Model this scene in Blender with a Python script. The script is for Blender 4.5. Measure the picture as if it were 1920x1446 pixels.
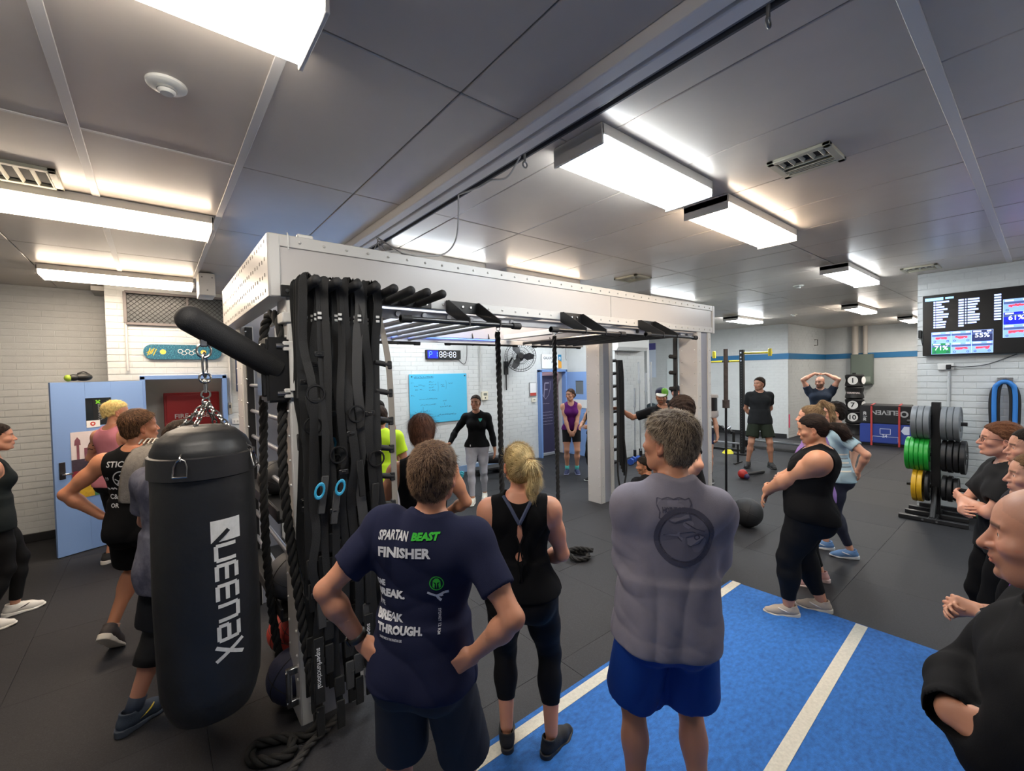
import bpy, bmesh, math, random
import numpy as np
from mathutils import Vector, Matrix
from mathutils.bvhtree import BVHTree
for o in list(bpy.data.objects): bpy.data.objects.remove(o)
C = bpy.context.scene.collection
PI = math.pi
# ---------------------------------------------------------------- camera
def make_camera():
    f, yaw, pit, rol = 821.25, 0.88658, -0.027119, -0.021567
    fw = Vector((math.cos(yaw)*math.cos(pit), math.sin(yaw)*math.cos(pit), math.sin(pit)))
    r = Vector((math.sin(yaw), -math.cos(yaw), 0)); u = r.cross(fw)
    c, s = math.cos(rol), math.sin(rol); r, u = r*c+u*s, u*c-r*s
    cd = bpy.data.cameras.new('camera'); cd.sensor_width = 36; cd.lens = f/1920*36; cd.clip_start = .02
    co = bpy.data.objects.new('camera', cd); C.objects.link(co)
    m = Matrix((r, u, -fw)).transposed().to_4x4(); m.translation = (0, 0, 2.05); co.matrix_world = m
    bpy.context.scene.camera = co
make_camera()
W = bpy.data.worlds.new('world'); bpy.context.scene.world = W; W.use_nodes = True
W.node_tree.nodes['Background'].inputs[0].default_value = (.75, .85, 1, 1); W.node_tree.nodes['Background'].inputs[1].default_value = .25
VS = bpy.context.scene.view_settings
VS.view_transform = 'Standard'; VS.look = 'None'; VS.gamma = 1; VS.use_curve_mapping = False; VS.exposure = 0.52
LAMP = 22.0
# ---------------------------------------------------------------- materials
def lin(h):
    if not isinstance(h, str): return tuple(h)
    h = h.lstrip('#'); o = []
    for i in (0, 2, 4):
        v = int(h[i:i+2], 16)/255; o.append(v/12.92 if v <= .04045 else ((v+.055)/1.055)**2.4)
    return tuple(o)
MC = {}
def mat(col, rough=.5, metal=0., bump=None, var=None, spec=.5, emit=0., stretch=None, sheen=0., coat=0., sss=0.):
    key = (col, rough, metal, bump, var, spec, emit, stretch, sheen, coat, sss)
    if key in MC: return MC[key]
    m = bpy.data.materials.new('material'); m.use_nodes = True; nt = m.node_tree; N = nt.nodes; b = N['Principled BSDF']
    c = lin(col); b.inputs['Base Color'].default_value = (*c, 1); b.inputs['Roughness'].default_value = rough
    b.inputs['Metallic'].default_value = metal; b.inputs['Specular IOR Level'].default_value = spec
    if sheen: b.inputs['Sheen Weight'].default_value = sheen
    if coat: b.inputs['Coat Weight'].default_value = coat
    if emit: b.inputs['Emission Color'].default_value = (*c, 1); b.inputs['Emission Strength'].default_value = emit
    if bump or var:
        tc = N.new('ShaderNodeTexCoord'); mp = N.new('ShaderNodeMapping'); nt.links.new(tc.outputs['Object'], mp.inputs[0])
        if stretch: mp.inputs['Scale'].default_value = stretch
    if bump:
        n = N.new('ShaderNodeTexNoise'); n.inputs['Scale'].default_value = bump[0]; n.inputs['Detail'].default_value = 4
        bp = N.new('ShaderNodeBump'); bp.inputs['Strength'].default_value = bump[1]; bp.inputs['Distance'].default_value = bump[2] if len(bump) > 2 else .005
        nt.links.new(mp.outputs[0], n.inputs[0]); nt.links.new(n.outputs[0], bp.inputs['Height']); nt.links.new(bp.outputs[0], b.inputs['Normal'])
    if var:
        n = N.new('ShaderNodeTexNoise'); n.inputs['Scale'].default_value = var[0]; n.inputs['Detail'].default_value = 6; n.inputs['Roughness'].default_value = .65
        rp = N.new('ShaderNodeValToRGB'); a = var[1]; c2 = lin(var[2]) if len(var) > 2 else tuple(min(1, x*(1+a)) for x in c)
        c1 = c if len(var) > 2 else tuple(x*(1-a) for x in c)
        rp.color_ramp.elements[0].color = (*c1, 1); rp.color_ramp.elements[1].color = (*c2, 1)
        rp.color_ramp.elements[0].position = .3 if len(var) < 4 else var[3]; rp.color_ramp.elements[1].position = .7 if len(var) < 4 else var[4]
        nt.links.new(mp.outputs[0], n.inputs[0]); nt.links.new(n.outputs[0], rp.inputs[0]); nt.links.new(rp.outputs[0], b.inputs['Base Color'])
    MC[key] = m
    return m
def attr_mat(rough=.5, sss=0., bump=None, spec=.4, name='tone'):
    key = ('attr', rough, sss, bump, name)
    if key in MC: return MC[key]
    m = bpy.data.materials.new('material'); m.use_nodes = True; nt = m.node_tree; b = nt.nodes['Principled BSDF']
    a = nt.nodes.new('ShaderNodeAttribute'); a.attribute_name = name; nt.links.new(a.outputs['Color'], b.inputs['Base Color'])
    b.inputs['Roughness'].default_value = rough; b.inputs['Specular IOR Level'].default_value = spec
    if sss: b.inputs['Subsurface Weight'].default_value = sss; b.inputs['Subsurface Radius'].default_value = (.010, .004, .002); b.inputs['Subsurface Scale'].default_value = .5
    if bump:
        tc = nt.nodes.new('ShaderNodeTexCoord'); n = nt.nodes.new('ShaderNodeTexNoise'); n.inputs['Scale'].default_value = bump[0]
        bp = nt.nodes.new('ShaderNodeBump'); bp.inputs['Strength'].default_value = bump[1]; bp.inputs['Distance'].default_value = .003
        nt.links.new(tc.outputs['Object'], n.inputs[0]); nt.links.new(n.outputs[0], bp.inputs['Height']); nt.links.new(bp.outputs[0], b.inputs['Normal'])
    MC[key] = m
    return m
# ---------------------------------------------------------------- objects
def link(name, me, m=None, parent=None, loc=None, rot=None):
    o = bpy.data.objects.new(name, me); C.objects.link(o)
    if m is not None and me is not None and len(me.materials) == 0: me.materials.append(m)
    if parent is not None: o.parent = parent
    if loc is not None: o.location = loc
    if rot is not None: o.rotation_euler = rot
    return o
def tag(o, label=None, cat=None, group=None, kind=None):
    if label: o['label'] = label
    if cat: o['category'] = cat
    if group: o['group'] = group
    if kind: o['kind'] = kind
    return o
def thing(name, label, cat, loc=(0,0,0), rz=0., group=None):
    o = bpy.data.objects.new(name, None); o.empty_display_size = .1; C.objects.link(o); o.location = loc; o.rotation_euler = (0,0,rz)
    return tag(o, label, cat, group)
def copy_tree(o, loc=None, rz=None, parent=None, label=None):
    c = o.copy(); C.objects.link(c)
    if parent is not None: c.parent = parent
    for ch in o.children:
        copy_tree(ch, parent=c)
    if loc is not None: c.location = loc
    if rz is not None: c.rotation_euler = (0,0,rz)
    if label: c['label'] = label
    return c
class MB:
    """collects shapes into one mesh"""
    def __init__(s): s.bm = bmesh.new()
    def box(s, c, d, bev=0., M=None, seg=1):
        g = bmesh.ops.create_cube(s.bm, size=1)['verts']
        for v in g: v.co = Vector((v.co.x*d[0], v.co.y*d[1], v.co.z*d[2]))
        if bev: 
            es = {e for v in g for e in v.link_edges}
            r = bmesh.ops.bevel(s.bm, geom=list(es), offset=min(bev, min(d)*.45), segments=seg, affect='EDGES', clamp_overlap=True); g = list({v for f in r['faces'] for v in f.verts}|set(v for v in g if v.is_valid))
        X = Matrix.Translation(c) @ (M.to_4x4() if M is not None else Matrix())
        bmesh.ops.transform(s.bm, matrix=X, verts=g); return s
    def bar(s, a, b, r, n=12, r2=None, cap=True):
        a = Vector(a); b = Vector(b); d = b-a
        g = bmesh.ops.create_cone(s.bm, cap_ends=cap, segments=n, radius1=r, radius2=r if r2 is None else r2, depth=d.length)['verts']
        bmesh.ops.transform(s.bm, matrix=Matrix.Translation((a+b)/2) @ d.to_track_quat('Z', 'Y').to_matrix().to_4x4(), verts=g); return s
    def ball(s, c, r, u=16, v=10, sc=(1,1,1)):
        g = bmesh.ops.create_uvsphere(s.bm, u_segments=u, v_segments=v, radius=r)['verts']
        for x in g: x.co = Vector((x.co.x*sc[0]+c[0], x.co.y*sc[1]+c[1], x.co.z*sc[2]+c[2]))
        return s
    def lathe(s, prof, n=24, M=None):
        rings = []; st = len(s.bm.verts)
        for r, z in prof: rings.append([s.bm.verts.new((r*math.cos(2*PI*i/n), r*math.sin(2*PI*i/n), z)) for i in range(n)])
        for a, b in zip(rings, rings[1:]):
            for i in range(n): s.bm.faces.new((a[i], a[(i+1)%n], b[(i+1)%n], b[i]))
        if prof[0][0] > 1e-6: s.bm.faces.new(rings[0][::-1])
        if prof[-1][0] > 1e-6: s.bm.faces.new(rings[-1])
        if M is not None: bmesh.ops.transform(s.bm, matrix=M.to_4x4(), verts=[v for r in rings for v in r])
        return s
    def torus(s, c, R, r, M=None, n=24, k=8, sx=1.):
        rings = []
        for i in range(n):
            a = 2*PI*i/n; ca, sa = math.cos(a), math.sin(a)
            rings.append([s.bm.verts.new(((R+r*math.cos(2*PI*j/k))*ca*sx, (R+r*math.cos(2*PI*j/k))*sa, r*math.sin(2*PI*j/k))) for j in range(k)])
        for i in range(n):
            a, b = rings[i], rings[(i+1)%n]
            for j in range(k): s.bm.faces.new((a[j], b[j], b[(j+1)%k], a[(j+1)%k]))
        X = Matrix.Translation(c) @ (M.to_4x4() if M is not None else Matrix())
        bmesh.ops.transform(s.bm, matrix=X, verts=[v for r in rings for v in r]); return s
    def prism(s, pts, a, b, fn):
        """outline pts (u,v) pushed from a to b; fn(u,v,w) -> xyz"""
        lo = [s.bm.verts.new(fn(u, v, a)) for u, v in pts]; hi = [s.bm.verts.new(fn(u, v, b)) for u, v in pts]; n = len(pts)
        for i in range(n): s.bm.faces.new((lo[i], lo[(i+1)%n], hi[(i+1)%n], hi[i]))
        s.bm.faces.new(lo[::-1]); s.bm.faces.new(hi); return s
    def tube(s, pts, r, n=8):
        V, F = tube_np(pts, r, n); vs = [s.bm.verts.new(v) for v in V]
        for q in F: s.bm.faces.new([vs[i] for i in q])
        return s
    def build(s, name, m, parent=None, smooth=True, loc=None, rot=None, ang=40):
        bmesh.ops.recalc_face_normals(s.bm, faces=s.bm.faces)
        me = bpy.data.meshes.new(name)
        if smooth:
            for f in s.bm.faces: f.smooth = True
            ca = math.radians(ang)
            for e in s.bm.edges:
                if len(e.link_faces) == 2 and e.calc_face_angle(0) > ca: e.smooth = False
        s.bm.to_mesh(me); s.bm.free()
        return link(name, me, m, parent, loc, rot)
# ======================= PEOPLE: distance fields turned into one smooth skin ==========
AR = np.array
def nrm(v):
    v = np.asarray(v, float); return v/(np.linalg.norm(v)+1e-9)
def rotz(a):
    c, s = math.cos(a), math.sin(a); return AR([[c,-s,0],[s,c,0],[0,0,1.]])
def rotx(a):
    c, s = math.cos(a), math.sin(a); return AR([[1.,0,0],[0,c,-s],[0,s,c]])
def roty(a):
    c, s = math.cos(a), math.sin(a); return AR([[c,0,s],[0,1.,0],[-s,0,c]])
def rc(a, b, ra, rb, flat=None):
    a = AR(a, float); b = AR(b, float); ba = b-a; L = float(ba@ba)+1e-12
    def fn(p):
        q = p-a; t = np.clip((q@ba)/L, 0, 1)
        return np.sqrt(((q-t[:,None]*ba)**2).sum(1)) - (ra+(rb-ra)*t)
    return fn, (a+b)/2, math.sqrt(L)/2+max(ra, rb)
def ell(c, r, M=None):
    c = AR(c, float); r = AR(r, float)
    def fn(p):
        q = p-c
        if M is not None: q = q@M
        k0 = np.sqrt(((q/r)**2).sum(1)); k1 = np.sqrt(((q/(r*r))**2).sum(1))+1e-9
        return k0*(k0-1)/k1
    return fn, c, float(max(r))
def half(n, c):                       # keeps the side where n.p < c
    n = AR(n, float)
    return (lambda p: p@n-c), None, 0
def cut(prim, n, c):
    f = prim[0]; n = AR(n, float)
    
    def fn(p):
        a = f(p); b = p@n-c; h = np.maximum(.010-np.abs(a-b), 0)
        return np.maximum(a, b)+h*h*25
    return fn, prim[1], prim[2]
class Field:
    def __init__(s): s.ops = []; s.disp = None
    def u(s, prim, k=.02): s.ops.append((0, k)+prim); return s
    def s(s, prim, k=.008): s.ops.append((1, k)+prim); return s
    def i(s, prim, k=.010): s.ops.append((2, k)+prim); return s
    def add(s, fn): s.ops.append((3, 0, fn, None, 0)); return s
    def ev(s, p, cull=True):
        d = np.full(len(p), 9.); pl, ph_ = p.min(0), p.max(0)
        for m, k, fn, c, R in s.ops:
            if m == 3: d = d+fn(p); continue
            if cull and c is not None:
                if (np.maximum(np.maximum(pl-c, c-ph_), 0)**2).sum() > (R+k+.03)**2: continue
                ix = np.nonzero(((p-c)**2).sum(1) < (R+k+.03)**2)[0]
                if len(ix) == 0: continue
                e = fn(p[ix]); o = d[ix]
            else: ix = None; e = fn(p); o = d
            if m == 0:
                hh = np.maximum(k-np.abs(o-e), 0)/k; r = np.minimum(o, e)-hh*hh*k*.25
            else:
                if m == 1: e = -e
                hh = np.maximum(k-np.abs(o-e), 0)/k; r = np.maximum(o, e)+hh*hh*k*.25
            if ix is None: d = r
            else: d[ix] = r
        if s.disp is not None: d = d+s.disp(p)
        return d
OFF8 = AR([(i,j,k) for i in (0,1) for j in (0,1) for k in (0,1)])
EDGES = [(a,b) for a in range(8) for b in range(a+1,8) if np.abs(OFF8[a]-OFF8[b]).sum() == 1]
def nets(F, lo, hi, vox, boxes=(), bv=0):
    """dual surface of the field inside lo..hi; faces wholly inside 'boxes' are dropped (a finer piece fills them)"""
    lo = AR(lo, float); hi = AR(hi, float); B = 6
    nb = np.maximum(np.ceil((hi-lo)/vox/B).astype(int), 1); n = nb*B+1
    g = np.stack(np.meshgrid(*[np.arange(k) for k in nb], indexing='ij'), -1).reshape(-1,3)
    D = F.ev(lo+(g+.5)*B*vox, False)
    act = np.abs(D) < B*vox*1.15+.012
    if len(boxes):
        cc = lo+(g+.5)*B*vox
        for bl, bh in boxes: act &= ~np.all((cc-B*vox*.5 > bl+bv*1.5) & (cc+B*vox*.5 < bh-bv*1.5), axis=1)
    V = np.ones(n, np.float32)
    Vc = np.where(D < 0, -1, 1).reshape(nb).astype(np.float32)
    V[:-1,:-1,:-1] = Vc.repeat(B,0).repeat(B,1).repeat(B,2)
    V[-1]=1; V[:,-1]=1; V[:,:,-1]=1
    lo3 = np.stack(np.meshgrid(*[np.arange(B)]*3, indexing='ij'), -1).reshape(-1,3)
    ga = g[act]
    for s0 in range(0, len(ga), 60):
        ix = (ga[s0:s0+60,None,:]*B+lo3[None]).reshape(-1,3)
        V[ix[:,0],ix[:,1],ix[:,2]] = F.ev(lo+ix*vox)
    # the last plane of samples
    ins = V < 0
    c = np.zeros(n-1, np.uint8)
    for o in OFF8: c += ins[o[0]:n[0]-1+o[0], o[1]:n[1]-1+o[1], o[2]:n[2]-1+o[2]]
    ce = np.argwhere((c > 0) & (c < 8))
    if len(ce) == 0: return np.zeros((0,3)), np.zeros((0,4), int)
    vid = np.full(n-1, -1, np.int32); vid[ce[:,0],ce[:,1],ce[:,2]] = np.arange(len(ce))
    cv = np.stack([V[ce[:,0]+o[0],ce[:,1]+o[1],ce[:,2]+o[2]] for o in OFF8], 1)
    acc = np.zeros((len(ce),3)); cnt = np.zeros(len(ce))
    for a, b in EDGES:
        m = (cv[:,a] < 0) != (cv[:,b] < 0)
        t = cv[m,a]/(cv[m,a]-cv[m,b]); t = np.clip(t, 0, 1)
        acc[m] += OFF8[a]+t[:,None]*(OFF8[b]-OFF8[a]); cnt[m] += 1
    P = lo+(ce+acc/cnt[:,None])*vox
    fs = []
    for ax in range(3):
        o1, o2 = (ax+1)%3, (ax+2)%3
        sl = [slice(None)]*3; sl2 = [slice(None)]*3; sl[ax] = slice(0,-1); sl2[ax] = slice(1,None)
        A, Bq = ins[tuple(sl)], ins[tuple(sl2)]
        e = np.argwhere(A != Bq)
        e = e[(e[:,o1] > 0) & (e[:,o2] > 0) & (e[:,o1] < n[o1]-1) & (e[:,o2] < n[o2]-1)]
        if len(e) == 0: continue
        flip = ~A[e[:,0],e[:,1],e[:,2]]
        q = []
        for d1, d2 in ((0,0),(1,0),(1,1),(0,1)):
            x = e.copy(); x[:,o1] -= d1; x[:,o2] -= d2; q.append(vid[x[:,0],x[:,1],x[:,2]])
        q = np.stack(q, 1); q[flip] = q[flip][:,::-1]; fs.append(q[:, ::-1] if False else q)
    Fq = np.concatenate(fs); Fq = Fq[(Fq >= 0).all(1)]
    for bl, bh in boxes:
        m = P[Fq].mean(1); Fq = Fq[~np.all((m > bl+bv) & (m < bh-bv), axis=1)]
    use = np.unique(Fq); mp = np.full(len(P), -1); mp[use] = np.arange(len(use))
    return P[use], mp[Fq]
def joinm(parts):
    vs, fs, o = [], [], 0
    for v, f in parts: vs.append(v); fs.append(f+o); o += len(v)
    return np.concatenate(vs), np.concatenate(fs)
def mesh_np(name, v, f, smooth=True, col=None):
    me = bpy.data.meshes.new(name); k = f.shape[1]
    me.vertices.add(len(v)); me.vertices.foreach_set('co', np.ascontiguousarray(v, np.float32).ravel())
    me.loops.add(len(f)*k); me.loops.foreach_set('vertex_index', np.ascontiguousarray(f, np.int32).ravel())
    me.polygons.add(len(f)); me.polygons.foreach_set('loop_start', np.arange(0, len(f)*k, k, dtype=np.int32))
    me.polygons.foreach_set('use_smooth', np.full(len(f), smooth))
    me.update(calc_edges=True)
    if col is not None:
        a = me.color_attributes.new('tone', 'FLOAT_COLOR', 'POINT')
        a.data.foreach_set('color', np.concatenate([col, np.ones((len(col),1))], 1).astype(np.float32).ravel())
    return me
def ik(a, t, l1, l2, pole):
    a = AR(a, float); t = AR(t, float); d = t-a; L = np.linalg.norm(d); L2 = min(L, (l1+l2)*.998); u = d/(L+1e-9); t = a+u*L2
    x = (l1*l1-l2*l2+L2*L2)/(2*L2); hgt = math.sqrt(max(l1*l1-x*x, 0))
    p = AR(pole, float); p = nrm(p-u*(p@u))
    return a+u*x+p*hgt, t
# torso stations: height above pelvis, half width, front depth, back depth
ST_M = AR([(-.15,.085,.055,.07),(-.10,.150,.080,.105),(-.04,.168,.096,.120),(.03,.165,.100,.112),(.10,.154,.102,.094),(.17,.147,.102,.086),(.26,.155,.108,.094),(.35,.170,.117,.108),(.42,.174,.112,.115),(.48,.150,.088,.108),(.525,.105,.066,.090),(.565,.062,.050,.068)])
ST_F = AR([(-.15,.085,.055,.075),(-.10,.155,.080,.115),(-.04,.175,.092,.128),(.03,.166,.094,.112),(.10,.142,.092,.086),(.17,.126,.090,.074),(.26,.133,.094,.080),(.35,.146,.100,.094),(.42,.150,.094,.100),(.48,.130,.076,.092),(.52,.090,.058,.076),(.555,.054,.044,.058)])
def smooth_interp(st, n=60):
    z = np.linspace(st[0,0], st[-1,0], n); o = np.stack([z]+[np.interp(z, st[:,0], st[:,i]) for i in (1,2,3)], 1)
    for _ in range(3): o[1:-1,1:] = (o[:-2,1:]+2*o[1:-1,1:]+o[2:,1:])/4
    return o
def torso_prim(st, M, O, tw):
    st = smooth_interp(st); z0, z1 = st[0,0], st[-1,0]
    def fn(p):
        q = (p-O)@M; z = np.clip(q[:,2], z0, z1)
        if tw:
            a = -tw*np.clip((z+.02)/.4, 0, 1); c, s = np.cos(a), np.sin(a)
            x, y = q[:,0]*c-q[:,1]*s, q[:,0]*s+q[:,1]*c
        else: x, y = q[:,0], q[:,1]
        wx = np.interp(z, st[:,0], st[:,1]); wf = np.interp(z, st[:,0], st[:,2]); wb = np.interp(z, st[:,0], st[:,3])
        wy = np.where(y > 0, wf, wb)
        rho = (np.abs(x/wx)**2.35+np.abs(y/wy)**2.35)**(1/2.35)
        d = (rho-1)*np.minimum(wx, wy); dz = np.abs(q[:,2]-z)
        return np.where(dz > 0, np.sqrt(np.maximum(d,0)**2+dz**2), d)
    return fn, AR(O)+M@AR([0,0,(z0+z1)/2]), (z1-z0)/2+.22
def grow(st, w=0., d=0., zmin=None, zmax=None, hang=None):
    st = st.copy(); st[:,1] += w; st[:,2] += d; st[:,3] += d
    if hang:                                    # cloth that falls straight from chest / shoulder blades
        z0, z1, wx, wf, wb = hang; m = (st[:,0] >= z0) & (st[:,0] <= z1)
        st[m,1] = np.maximum(st[m,1], wx); st[m,2] = np.maximum(st[m,2], wf); st[m,3] = np.maximum(st[m,3], wb)
    return st
def folds(seed, amp, fx=9, fz=14):
    r = random.Random(seed); ph = [r.uniform(0,6.3) for _ in range(10)]; sg = [r.choice((-1,1)) for _ in range(3)]
    def fn(p):
        x, y, z = p[:,0], p[:,1], p[:,2]
        w = .5*np.sin(6*x+4*z+ph[0])+.45*np.sin(8*y-5*z+ph[1])+.3*np.sin(13*x-9*z+5*y+ph[8])
        rid = lambda t: 1-2*np.abs(np.sin(t))**.8
        a = rid(fz*1.1*z+sg[0]*fx*1.3*x+2.2*w+ph[2])*np.clip(.35+.65*np.sin(4*z+5*x+ph[3]), 0, 1)
        b = rid(fx*1.9*x-sg[1]*fz*.55*z+2.6*w+6*y+ph[4])*np.clip(.3+.7*np.sin(5*z-6*x+4*y+ph[5]), 0, 1)
        c = rid(fz*1.9*z-sg[2]*fx*1.5*x+1.8*w+ph[6])*np.clip(-.1+.7*np.sin(7*z+3*x-5*y+ph[7]), 0, 1)
        return amp*.55*(a+b+.6*c)
    return fn
def hand_prims(F, wr, fd, pn, side, curl=.35, spread=.12, thumb=.6, sc=1.):
    """palm, four unequal fingers of three bones each, thumb from the side of the palm"""
    fd = nrm(fd); pn = nrm(AR(pn)-fd*(AR(pn)@fd)); sd = np.cross(fd, pn)*side      # sd: towards the thumb
    P = lambda a, b, c: wr+(fd*a+sd*b+pn*c)*sc
    W = [.030,.010,-.010,-.028]; KN = [.088,.092,.087,.078]; LN = [(.042,.025,.021),(.046,.028,.022),(.042,.026,.021),(.033,.020,.019)]
    for i in range(4):
        F.u(rc(P(.0,W[i]*.55,0), P(KN[i],W[i],-.002), .0165*sc, .0115*sc), .016)
        a = P(KN[i],W[i],-.002); ang = 0.; d0 = nrm(fd+sd*spread*(1.2-i*.8))
        cu = curl*(1.+.12*i) if not isinstance(curl,(list,tuple)) else curl[i]
        for j, L in enumerate(LN[i]):
            ang += cu*(.75 if j == 0 else 1.05 if j == 1 else .7)
            d = d0*math.cos(ang)+pn*math.sin(ang); b = a+d*L*sc
            F.u(rc(a, b, (.0096-.0008*j)*sc, (.0090-.0011*j)*sc), .003 if j else .006); a = b
    F.u(ell(P(.05,.022,.012), AR([.03,.018,.014])*sc, np.stack([fd,sd,pn],1)), .014)
    a = P(.022,.026,.008); m = P(.058,.026+.030*thumb,.014); e = m+nrm(fd*(1-.45*thumb)+sd*.55*thumb+pn*.25)*.032*sc
    F.u(rc(a, m, .0145*sc, .0115*sc), .012); F.u(rc(m, e, .0110*sc, .0095*sc), .004)
    F.u(rc(e, e+nrm(fd+sd*.1*thumb+pn*.3)*.026*sc, .0098*sc, .0078*sc), .004)
def head_prims(F, H, M, sex, nose=1., jaw=1., fat=0., detail=True, beard=False):
    """H: head centre (between the ears), M: columns = right, forward, up"""
    P = lambda x, y, z: H+M@AR([x,y,z]); E = lambda c, r, R=None: ell(P(*c), r, M if R is None else M@R)
    f = .97 if sex == 'f' else 1.
    F.u(E((0,-.018,.040), (.077*f,.098*f,.084*f)), .02)
    F.u(E((0,.030,.030), (.066*f,.066,.068)), .03)                    # forehead
    F.u(E((0,.026,-.035), (.060*f+fat*.012,.066,.068)), .03)             # mid face
    F.u(E((0,.052,-.082), ((.034+.006*jaw)*f+fat*.01,.038,.030+.004*jaw)), .03)   # chin and lower jaw
    for sx in (-1,1):
        F.u(rc(P(sx*.050*f,.000,-.056), P(sx*.024,.058,-.096), .018+.003*jaw+fat*.006, .017), .025)
        F.u(E((sx*.043*f,.060,-.022), (.024+fat*.006,.024,.020)), .025)      # cheek bone
    if not detail: 
        F.u(rc(P(0,.088,.010), P(0,.108,-.030), .009, .014), .012)
        for sx in (-1,1): F.u(E((sx*.077*f,-.008,-.012), (.010,.019,.031), rotz(sx*-.35)), .006)
        return
    for sx in (-1,1):
        F.s(E((sx*.032,.096,.008), (.021,.018,.013)), .016)
        F.u(rc(P(sx*.012,.088,.0235), P(sx*.046,.076,.0245), .0075 if sex=='m' else .0055, .006), .014)   # brow
    F.u(rc(P(0,.088,.016), P(0,.108+.004*nose,-.026*nose-.002), .0075, .0115*nose), .010)
    for sx in (-1,1): F.u(E((sx*.0125*nose,.098,-.031), (.0085,.011,.008)), .007)
    for sx in (-1,1): F.s(E((sx*.0065,.106,-.0405), (.0035,.006,.004)), .003)
    F.u(E((0,.083,-.058), (.030,.022,.022)), .012)                       # muzzle
    F.u(E((0,.1005,-.0575), (.022,.0075,.0050)), .004); F.u(E((0,.0985,-.0685), (.019,.0080,.0056)), .004)
    F.s(E((0,.110,-.0632), (.024,.008,.0014)), .004)
    F.u(E((0,.087,-.098), (.018,.013,.013)), .012)                       # chin pad
    for sx in (-1,1):
        F.u(E((sx*.032,.0735,.004), (.0175,.0155,.0150)), .006)             # lids over the eyeball
        F.s(E((sx*.0325,.093,.0030), (.0140,.0130,.0056)), .003)
        R = rotz(sx*-.42)
        F.u(E((sx*.078*f,-.010,-.010), (.0085,.0185,.031), R), .006)
        F.s(E((sx*.087*f,-.006,-.006), (.0065,.0095,.0185), R), .005)
        F.u(E((sx*.077*f,-.001,-.036), (.006,.008,.010), R), .006)
def build_head_hair(style, H, M, sex, col, seed=0):
    """one field for the cap of hair; returns field and extra things (tail curves)"""
    F = Field(); P = lambda x, y, z: H+M@AR([x,y,z]); E = lambda c, r, R=None: ell(P(*c), r, M if R is None else M@R)
    f = .97 if sex == 'f' else 1.
    th = {'buzz':.003,'short':.010,'crop':.014,'thick':.022,'pulled':.006,'long':.018}[style['cap']]
    F.u(E((0,-.018,.042), (.077*f+th,.098*f+th,.084*f+th*1.25)), .02)
    F.u(E((0,.026,.034), (.066*f+th*.9,.064+th*.8,.068+th)), .03)
    F.u(E((0,-.045,-.02), (.066*f+th*.8,.062+th*.6,.070)), .03)
    up = style.get('line', .078)      # height of the hairline on the forehead
    ear = style.get('ear', -.004 if style['cap'] == 'pulled' else .012)
    def plane(c, n):
        n = M@nrm(n); c = P(*c); return (lambda p: (p-c)@n)
    p1 = plane((0,.085,up), (0,-(up-ear)*.75,.085-.012))      # above a line from forehead to ear top: inside <0 when above
    p2 = plane((0,style.get('back',-.022),0), (0,-1,.10))
    p3 = plane((0,0,style.get('nape',-.085)), (0,-.35,1))
    p4 = plane((0,.03,ear-.03), (0,-1,.0)); p5 = plane((0,0,ear-.045),(0,0,1))
    if style['cap'] in ('pulled','long'):
        p1_ = p1; p1 = lambda p: p1_(p)+.0045*np.sin(170*((p-H)@M)[:,2]+60*((p-H)@M)[:,0])+.003*np.sin(310*((p-H)@M)[:,2]+210*((p-H)@M)[:,1])
    F.i(((lambda p: np.minimum(-p1(p), np.maximum(-p2(p), -p3(p)))), None, 0), .010)
    if style['cap'] in ('crop','thick','short'):
        n1 = .0045 if style['cap'] != 'short' else .0025
        r = random.Random(seed); a, b = r.uniform(0,6), r.uniform(0,6)
        def dp(p):
            q = (p-H)@M
            return -n1*(np.sin(95*q[:,0]+40*q[:,1]+a)*np.sin(80*q[:,1]-50*q[:,2]+b)+.5*np.sin(190*q[:,0]+130*q[:,2]+a))
        F.disp = dp
    return F
def strands(v, f, n, fld, length, width, rng, lift=.35, segs=3, jit=.35, taper=True):
    """thin tapered blades laid along the hair surface"""
    tri = v[f[:,[0,1,2]]]; nn = np.cross(tri[:,1]-tri[:,0], tri[:,2]-tri[:,0]); ar = np.linalg.norm(nn, axis=1); nn /= ar[:,None]+1e-12
    ix = rng.choice(len(f), n, p=ar/ar.sum()); w = rng.random((n,2)); w = np.where(w.sum(1,keepdims=True) > 1, 1-w, w)
    q = v[f[ix]]; p0 = q[:,0]+w[:,:1]*(q[:,1]-q[:,0])+w[:,1:]*(q[:,3]-q[:,0]) if f.shape[1] == 4 else q.mean(1)
    no = nn[ix]; d = fld(p0)+rng.normal(0, jit, (n,3)); d -= no*(d*no).sum(1)[:,None]; d /= np.linalg.norm(d,axis=1)[:,None]+1e-9
    L = length*(.6+.8*rng.random(n)); sd = np.cross(d, no)
    V = []; 
    for s in range(segs+1):
        t = s/segs; c = p0+d*(L*t)[:,None]+no*(lift*L*(t-.75*t*t)+.0008)[:,None]-no*(.003*(1-t)**2); wd = width*(1-.85*t if taper else 1)
        V += [c-sd*wd/2, c+sd*wd/2]
    V = np.stack(V, 1).reshape(-1,3); m = 2*(segs+1); Fc = []
    for s in range(segs): Fc.append(np.arange(n)[:,None]*m+AR([2*s,2*s+1,2*s+3,2*s+2])[None])
    return V, np.concatenate(Fc)
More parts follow.
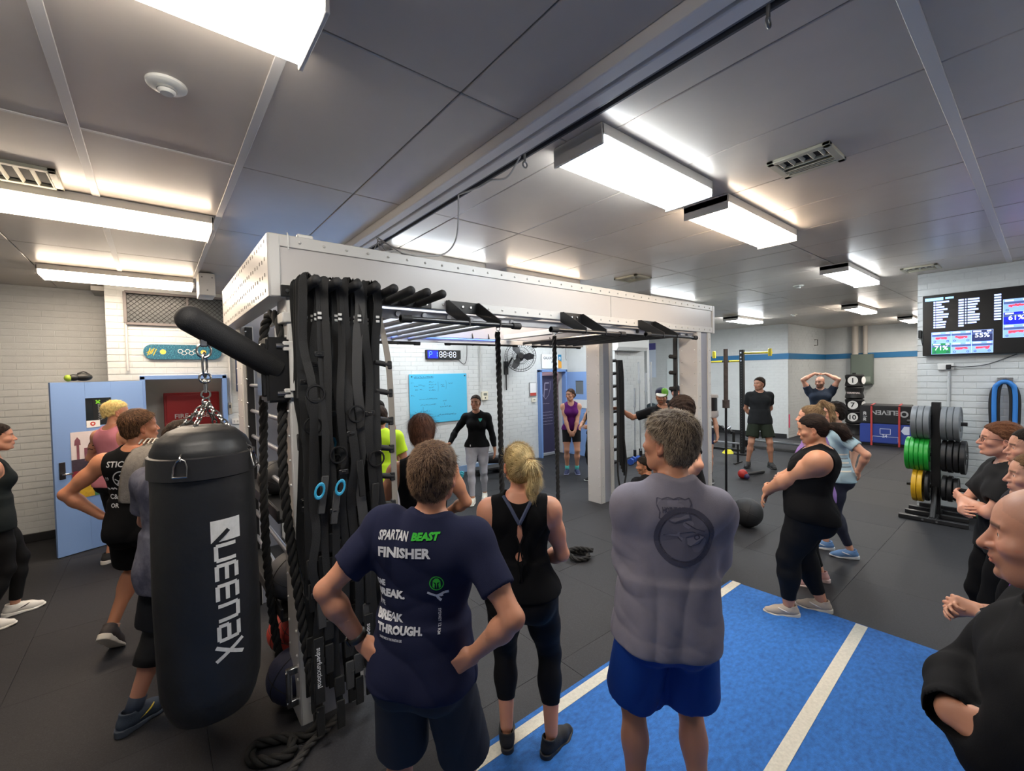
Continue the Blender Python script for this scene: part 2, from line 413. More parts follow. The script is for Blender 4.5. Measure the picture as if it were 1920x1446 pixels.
def tube_np(pts, rad, n=8):
    pts = AR(pts, float); m = len(pts); rad = np.full(m, rad) if np.isscalar(rad) else AR(rad, float)
    e0 = nrm(pts[1]-pts[0])*1e-4; e1 = nrm(pts[-1]-pts[-2])*1e-4
    pts = np.vstack([pts[:1]-e0, pts, pts[-1:]+e1]); rad = np.concatenate([rad[:1]*.02, rad, rad[-1:]*.02]); m += 2
    T = np.gradient(pts, axis=0); T /= np.linalg.norm(T,axis=1)[:,None]+1e-9
    ref = AR([0,0,1.]) if abs(T[0,2]) < .9 else AR([1.,0,0]); N = nrm(np.cross(T[0], ref)); V = []
    for i in range(m):
        N = nrm(N-T[i]*(N@T[i])); Bn = np.cross(T[i], N); a = np.arange(n)*2*math.pi/n
        V.append(pts[i]+rad[i]*(np.cos(a)[:,None]*N+np.sin(a)[:,None]*Bn))
    V = np.concatenate(V); k = np.arange(n); k2 = (k+1)%n
    f = np.concatenate([np.stack([i*n+k, i*n+k2, (i+1)*n+k2, (i+1)*n+k],1) for i in range(m-1)])
    return V, f
def spl(pts, n=24):
    pts = AR(pts, float); m = len(pts); t = np.linspace(0, m-1, n); o = []
    pp = np.vstack([2*pts[0]-pts[1], pts, 2*pts[-1]-pts[-2]])
    for x in t:
        i = min(int(x), m-2); u = x-i; a, b, c, d = pp[i:i+4]
        o.append(.5*((2*b)+(c-a)*u+(2*a-5*b+4*c-d)*u*u+(-a+3*b-3*c+d)*u**3))
    return AR(o)
def skin_mat(): return attr_mat(.48, .12, (90, .12))
SHOES = {}
def shoe_proto(kind):
    if kind in SHOES: return SHOES[kind]
    U = Field(); hi = kind == 'runner'
    U.u(rc((0,-.050,.055), (0,.02,.055), .040, .041), .02); U.u(rc((0,.02,.055), (.004,.10,.040), .042, .043), .03); U.u(rc((.004,.10,.036), (.008,.172,.026), .043, .033), .03)
    U.u(rc((0,-.022,.06), (0,-.028,.105), .046, .044), .02); U.u(rc((0,.02,.075), (0,.09,.055), .034, .024), .03)
    U.s(rc((0,-.022,.100), (0,-.026,.16), .036, .038), .008); U.i(half((0,0,-1), -.016))
    U.i(half((0,.10,1), .112))
    S = Field()
    S.u(rc((0,-.058,.0), (.0,.01,.0), .041, .040), .03); S.u(rc((0,.01,.0), (.006,.115,.0), .040, .048), .03); S.u(rc((.006,.115,.0), (.010,.178,.0), .048, .034), .03)
    f0 = S.ev
    class SS(Field):
        def ev(s, p, cull=True):
            q = p.copy(); q[:,2] = 0; d = f0(q, False); z = p[:,2]; t = .030-.012*np.clip(p[:,1]/.1, 0, 1)+(.010 if hi else 0)*np.clip(-p[:,1]/.05, 0, 1)
            b = .012*np.clip((p[:,1]-.12)/.08, 0, 1)**2
            e = np.maximum(b-z, z-t-b); return np.maximum(d, e)+np.maximum(0, .006-np.sqrt((d-0)**2+e**2))*0
    v, f = nets(U, (-.07,-.12,.0), (.07,.22,.13), .006); up = mesh_np('shoe', v, f)
    v, f = nets(SS(), (-.07,-.12,-.01), (.07,.24,.06), .006); so = mesh_np('sole', v, f)
    L = [tube_np([(-.020,y,z-.004),(-.008,y+.006,z+.003),(.010,y-.004,z+.004),(.022,y+.004,z-.004)], .0035, 5) for y, z in ((.05,.098),(.07,.088),(.09,.080),(.108,.074))]
    la = mesh_np('laces', *joinm(L))
    st = []
    for sx in (-1,1):
        pts = [(sx*.043,-.01,.05),(sx*.046,.03,.060),(sx*.043,.065,.070),(sx*.030,.09,.078)]; V, F_ = tube_np(spl(pts,10), .006, 6); st.append((V, F_))
    sm = mesh_np('stripe', *joinm(st))
    SHOES[kind] = (up, so, la, sm)
    return SHOES[kind]
def inst(name, me, m, parent, loc=None, rot=None, sc=None):
    o = bpy.data.objects.new(name, me)
    if len(me.materials) == 0: me.materials.append(None)
    C.objects.link(o); o.material_slots[0].link = 'OBJECT'; o.material_slots[0].material = m; o.parent = parent
    if loc is not None: o.location = loc
    if rot is not None: o.rotation_euler = rot
    if sc is not None: o.scale = (sc, sc, sc)
    return o
EYE = {}
def eye_mesh(iris):
    if iris in EYE: return EYE[iris]
    bm = bmesh.new(); bmesh.ops.create_uvsphere(bm, u_segments=16, v_segments=12, radius=.0128)
    bmesh.ops.rotate(bm, verts=bm.verts, cent=(0,0,0), matrix=Matrix.Rotation(-PI/2, 3, 'X'))
    me = bpy.data.meshes.new('eye'); 
    for f in bm.faces:
        a = f.calc_center_median().normalized().angle(Vector((0,1,0))); f.smooth = True; f.material_index = 2 if a < .25 else 1 if a < .52 else 0
    bm.to_mesh(me); bm.free()
    for c, r in (('#d8d2cc', .25), (iris, .2), ('#0a0808', .15)): me.materials.append(mat(c, r))
    EYE[iris] = me
    return me
class Person: pass
def person(label, at, face, h=1.75, sex='m', skin='#c08a6c', hair=None, bw=1., belly=0., bust=1., limb=1., head=(0,0,0), lean=(0,0), twist=0, pelvis=(0,0,0),
           LH=None, RH=None, feet=None, knees=None, top=None, bottom=None, shoes=None, socks=None, vox=.009, detail=True, eyes=True, iris='#4a3a2c', fat=0., nose=1., jaw=1.,
           stubble=0., bald=None, dep=1., group=None, seed=1, wid=1., shoulder=1., strand=0, lipcol=None, seat=None, fv=None):
    R = Person(); s = h/1.75; R.s = s; D = math.radians; rng = np.random.default_rng(seed)
    root = thing('person', label, 'person', (at[0], at[1], at[2] if len(at) > 2 else 0), D(face)-PI/2, group); R.root = root
    MT = rotx(-D(lean[0]))@roty(D(lean[1])); zp = .93 if seat is None else seat; O = AR([pelvis[0], pelvis[1], zp+pelvis[2]])
    tw = D(twist); MC_ = MT@rotz(tw)
    Tq = lambda x, y, z: O+MT@AR([x,y,z]); Tc = lambda x, y, z: O+MT@(rotz(tw)@AR([x,y,0])+AR([0,0,z]))
    R.T = Tc; R.Mc = MC_
    st = (ST_M if sex == 'm' else ST_F).copy(); st[:,1] *= bw*wid; st[:,2:] *= bw*dep
    if belly: m_ = np.clip(1-np.abs(st[:,0]-.12)/.26, 0, 1); st[:,2] += belly*m_; st[:,1] += belly*.45*m_; st[:,3] += belly*.15*m_
    lw = math.sqrt(bw)*limb; sx0 = (.178 if sex == 'm' else .158)*shoulder*(1+.80*(bw-1))
    # ---- skeleton
    A = {}
    for nm, sg, hd in (('L',-1,LH or {}), ('R',1,RH or {})):
        S = Tc(sg*sx0, -.012+hd.get('sy',0), .456+hd.get('sz',0)); t = AR(hd.get('t', (sg*(.27+.1*(bw-1)),.03,.80)))
        E_, Wr = ik(S, t, .295, .255, hd.get('pole', (sg*.5,-1,-.2)))
        fa = nrm(Wr-E_); fd = nrm(AR(hd['fd'])) if 'fd' in hd else nrm(fa+AR([0,.15,0])); pn = AR(hd['pn']) if 'pn' in hd else AR([-sg,0,0])
        A[nm] = dict(S=S, E=E_, W=Wr, fd=fd, pn=pn, sg=sg, hd=hd, ha=nrm(fa*.5+fd))
    ft = feet or ((-.12,0,8,0),(.12,0,-8,0)); Lg = {}
    for nm, sg, fo in (('L',-1,ft[0]), ('R',1,ft[1])):
        hp = O+AR([sg*(.088 if sex == 'm' else .092)*(1+.5*(bw-1)), 0, -.02]); fy = D(fo[2]); lift = fo[3] if len(fo) > 3 else 0; pt = D(fo[4]) if len(fo) > 4 else 0
        an = AR([fo[0], fo[1]-.03*0, .098+lift]); pole = (knees or {}).get(nm, (math.sin(-fy)*.6, 1, 0))
        K, an2 = ik(hp, an, .425, .415, pole); Lg[nm] = dict(H=hp, K=K, A=an2, yaw=fy, pitch=pt, lift=an2[2]-.098)
    NB = Tc(0,-.005,.545); hy = D(head[0]); MH = rotz(hy+tw)@rotx(D(head[1]))@roty(D(head[2]))
    HC = Tc(0,.0,.56)+MT@(rotz(tw)@AR([0,.022,0])+AR([0,0,.06]))+MH@AR([0,.012,.075]); R.H = HC; R.MH = MH; R.A = A; R.Lg = Lg
    # ---- body field
    B = Field()
    def torso(F, off=0., hang=None, k=.02, shorts=False, lo=None):
        g = grow(st, off, off, hang=hang)
        if lo is not None: g = g[g[:,0] <= lo]
        F.u(torso_prim(g, MT, O, tw), k)
    def upper(F, off=0., trap=True):
        for nm in 'LR':
            a = A[nm]; sg = a['sg']
            if trap:
                F.u(rc(Tc(sg*.04,-.022,.535), Tc(sg*.118*shoulder,-.022,.468), (.040 if sex == 'm' else .032)*lw+off, .045*lw+off), .03)
                F.u(rc(Tc(sg*.10,-.02,.42), a['S'], .075*bw+off, .058*lw+off), .04)
            if sex == 'f':
                F.u(ell(Tc(sg*.072*bw,.075*bw,.335), AR([.068,.055,.066])*bust*(1+.6*(bw-1))+off), .045)
            else: F.u(ell(Tc(sg*.075*bw,.075*bw,.385), AR([.085,.045,.068])*bw+off), .04)
            F.u(ell(Tq(sg*.075*bw,-.062*bw,-.065), AR([.085,.078,.088])*(bw if sex=='m' else bw*1.04)+off), .04)
    def arm(F, a, off=0., f0=0., f1=1.):
        S, E_, Wr = a['S'], a['E'], a['W']; q = .92 if sex == 'f' else 1.; q *= lw
        F.u(rc(S, S+(E_-S)*.55, .056*q+off, .047*q+off), .03); F.u(rc(S+(E_-S)*.45, E_, .0475*q+off, .038*q+off), .03)
        F.u(ell(S+(E_-S)*.10, AR([.058,.058,.062])*q+off), .03)
        F.u(rc(E_, E_+(Wr-E_)*.30, .0385*q+off, .0425*q+off), .02); F.u(rc(E_+(Wr-E_)*.28, Wr, .0425*q+off, .0265*q+off), .025)
    def leg(F, l, off=0., top=True, k=.03):
        Hh, K, An = l['H'], l['K'], l['A']; q = lw*(1. if sex == 'm' else 1.02)
        if top: F.u(rc(Hh, Hh+(K-Hh)*.55, .092*q*bw**.35+off, .072*q+off), k)
        F.u(rc(Hh+(K-Hh)*.5, K, .074*q+off, .052*q+off), k)
        bk = nrm(np.cross(np.cross(An-K, AR([0,1.,0])), An-K)) if False else AR([-math.sin(-l['yaw'])*1., -math.cos(l['yaw']), 0])
        F.u(rc(K, K+(An-K)*.35, .0500*q+off, .0480*q+off), k); F.u(ell(K+(An-K)*.30+bk*.020, AR([.046,.044,.105])*q+off), k); F.u(rc(K+(An-K)*.33, An+AR([0,0,.01]), .0475*q+off, .034*q**.5+off), k)
    torso(B); upper(B)
    B.u(rc(NB, HC+MH@AR([0,-.022,-.055]), (.057 if sex == 'm' else .047)*math.sqrt(bw), (.052 if sex == 'm' else .045)*math.sqrt(bw)), .02)
    head_prims(B, HC, MH, sex, nose, jaw, fat, detail)
    for nm in 'LR':
        arm(B, A[nm]); a = A[nm]
        if not a['hd'].get('nohand'): hand_prims(B, a['W'], a['fd'], a['pn'], a['sg']*-1 if False else -a['sg'], a['hd'].get('curl',.32), a['hd'].get('spread',.10), a['hd'].get('thumb',.5), (.97 if sex == 'm' else .88)*a['hd'].get('hs',1))
        leg(B, Lg[nm])
        l = Lg[nm]; Mf = rotz(l['yaw'])@rotx(l['pitch']); B.u(rc(l['A']+Mf@AR([0,-.02,-.045]), l['A']+Mf@AR([0,.13,-.062]), .030, .022), .02)
    pts = [HC+AR([0,0,.14]), HC-AR([0,.13,0]), HC+AR([0,.13,0])]+[A[n][k] for n in 'LR' for k in 'SEW']+[A[n]['W']+A[n]['fd']*.2 for n in 'LR']+[Lg[n][k] for n in 'LR' for k in 'HKA']+[Lg[n]['A']+rotz(Lg[n]['yaw'])@AR([0,.16,-.095]) for n in 'LR']
    lo = np.min(pts, 0)-AR([.16,.16,.06])*max(1, bw); hi = np.max(pts, 0)+AR([.16,.16,.04])*max(1, bw)
    lo[2] = max(lo[2], .0); R.lo, R.hi = lo, hi
    boxes = []; fv = fv or min(vox, .0045 if detail else .008)
    if fv < vox*.8:
        boxes.append((HC-AR([.14,.15,.145]), HC+AR([.14,.15,.15])))
        for nm in 'LR':
            if A[nm]['hd'].get('nohand'): continue
            c = A[nm]['W']+A[nm]['fd']*.085; boxes.append((c-.125, c+.125))
        # overlapping hand boxes are merged
        if len(boxes) == 3 and np.all(np.minimum(boxes[1][1],boxes[2][1])-np.maximum(boxes[1][0],boxes[2][0]) > 0):
            boxes = [boxes[0], (np.minimum(boxes[1][0],boxes[2][0]), np.maximum(boxes[1][1],boxes[2][1]))]
        if len(boxes) == 2 and np.all(np.minimum(boxes[0][1],boxes[1][1])-np.maximum(boxes[0][0],boxes[1][0]) > 0):
            boxes = [(np.minimum(boxes[0][0],boxes[1][0]), np.maximum(boxes[0][1],boxes[1][1]))]
        if len(boxes) == 3:
            for j in (1,2):
                if np.all(np.minimum(boxes[0][1],boxes[j][1])-np.maximum(boxes[0][0],boxes[j][0]) > 0):
                    boxes = [(np.minimum(boxes[0][0],boxes[j][0]), np.maximum(boxes[0][1],boxes[j][1])), boxes[3-j]]; break
    parts = [nets(B, lo, hi, vox, boxes, vox)]
    for bl, bh in boxes: parts.append(nets(B, bl, bh, fv))
    v, f = joinm(parts)
    # ---- skin tone per vertex
    base = AR(lin(skin)); col = np.tile(base, (len(v),1)); q = (v-HC)@MH; near = (np.abs(q) < .16).all(1)
    def blend(w, c): 
        w = np.clip(w,0,1)[:,None]; col[:] = col*(1-w)+AR(c)*w
    g = lambda x, c, w: np.exp(-((x-c)/w)**2)
    hc = AR(lin((hair or {}).get('col', '#2a1c14')))
    frontm = near*(q[:,1] > .03)
    blend(frontm*(g(np.abs(q[:,0]),.045,.022)*g(q[:,2],-.03,.022))*.30, base*AR([1.12,.72,.68]))
    blend(frontm*g(q[:,0],0,.016)*g(q[:,2],-.028,.016)*.35, base*AR([1.1,.72,.68]))
    blend(near*(np.abs(q[:,0]) > .072)*.30, base*AR([1.15,.70,.64]))
    if stubble: blend(frontm*np.clip((-.028-q[:,2])/.012,0,1)*np.clip((q[:,2]+.125)/.02,0,1)*stubble, hc*.8+base*.1); blend(near*(q[:,1] > -.005)*(q[:,1] < .04)*np.clip((.01-q[:,2])/.02,0,1)*(np.abs(q[:,0]) > .045)*np.clip((q[:,2]+.11)/.02,0,1)*stubble*.8, hc*.8+base*.1)
    lc = AR(lin(lipcol)) if lipcol else base*AR([.86,.52,.50])
    blend(frontm*(q[:,1] > .085)*np.exp(-(q[:,0]/.023)**4)*np.exp(-((q[:,2]+.063)/.0105)**4)*.8, lc)
    bz = .0245+.05*np.clip(np.abs(q[:,0])-.03,-.02,.03)*-.4
    if detail: blend(frontm*(np.abs(q[:,0]) > .010)*(np.abs(q[:,0]) < .052)*np.exp(-((q[:,2]-bz-.001)/.0055)**4)*.85, hc*.9+base*.06)
    if bald is not None: blend(near*(((q[:,2] > .03+.6*np.maximum(q[:,1]-.02,0)) & (q[:,1] < .075)) | ((q[:,1] < -.02) & (q[:,2] > -.07)))*bald, hc)
    me = mesh_np('body', v*s, f, True, col); R.body = link('body', me, skin_mat(), root)
    R.bv, R.bf = v, f
    def garment(name, F, m, vx=None, lo_=None, hi_=None):
        gv, gf = nets(F, lo if lo_ is None else lo_, hi if hi_ is None else hi_, vx or vox)
        o = link(name, mesh_np(name, gv*s, gf), m, root); o['_g'] = 0; del o['_g']; return o, gv, gf
    R.garment = garment
    # ---- upper garment
    if top:
        G = Field(); kd = top['kind']; off = top.get('off', .012); hem = top.get('hem', -.04); nk = top.get('neck', 1.)
        hang = top.get('hang'); torso(G, off, hang); 
        for nm in 'LR':
            l = Lg[nm]; d = nrm(l['K']-l['H'])
            fl_ = .006 if hang else .002
            if hem < .05: G.u(rc(l['H'], l['H']+d*max(.05,.06-hem), (.092*lw*bw**.35+off+fl_), (.086*lw+off+fl_)), .05)
            if not hang: G.u(ell(Tq(A[nm]['sg']*.075*bw,-.062*bw,-.065), AR([.085,.078,.088])*(bw if sex=='m' else bw*1.04)+off+.002), .04)
        if hang:
            hb = grow(st, off, off, hang=hang); hb = hb[hb[:,0] <= .20]; hb[:,3] = np.maximum(hb[:,3], np.interp(hb[:,0], [-.1,.0,.2], [.142*bw+off,.142*bw+off,hang[4]])); G.u(torso_prim(hb, MT, O, tw), .05)
        upper(G, off)
        pend = []
        for nm in 'LR':
            a = A[nm]; S, E_, Wr = a['S'], a['E'], a['W']; q = lw*(.92 if sex == 'f' else 1.)
            if kd == 'tee':
                fr = top.get('sl', .62); e = S+(E_-S)*fr; d = nrm(E_-S); so = top.get('so', .016); c = e@d
                G.u(cut(rc(S+d*-.02, e+d*.05, .060*q+off, .050*q+so), d, c), .045)
                pend.append((1, cut(rc(e-d*.012, e+d*.1, .046*q+so-.009, .046*q+so-.004), -d, -(c-.03)), .006))
            elif kd == 'long':
                so = top.get('so', .010); d = nrm(Wr-E_); fr = top.get('sl',.97); e = E_+(Wr-E_)*fr
                arm(G, a, so); pend.append((1, cut(rc(e, e+d*.2, top.get('cr',.054), top.get('cr',.056)), -d, -(e@d)), .008))
            else:
                hr = top.get('hole', 1.); pend.append((1, ell(Tc(a['sg']*(sx0+.035), top.get('holey',0.), .44), AR([.082*hr, .135, .125*hr]), MC_), .012))
        if top.get('fold', .004): G.add(folds(seed, top.get('fold', .004)))
        for _, pr_, k_ in pend: G.s(pr_, k_)
        zc = MT@AR([0,0,1.]); G.i(half(-zc, -(O@zc+hem)), .012)
        if kd == 'tank': G.s(ell(Tc(0,.055,.575), AR([.085*nk,.085,.135*nk]), MC_), .01); G.s(ell(Tc(0,-.06,.585), AR([.085*nk,.075,top.get('backneck',.07)]), MC_), .01); G.s(rc(NB-AR([0,0,.01]), HC, .064, .064), .01)
        else: G.s(rc(Tc(0,.012,.552), Tc(0,.02,.62), .068*nk*math.sqrt(bw)*(.86 if sex == 'f' else 1), .085*nk), .008)
        if 'scoop' in top: G.s(ell(Tc(0,.10,.52), AR([.07,.09,top['scoop']]), MC_), .01)
        ha = hem-.03; R.top, R.tv, R.tf = garment(top.get('name', {'tee':'t_shirt','tank':'tank_top','long':'long_sleeve_top'}[kd]), G, top['m'], top.get('vox'), AR([lo[0],lo[1],O[2]+hem-.1]), AR([hi[0],hi[1],max(NB[2]+.10, max(A[n]['E'][2] for n in 'LR')+.1, max(A[n]['W'][2] for n in 'LR')+.05)]))
    # ---- lower garment
    if bottom:
        G = Field(); off = bottom.get('off', .010); kd = bottom['kind']; wz = bottom.get('waist', .10)
        if top: wz = min(wz, max(top.get('hem',-.04)+.035, -.05))
        torso(G, off, None, .02); pend = []
        for nm in 'LR':
            sg = A[nm]['sg']; G.u(ell(Tq(sg*.075*bw,-.062*bw,-.065), AR([.085,.078,.088])*(bw if sex=='m' else bw*1.04)+off), .04)
            l = Lg[nm]; Hh, K, An = l['H'], l['K'], l['A']; d = nrm(K-Hh); q = lw
            if kd == 'shorts':
                fr = bottom.get('len', .8); fl = bottom.get('flare', .03); e = Hh+(K-Hh)*fr; c = e@d
                G.u(cut(rc(Hh-d*.02, e+d*.06, .094*q*bw**.35+off, .070*q+fl), d, c), .025)
                pend.append(cut(rc(e-d*.02, e+d*.1, .068*q+fl-.012, .068*q+fl-.008), -d, -(c-.03)))
            else:
                leg(G, l, off); fr = bottom.get('len', .85); d2 = nrm(An-K); e = K+(An-K)*fr
                pend.append(cut(rc(e+d2*.02, An+d2*.1, .10, .10), -d2, -(e@d2)))
        if bottom.get('fold', .003): G.add(folds(seed+7, bottom.get('fold', .003), 12, 7))
        for pr_ in pend: G.s(pr_, .006)
        zc = MT@AR([0,0,1.]); G.i(half(zc, O@zc+wz), .010)
        R.bot, R.btv, R.btf = garment(bottom.get('name', 'shorts' if kd == 'shorts' else 'leggings'), G, bottom['m'], None, AR([lo[0],lo[1],max(0,min(Lg[n]['A'][2] for n in 'LR')-.02)]), AR([hi[0],hi[1],O[2]+wz+.06]))
    # ---- shoes and socks
    if shoes:
        up, so, la, sm = shoe_proto(shoes.get('kind','flat')); R.shoes = []
        for nm in 'LR':
            l = Lg[nm]; loc = l['A']+rotz(l['yaw'])@rotx(l['pitch'])@AR([0,0,-.098])+AR([0,0,.0]); rt = Matrix.Rotation(l['yaw'],3,'Z')@Matrix.Rotation(l['pitch'],3,'X'); e = rt.to_euler(); sc = s*shoes.get('sc', 1. if sex == 'm' else .91)
            u_ = inst('shoe', up, shoes['m'], root, loc*s, e, sc); inst('sole', so, shoes['sole'], u_); inst('laces', la, shoes.get('lace', shoes['sole']), u_); R.shoes.append(u_)
            if 'stripe' in shoes: inst('stripe', sm, shoes['stripe'], u_)
            if socks:
                d = nrm(l['K']-l['A']); V, F_ = tube_np([l['A']-d*.02, l['A']+d*.02, l['A']+d*socks[1]], [.041*lw,.0405*lw,.0405*lw+.25*max(socks[1]-.06,0)*.5], 16); link('sock', mesh_np('sock', V*s, F_), socks[0], root)
    # ---- eyes
    if eyes:
        for sg in (-1,1):
            o = link('eye', eye_mesh(iris), None, root, (HC+MH@AR([sg*.032,.0745,.0035]))*s); o.rotation_euler = Matrix(MH.tolist()).to_euler(); o.scale = (s,s,s)
    # ---- hair
    if hair and hair.get('cap'):
        F = build_head_hair(hair, HC, MH, sex, hair['col'], seed)
        if 'extra' in hair: hair['extra'](F, HC, MH)
        bxl, bxh = hair.get('box', ((.17,.17,.20),(.17,.17,.18)))
        hv, hf = nets(F, HC-AR(bxl), HC+AR(bxh), max(.0055, fv*1.15))
        hm = mat(hair['col'], .7, bump=(60,.9,.006), var=(45,.45), stretch=hair.get('st',(3,3,.6)), spec=.15)
        R.hair = link('hair', mesh_np('hair', hv*s, hf), hm, root); R.hv, R.hf = hv, hf
        strand = strand or (900 if detail else 0)
        if strand:
            cr = HC+MH@AR([.01,-.055,.12])
            fl = hair.get('flow') or (lambda p: (p-cr)+MH@AR([0,-.0,-.02]))
            if 'flow' in hair: fl = lambda p: hair['flow'](p, HC, MH)
            sv, sf = strands(hv, hf, strand, fl, hair.get('slen',.026), hair.get('sw',.0016), rng, hair.get('lift',.35), 3, hair.get('jit',.25)*.1 if 'flow' in hair else hair.get('jit',.25)*.1)
            link('hair_strands', mesh_np('hair_strands', sv*s, sf), mat(hair.get('scol', hair['col']), .55, var=(25,.5), spec=.2), root)['kind'] = 'stuff'
    return R
# ---- print on cloth: flat shapes dropped onto a garment along a direction
def text_mesh(txt, size, shear=0., bold=0., sx=1.):
    cu = bpy.data.curves.new('t', 'FONT'); cu.body = txt; cu.size = size; cu.shear = shear; cu.offset = bold; cu.resolution_u = 2
    o = bpy.data.objects.new('t', cu); C.objects.link(o); dg = bpy.context.evaluated_depsgraph_get(); me = bpy.data.meshes.new_from_object(o.evaluated_get(dg))
    me.calc_loop_triangles(); v = AR([x.co[:2] for x in me.vertices]).reshape(-1,2); t = [tuple(p.vertices) for p in me.loop_triangles]
    bpy.data.objects.remove(o); bpy.data.curves.remove(cu); bpy.data.meshes.remove(me)
    if len(v): v[:,0] *= sx
    return v, t
def poly2(pts): return AR(pts, float), [tuple(range(len(pts)))]
def ring2(R_, r, n=24, cx=0, cy=0, sx=1., a0=0., a1=2*PI):
    a = np.linspace(a0, a1, n+1); v = np.concatenate([np.stack([cx+R_*np.cos(a)*sx, cy+R_*np.sin(a)],1), np.stack([cx+r*np.cos(a)*sx, cy+r*np.sin(a)],1)])
    return v, [(i,i+1,n+2+i,n+1+i) for i in range(n)]
def line2(pts, w):
    v, t = [], []
    for (x0,y0),(x1,y1) in zip(pts, pts[1:]):
        dx, dy = x1-x0, y1-y0; L = math.hypot(dx,dy)+1e-9; nx, ny = -dy/L*w/2, dx/L*w/2; k = len(v)
        v += [(x0+nx,y0+ny),(x0-nx,y0-ny),(x1-nx,y1-ny),(x1+nx,y1+ny)]; t.append((k,k+1,k+2,k+3))
    return AR(v), t
def place2(s, x, y, rot=0., sc=1.):
    v, t = s; c, q = math.cos(rot), math.sin(rot); v = AR(v).reshape(-1,2)*sc
    return np.stack([v[:,0]*c-v[:,1]*q+x, v[:,0]*q+v[:,1]*c+y],1), t
def join2(ss):
    v, t, o = [], [], 0
    for a, b in ss:
        if len(a) == 0: continue
        v.append(a); t += [tuple(i+o for i in q) for q in b]; o += len(a)
    return np.concatenate(v), t
def print_on(name, shape, o, U, V, tgt, m, parent, lift=.0025, reach=.5):
    """tgt: (verts, faces) in the parent's frame; shape lies at o + u U + v V and drops along -(U x V)"""
    v, t = shape; U = nrm(U); V = nrm(V); N = np.cross(U, V); bvh = BVHTree.FromPolygons([tuple(x) for x in tgt[0]], [tuple(int(i) for i in q) for q in tgt[1]])
    out = []; last = None
    for a, b in v:
        p = AR(o)+U*a+V*b+N*reach; h = bvh.ray_cast(Vector(p), Vector(-N), 2*reach)
        q = AR(h[0])+N*lift if h[0] is not None else (last if last is not None else p-N*reach); last = q; out.append(tuple(q))
    me = bpy.data.meshes.new(name); me.from_pydata(out, [], t); me.update()
    return link(name, me, m, parent)
# ======================= ROOM =========================================================
ZC = 3.32
WHITE = mat('#c6c9c9', .45, bump=(14,.25,.004), var=(2.2,.05))
MORTAR = WHITE
PAINT = mat('#cfd0d0', .4)
def unit_brick():
    bm = bmesh.new(); bmesh.ops.create_cube(bm, size=1)
    bmesh.ops.bevel(bm, geom=list(bm.edges), offset=.05, segments=1, affect='EDGES')
    for v in bm.verts: v.co.x = math.copysign(.5 if abs(v.co.x) > .49 else .487, v.co.x)
    me = bpy.data.meshes.new('brick'); bm.to_mesh(me); bm.free(); me.materials.append(WHITE); return me
BRICK = unit_brick()
CAMP = AR([0,0,2.05]); CF = AR([.6318,.7746,-.0271]); CR = AR([.7744,-.6324,-.0216]); CU = AR([.0338,.0074,.9994])
def seen(p):
    q = AR(p)-CAMP; d = q@CF
    if d < .3: return 0.
    x = q@CR/d; y = q@CU/d
    return 1/d if abs(x) < 1.19 and abs(y) < .90 else 0.
def brick_wall(name, o, u, L, z0, z1, n, holes=(), depth=.16, keep=300, thick=.012, inset=True, m=None, seed=3, hide=()):
    """slab + courses of painted bricks; o start, u direction along the wall, n the side that is seen"""
    o = AR(o, float); u = AR([u[0],u[1],0.]); n = AR([n[0],n[1],0.]); b = MB(); Z = AR([0,0,1.])
    # slab with holes: strips between the openings
    xs = sorted({0., L}|{h[0] for h in holes}|{h[1] for h in holes}); zs = sorted({z0, z1}|{h[2] for h in holes}|{h[3] for h in holes})
    Mw = Matrix((tuple(u), tuple(n), (0,0,1))).transposed()
    for xa, xb in zip(xs, xs[1:]):
        run = None
        for za, zb in zip(zs, zs[1:]):
            xm, zm = (xa+xb)/2, (za+zb)/2
            if any(h[0] < xm < h[1] and h[2] < zm < h[3] for h in holes): continue
            c = o+u*xm-n*depth/2+Z*zm; b.box(c, (xb-xa, depth, zb-za), M=Mw)
    w = tag(b.build(name, m or MORTAR, smooth=False), kind='structure')
    r = random.Random(seed); H = .086; Lb = .24; cand = []
    k = 0; z = z0
    while z < z1-.02:
        hh = min(H, z1-z); zc = z+hh/2; x = -(k%2)*Lb/2
        while x < L:
            xa, xb = max(x, 0), min(x+Lb, L)
            for h in holes:
                if h[2] < zc < h[3] and xa < h[1] and xb > h[0]:
                    if xa < h[0]: xb = min(xb, h[0])
                    else: xa = max(xa, h[1])
            if xb-xa > .03:
                p = o+u*(xa+xb)/2+Z*zc
                cand.append((seen(p)*(.0005 if any(a[0] < (xa+xb)/2 < a[1] and a[2] < zc < a[3] for a in hide) else 1), tuple(p), xb-xa-.0015, hh-.009, r.uniform(-.0016,.0016)))
            x += Lb
        z += H; k += 1
    cand.sort(key=lambda t: -t[0])
    ang = math.atan2(u[1], u[0])
    for s, p, l, h, j in cand[:keep]:
        q = bpy.data.objects.new('brick', BRICK); C.objects.link(q); q.parent = w; q.location = AR(p)+n*(thick/2-.009+j); q.scale = (l, thick+.008, h); q.rotation_euler = (r.uniform(-.004,.004), r.uniform(-.004,.004), ang)
    rest = cand[keep:]
    if rest:
        bv = AR([v.co[:] for v in BRICK.vertices]); vs, fs, o_ = [], [], 0; me0 = [tuple(p.vertices) for p in BRICK.polygons]
        Rm = AR(rotz(ang))
        for s, p, l, h, j in rest:
            vs.append((bv*AR([l, thick+.008, h]))@Rm.T+AR(p)+n*(thick/2-.009+j)); fs += [tuple(i+o_ for i in f) for f in me0]; o_ += len(bv)
        me = bpy.data.meshes.new('brick_courses'); me.from_pydata(np.concatenate(vs).tolist(), [], fs); me.update()
        tag(link('brick_courses', me, WHITE, w), kind='stuff')
    return w
YB = 7.8
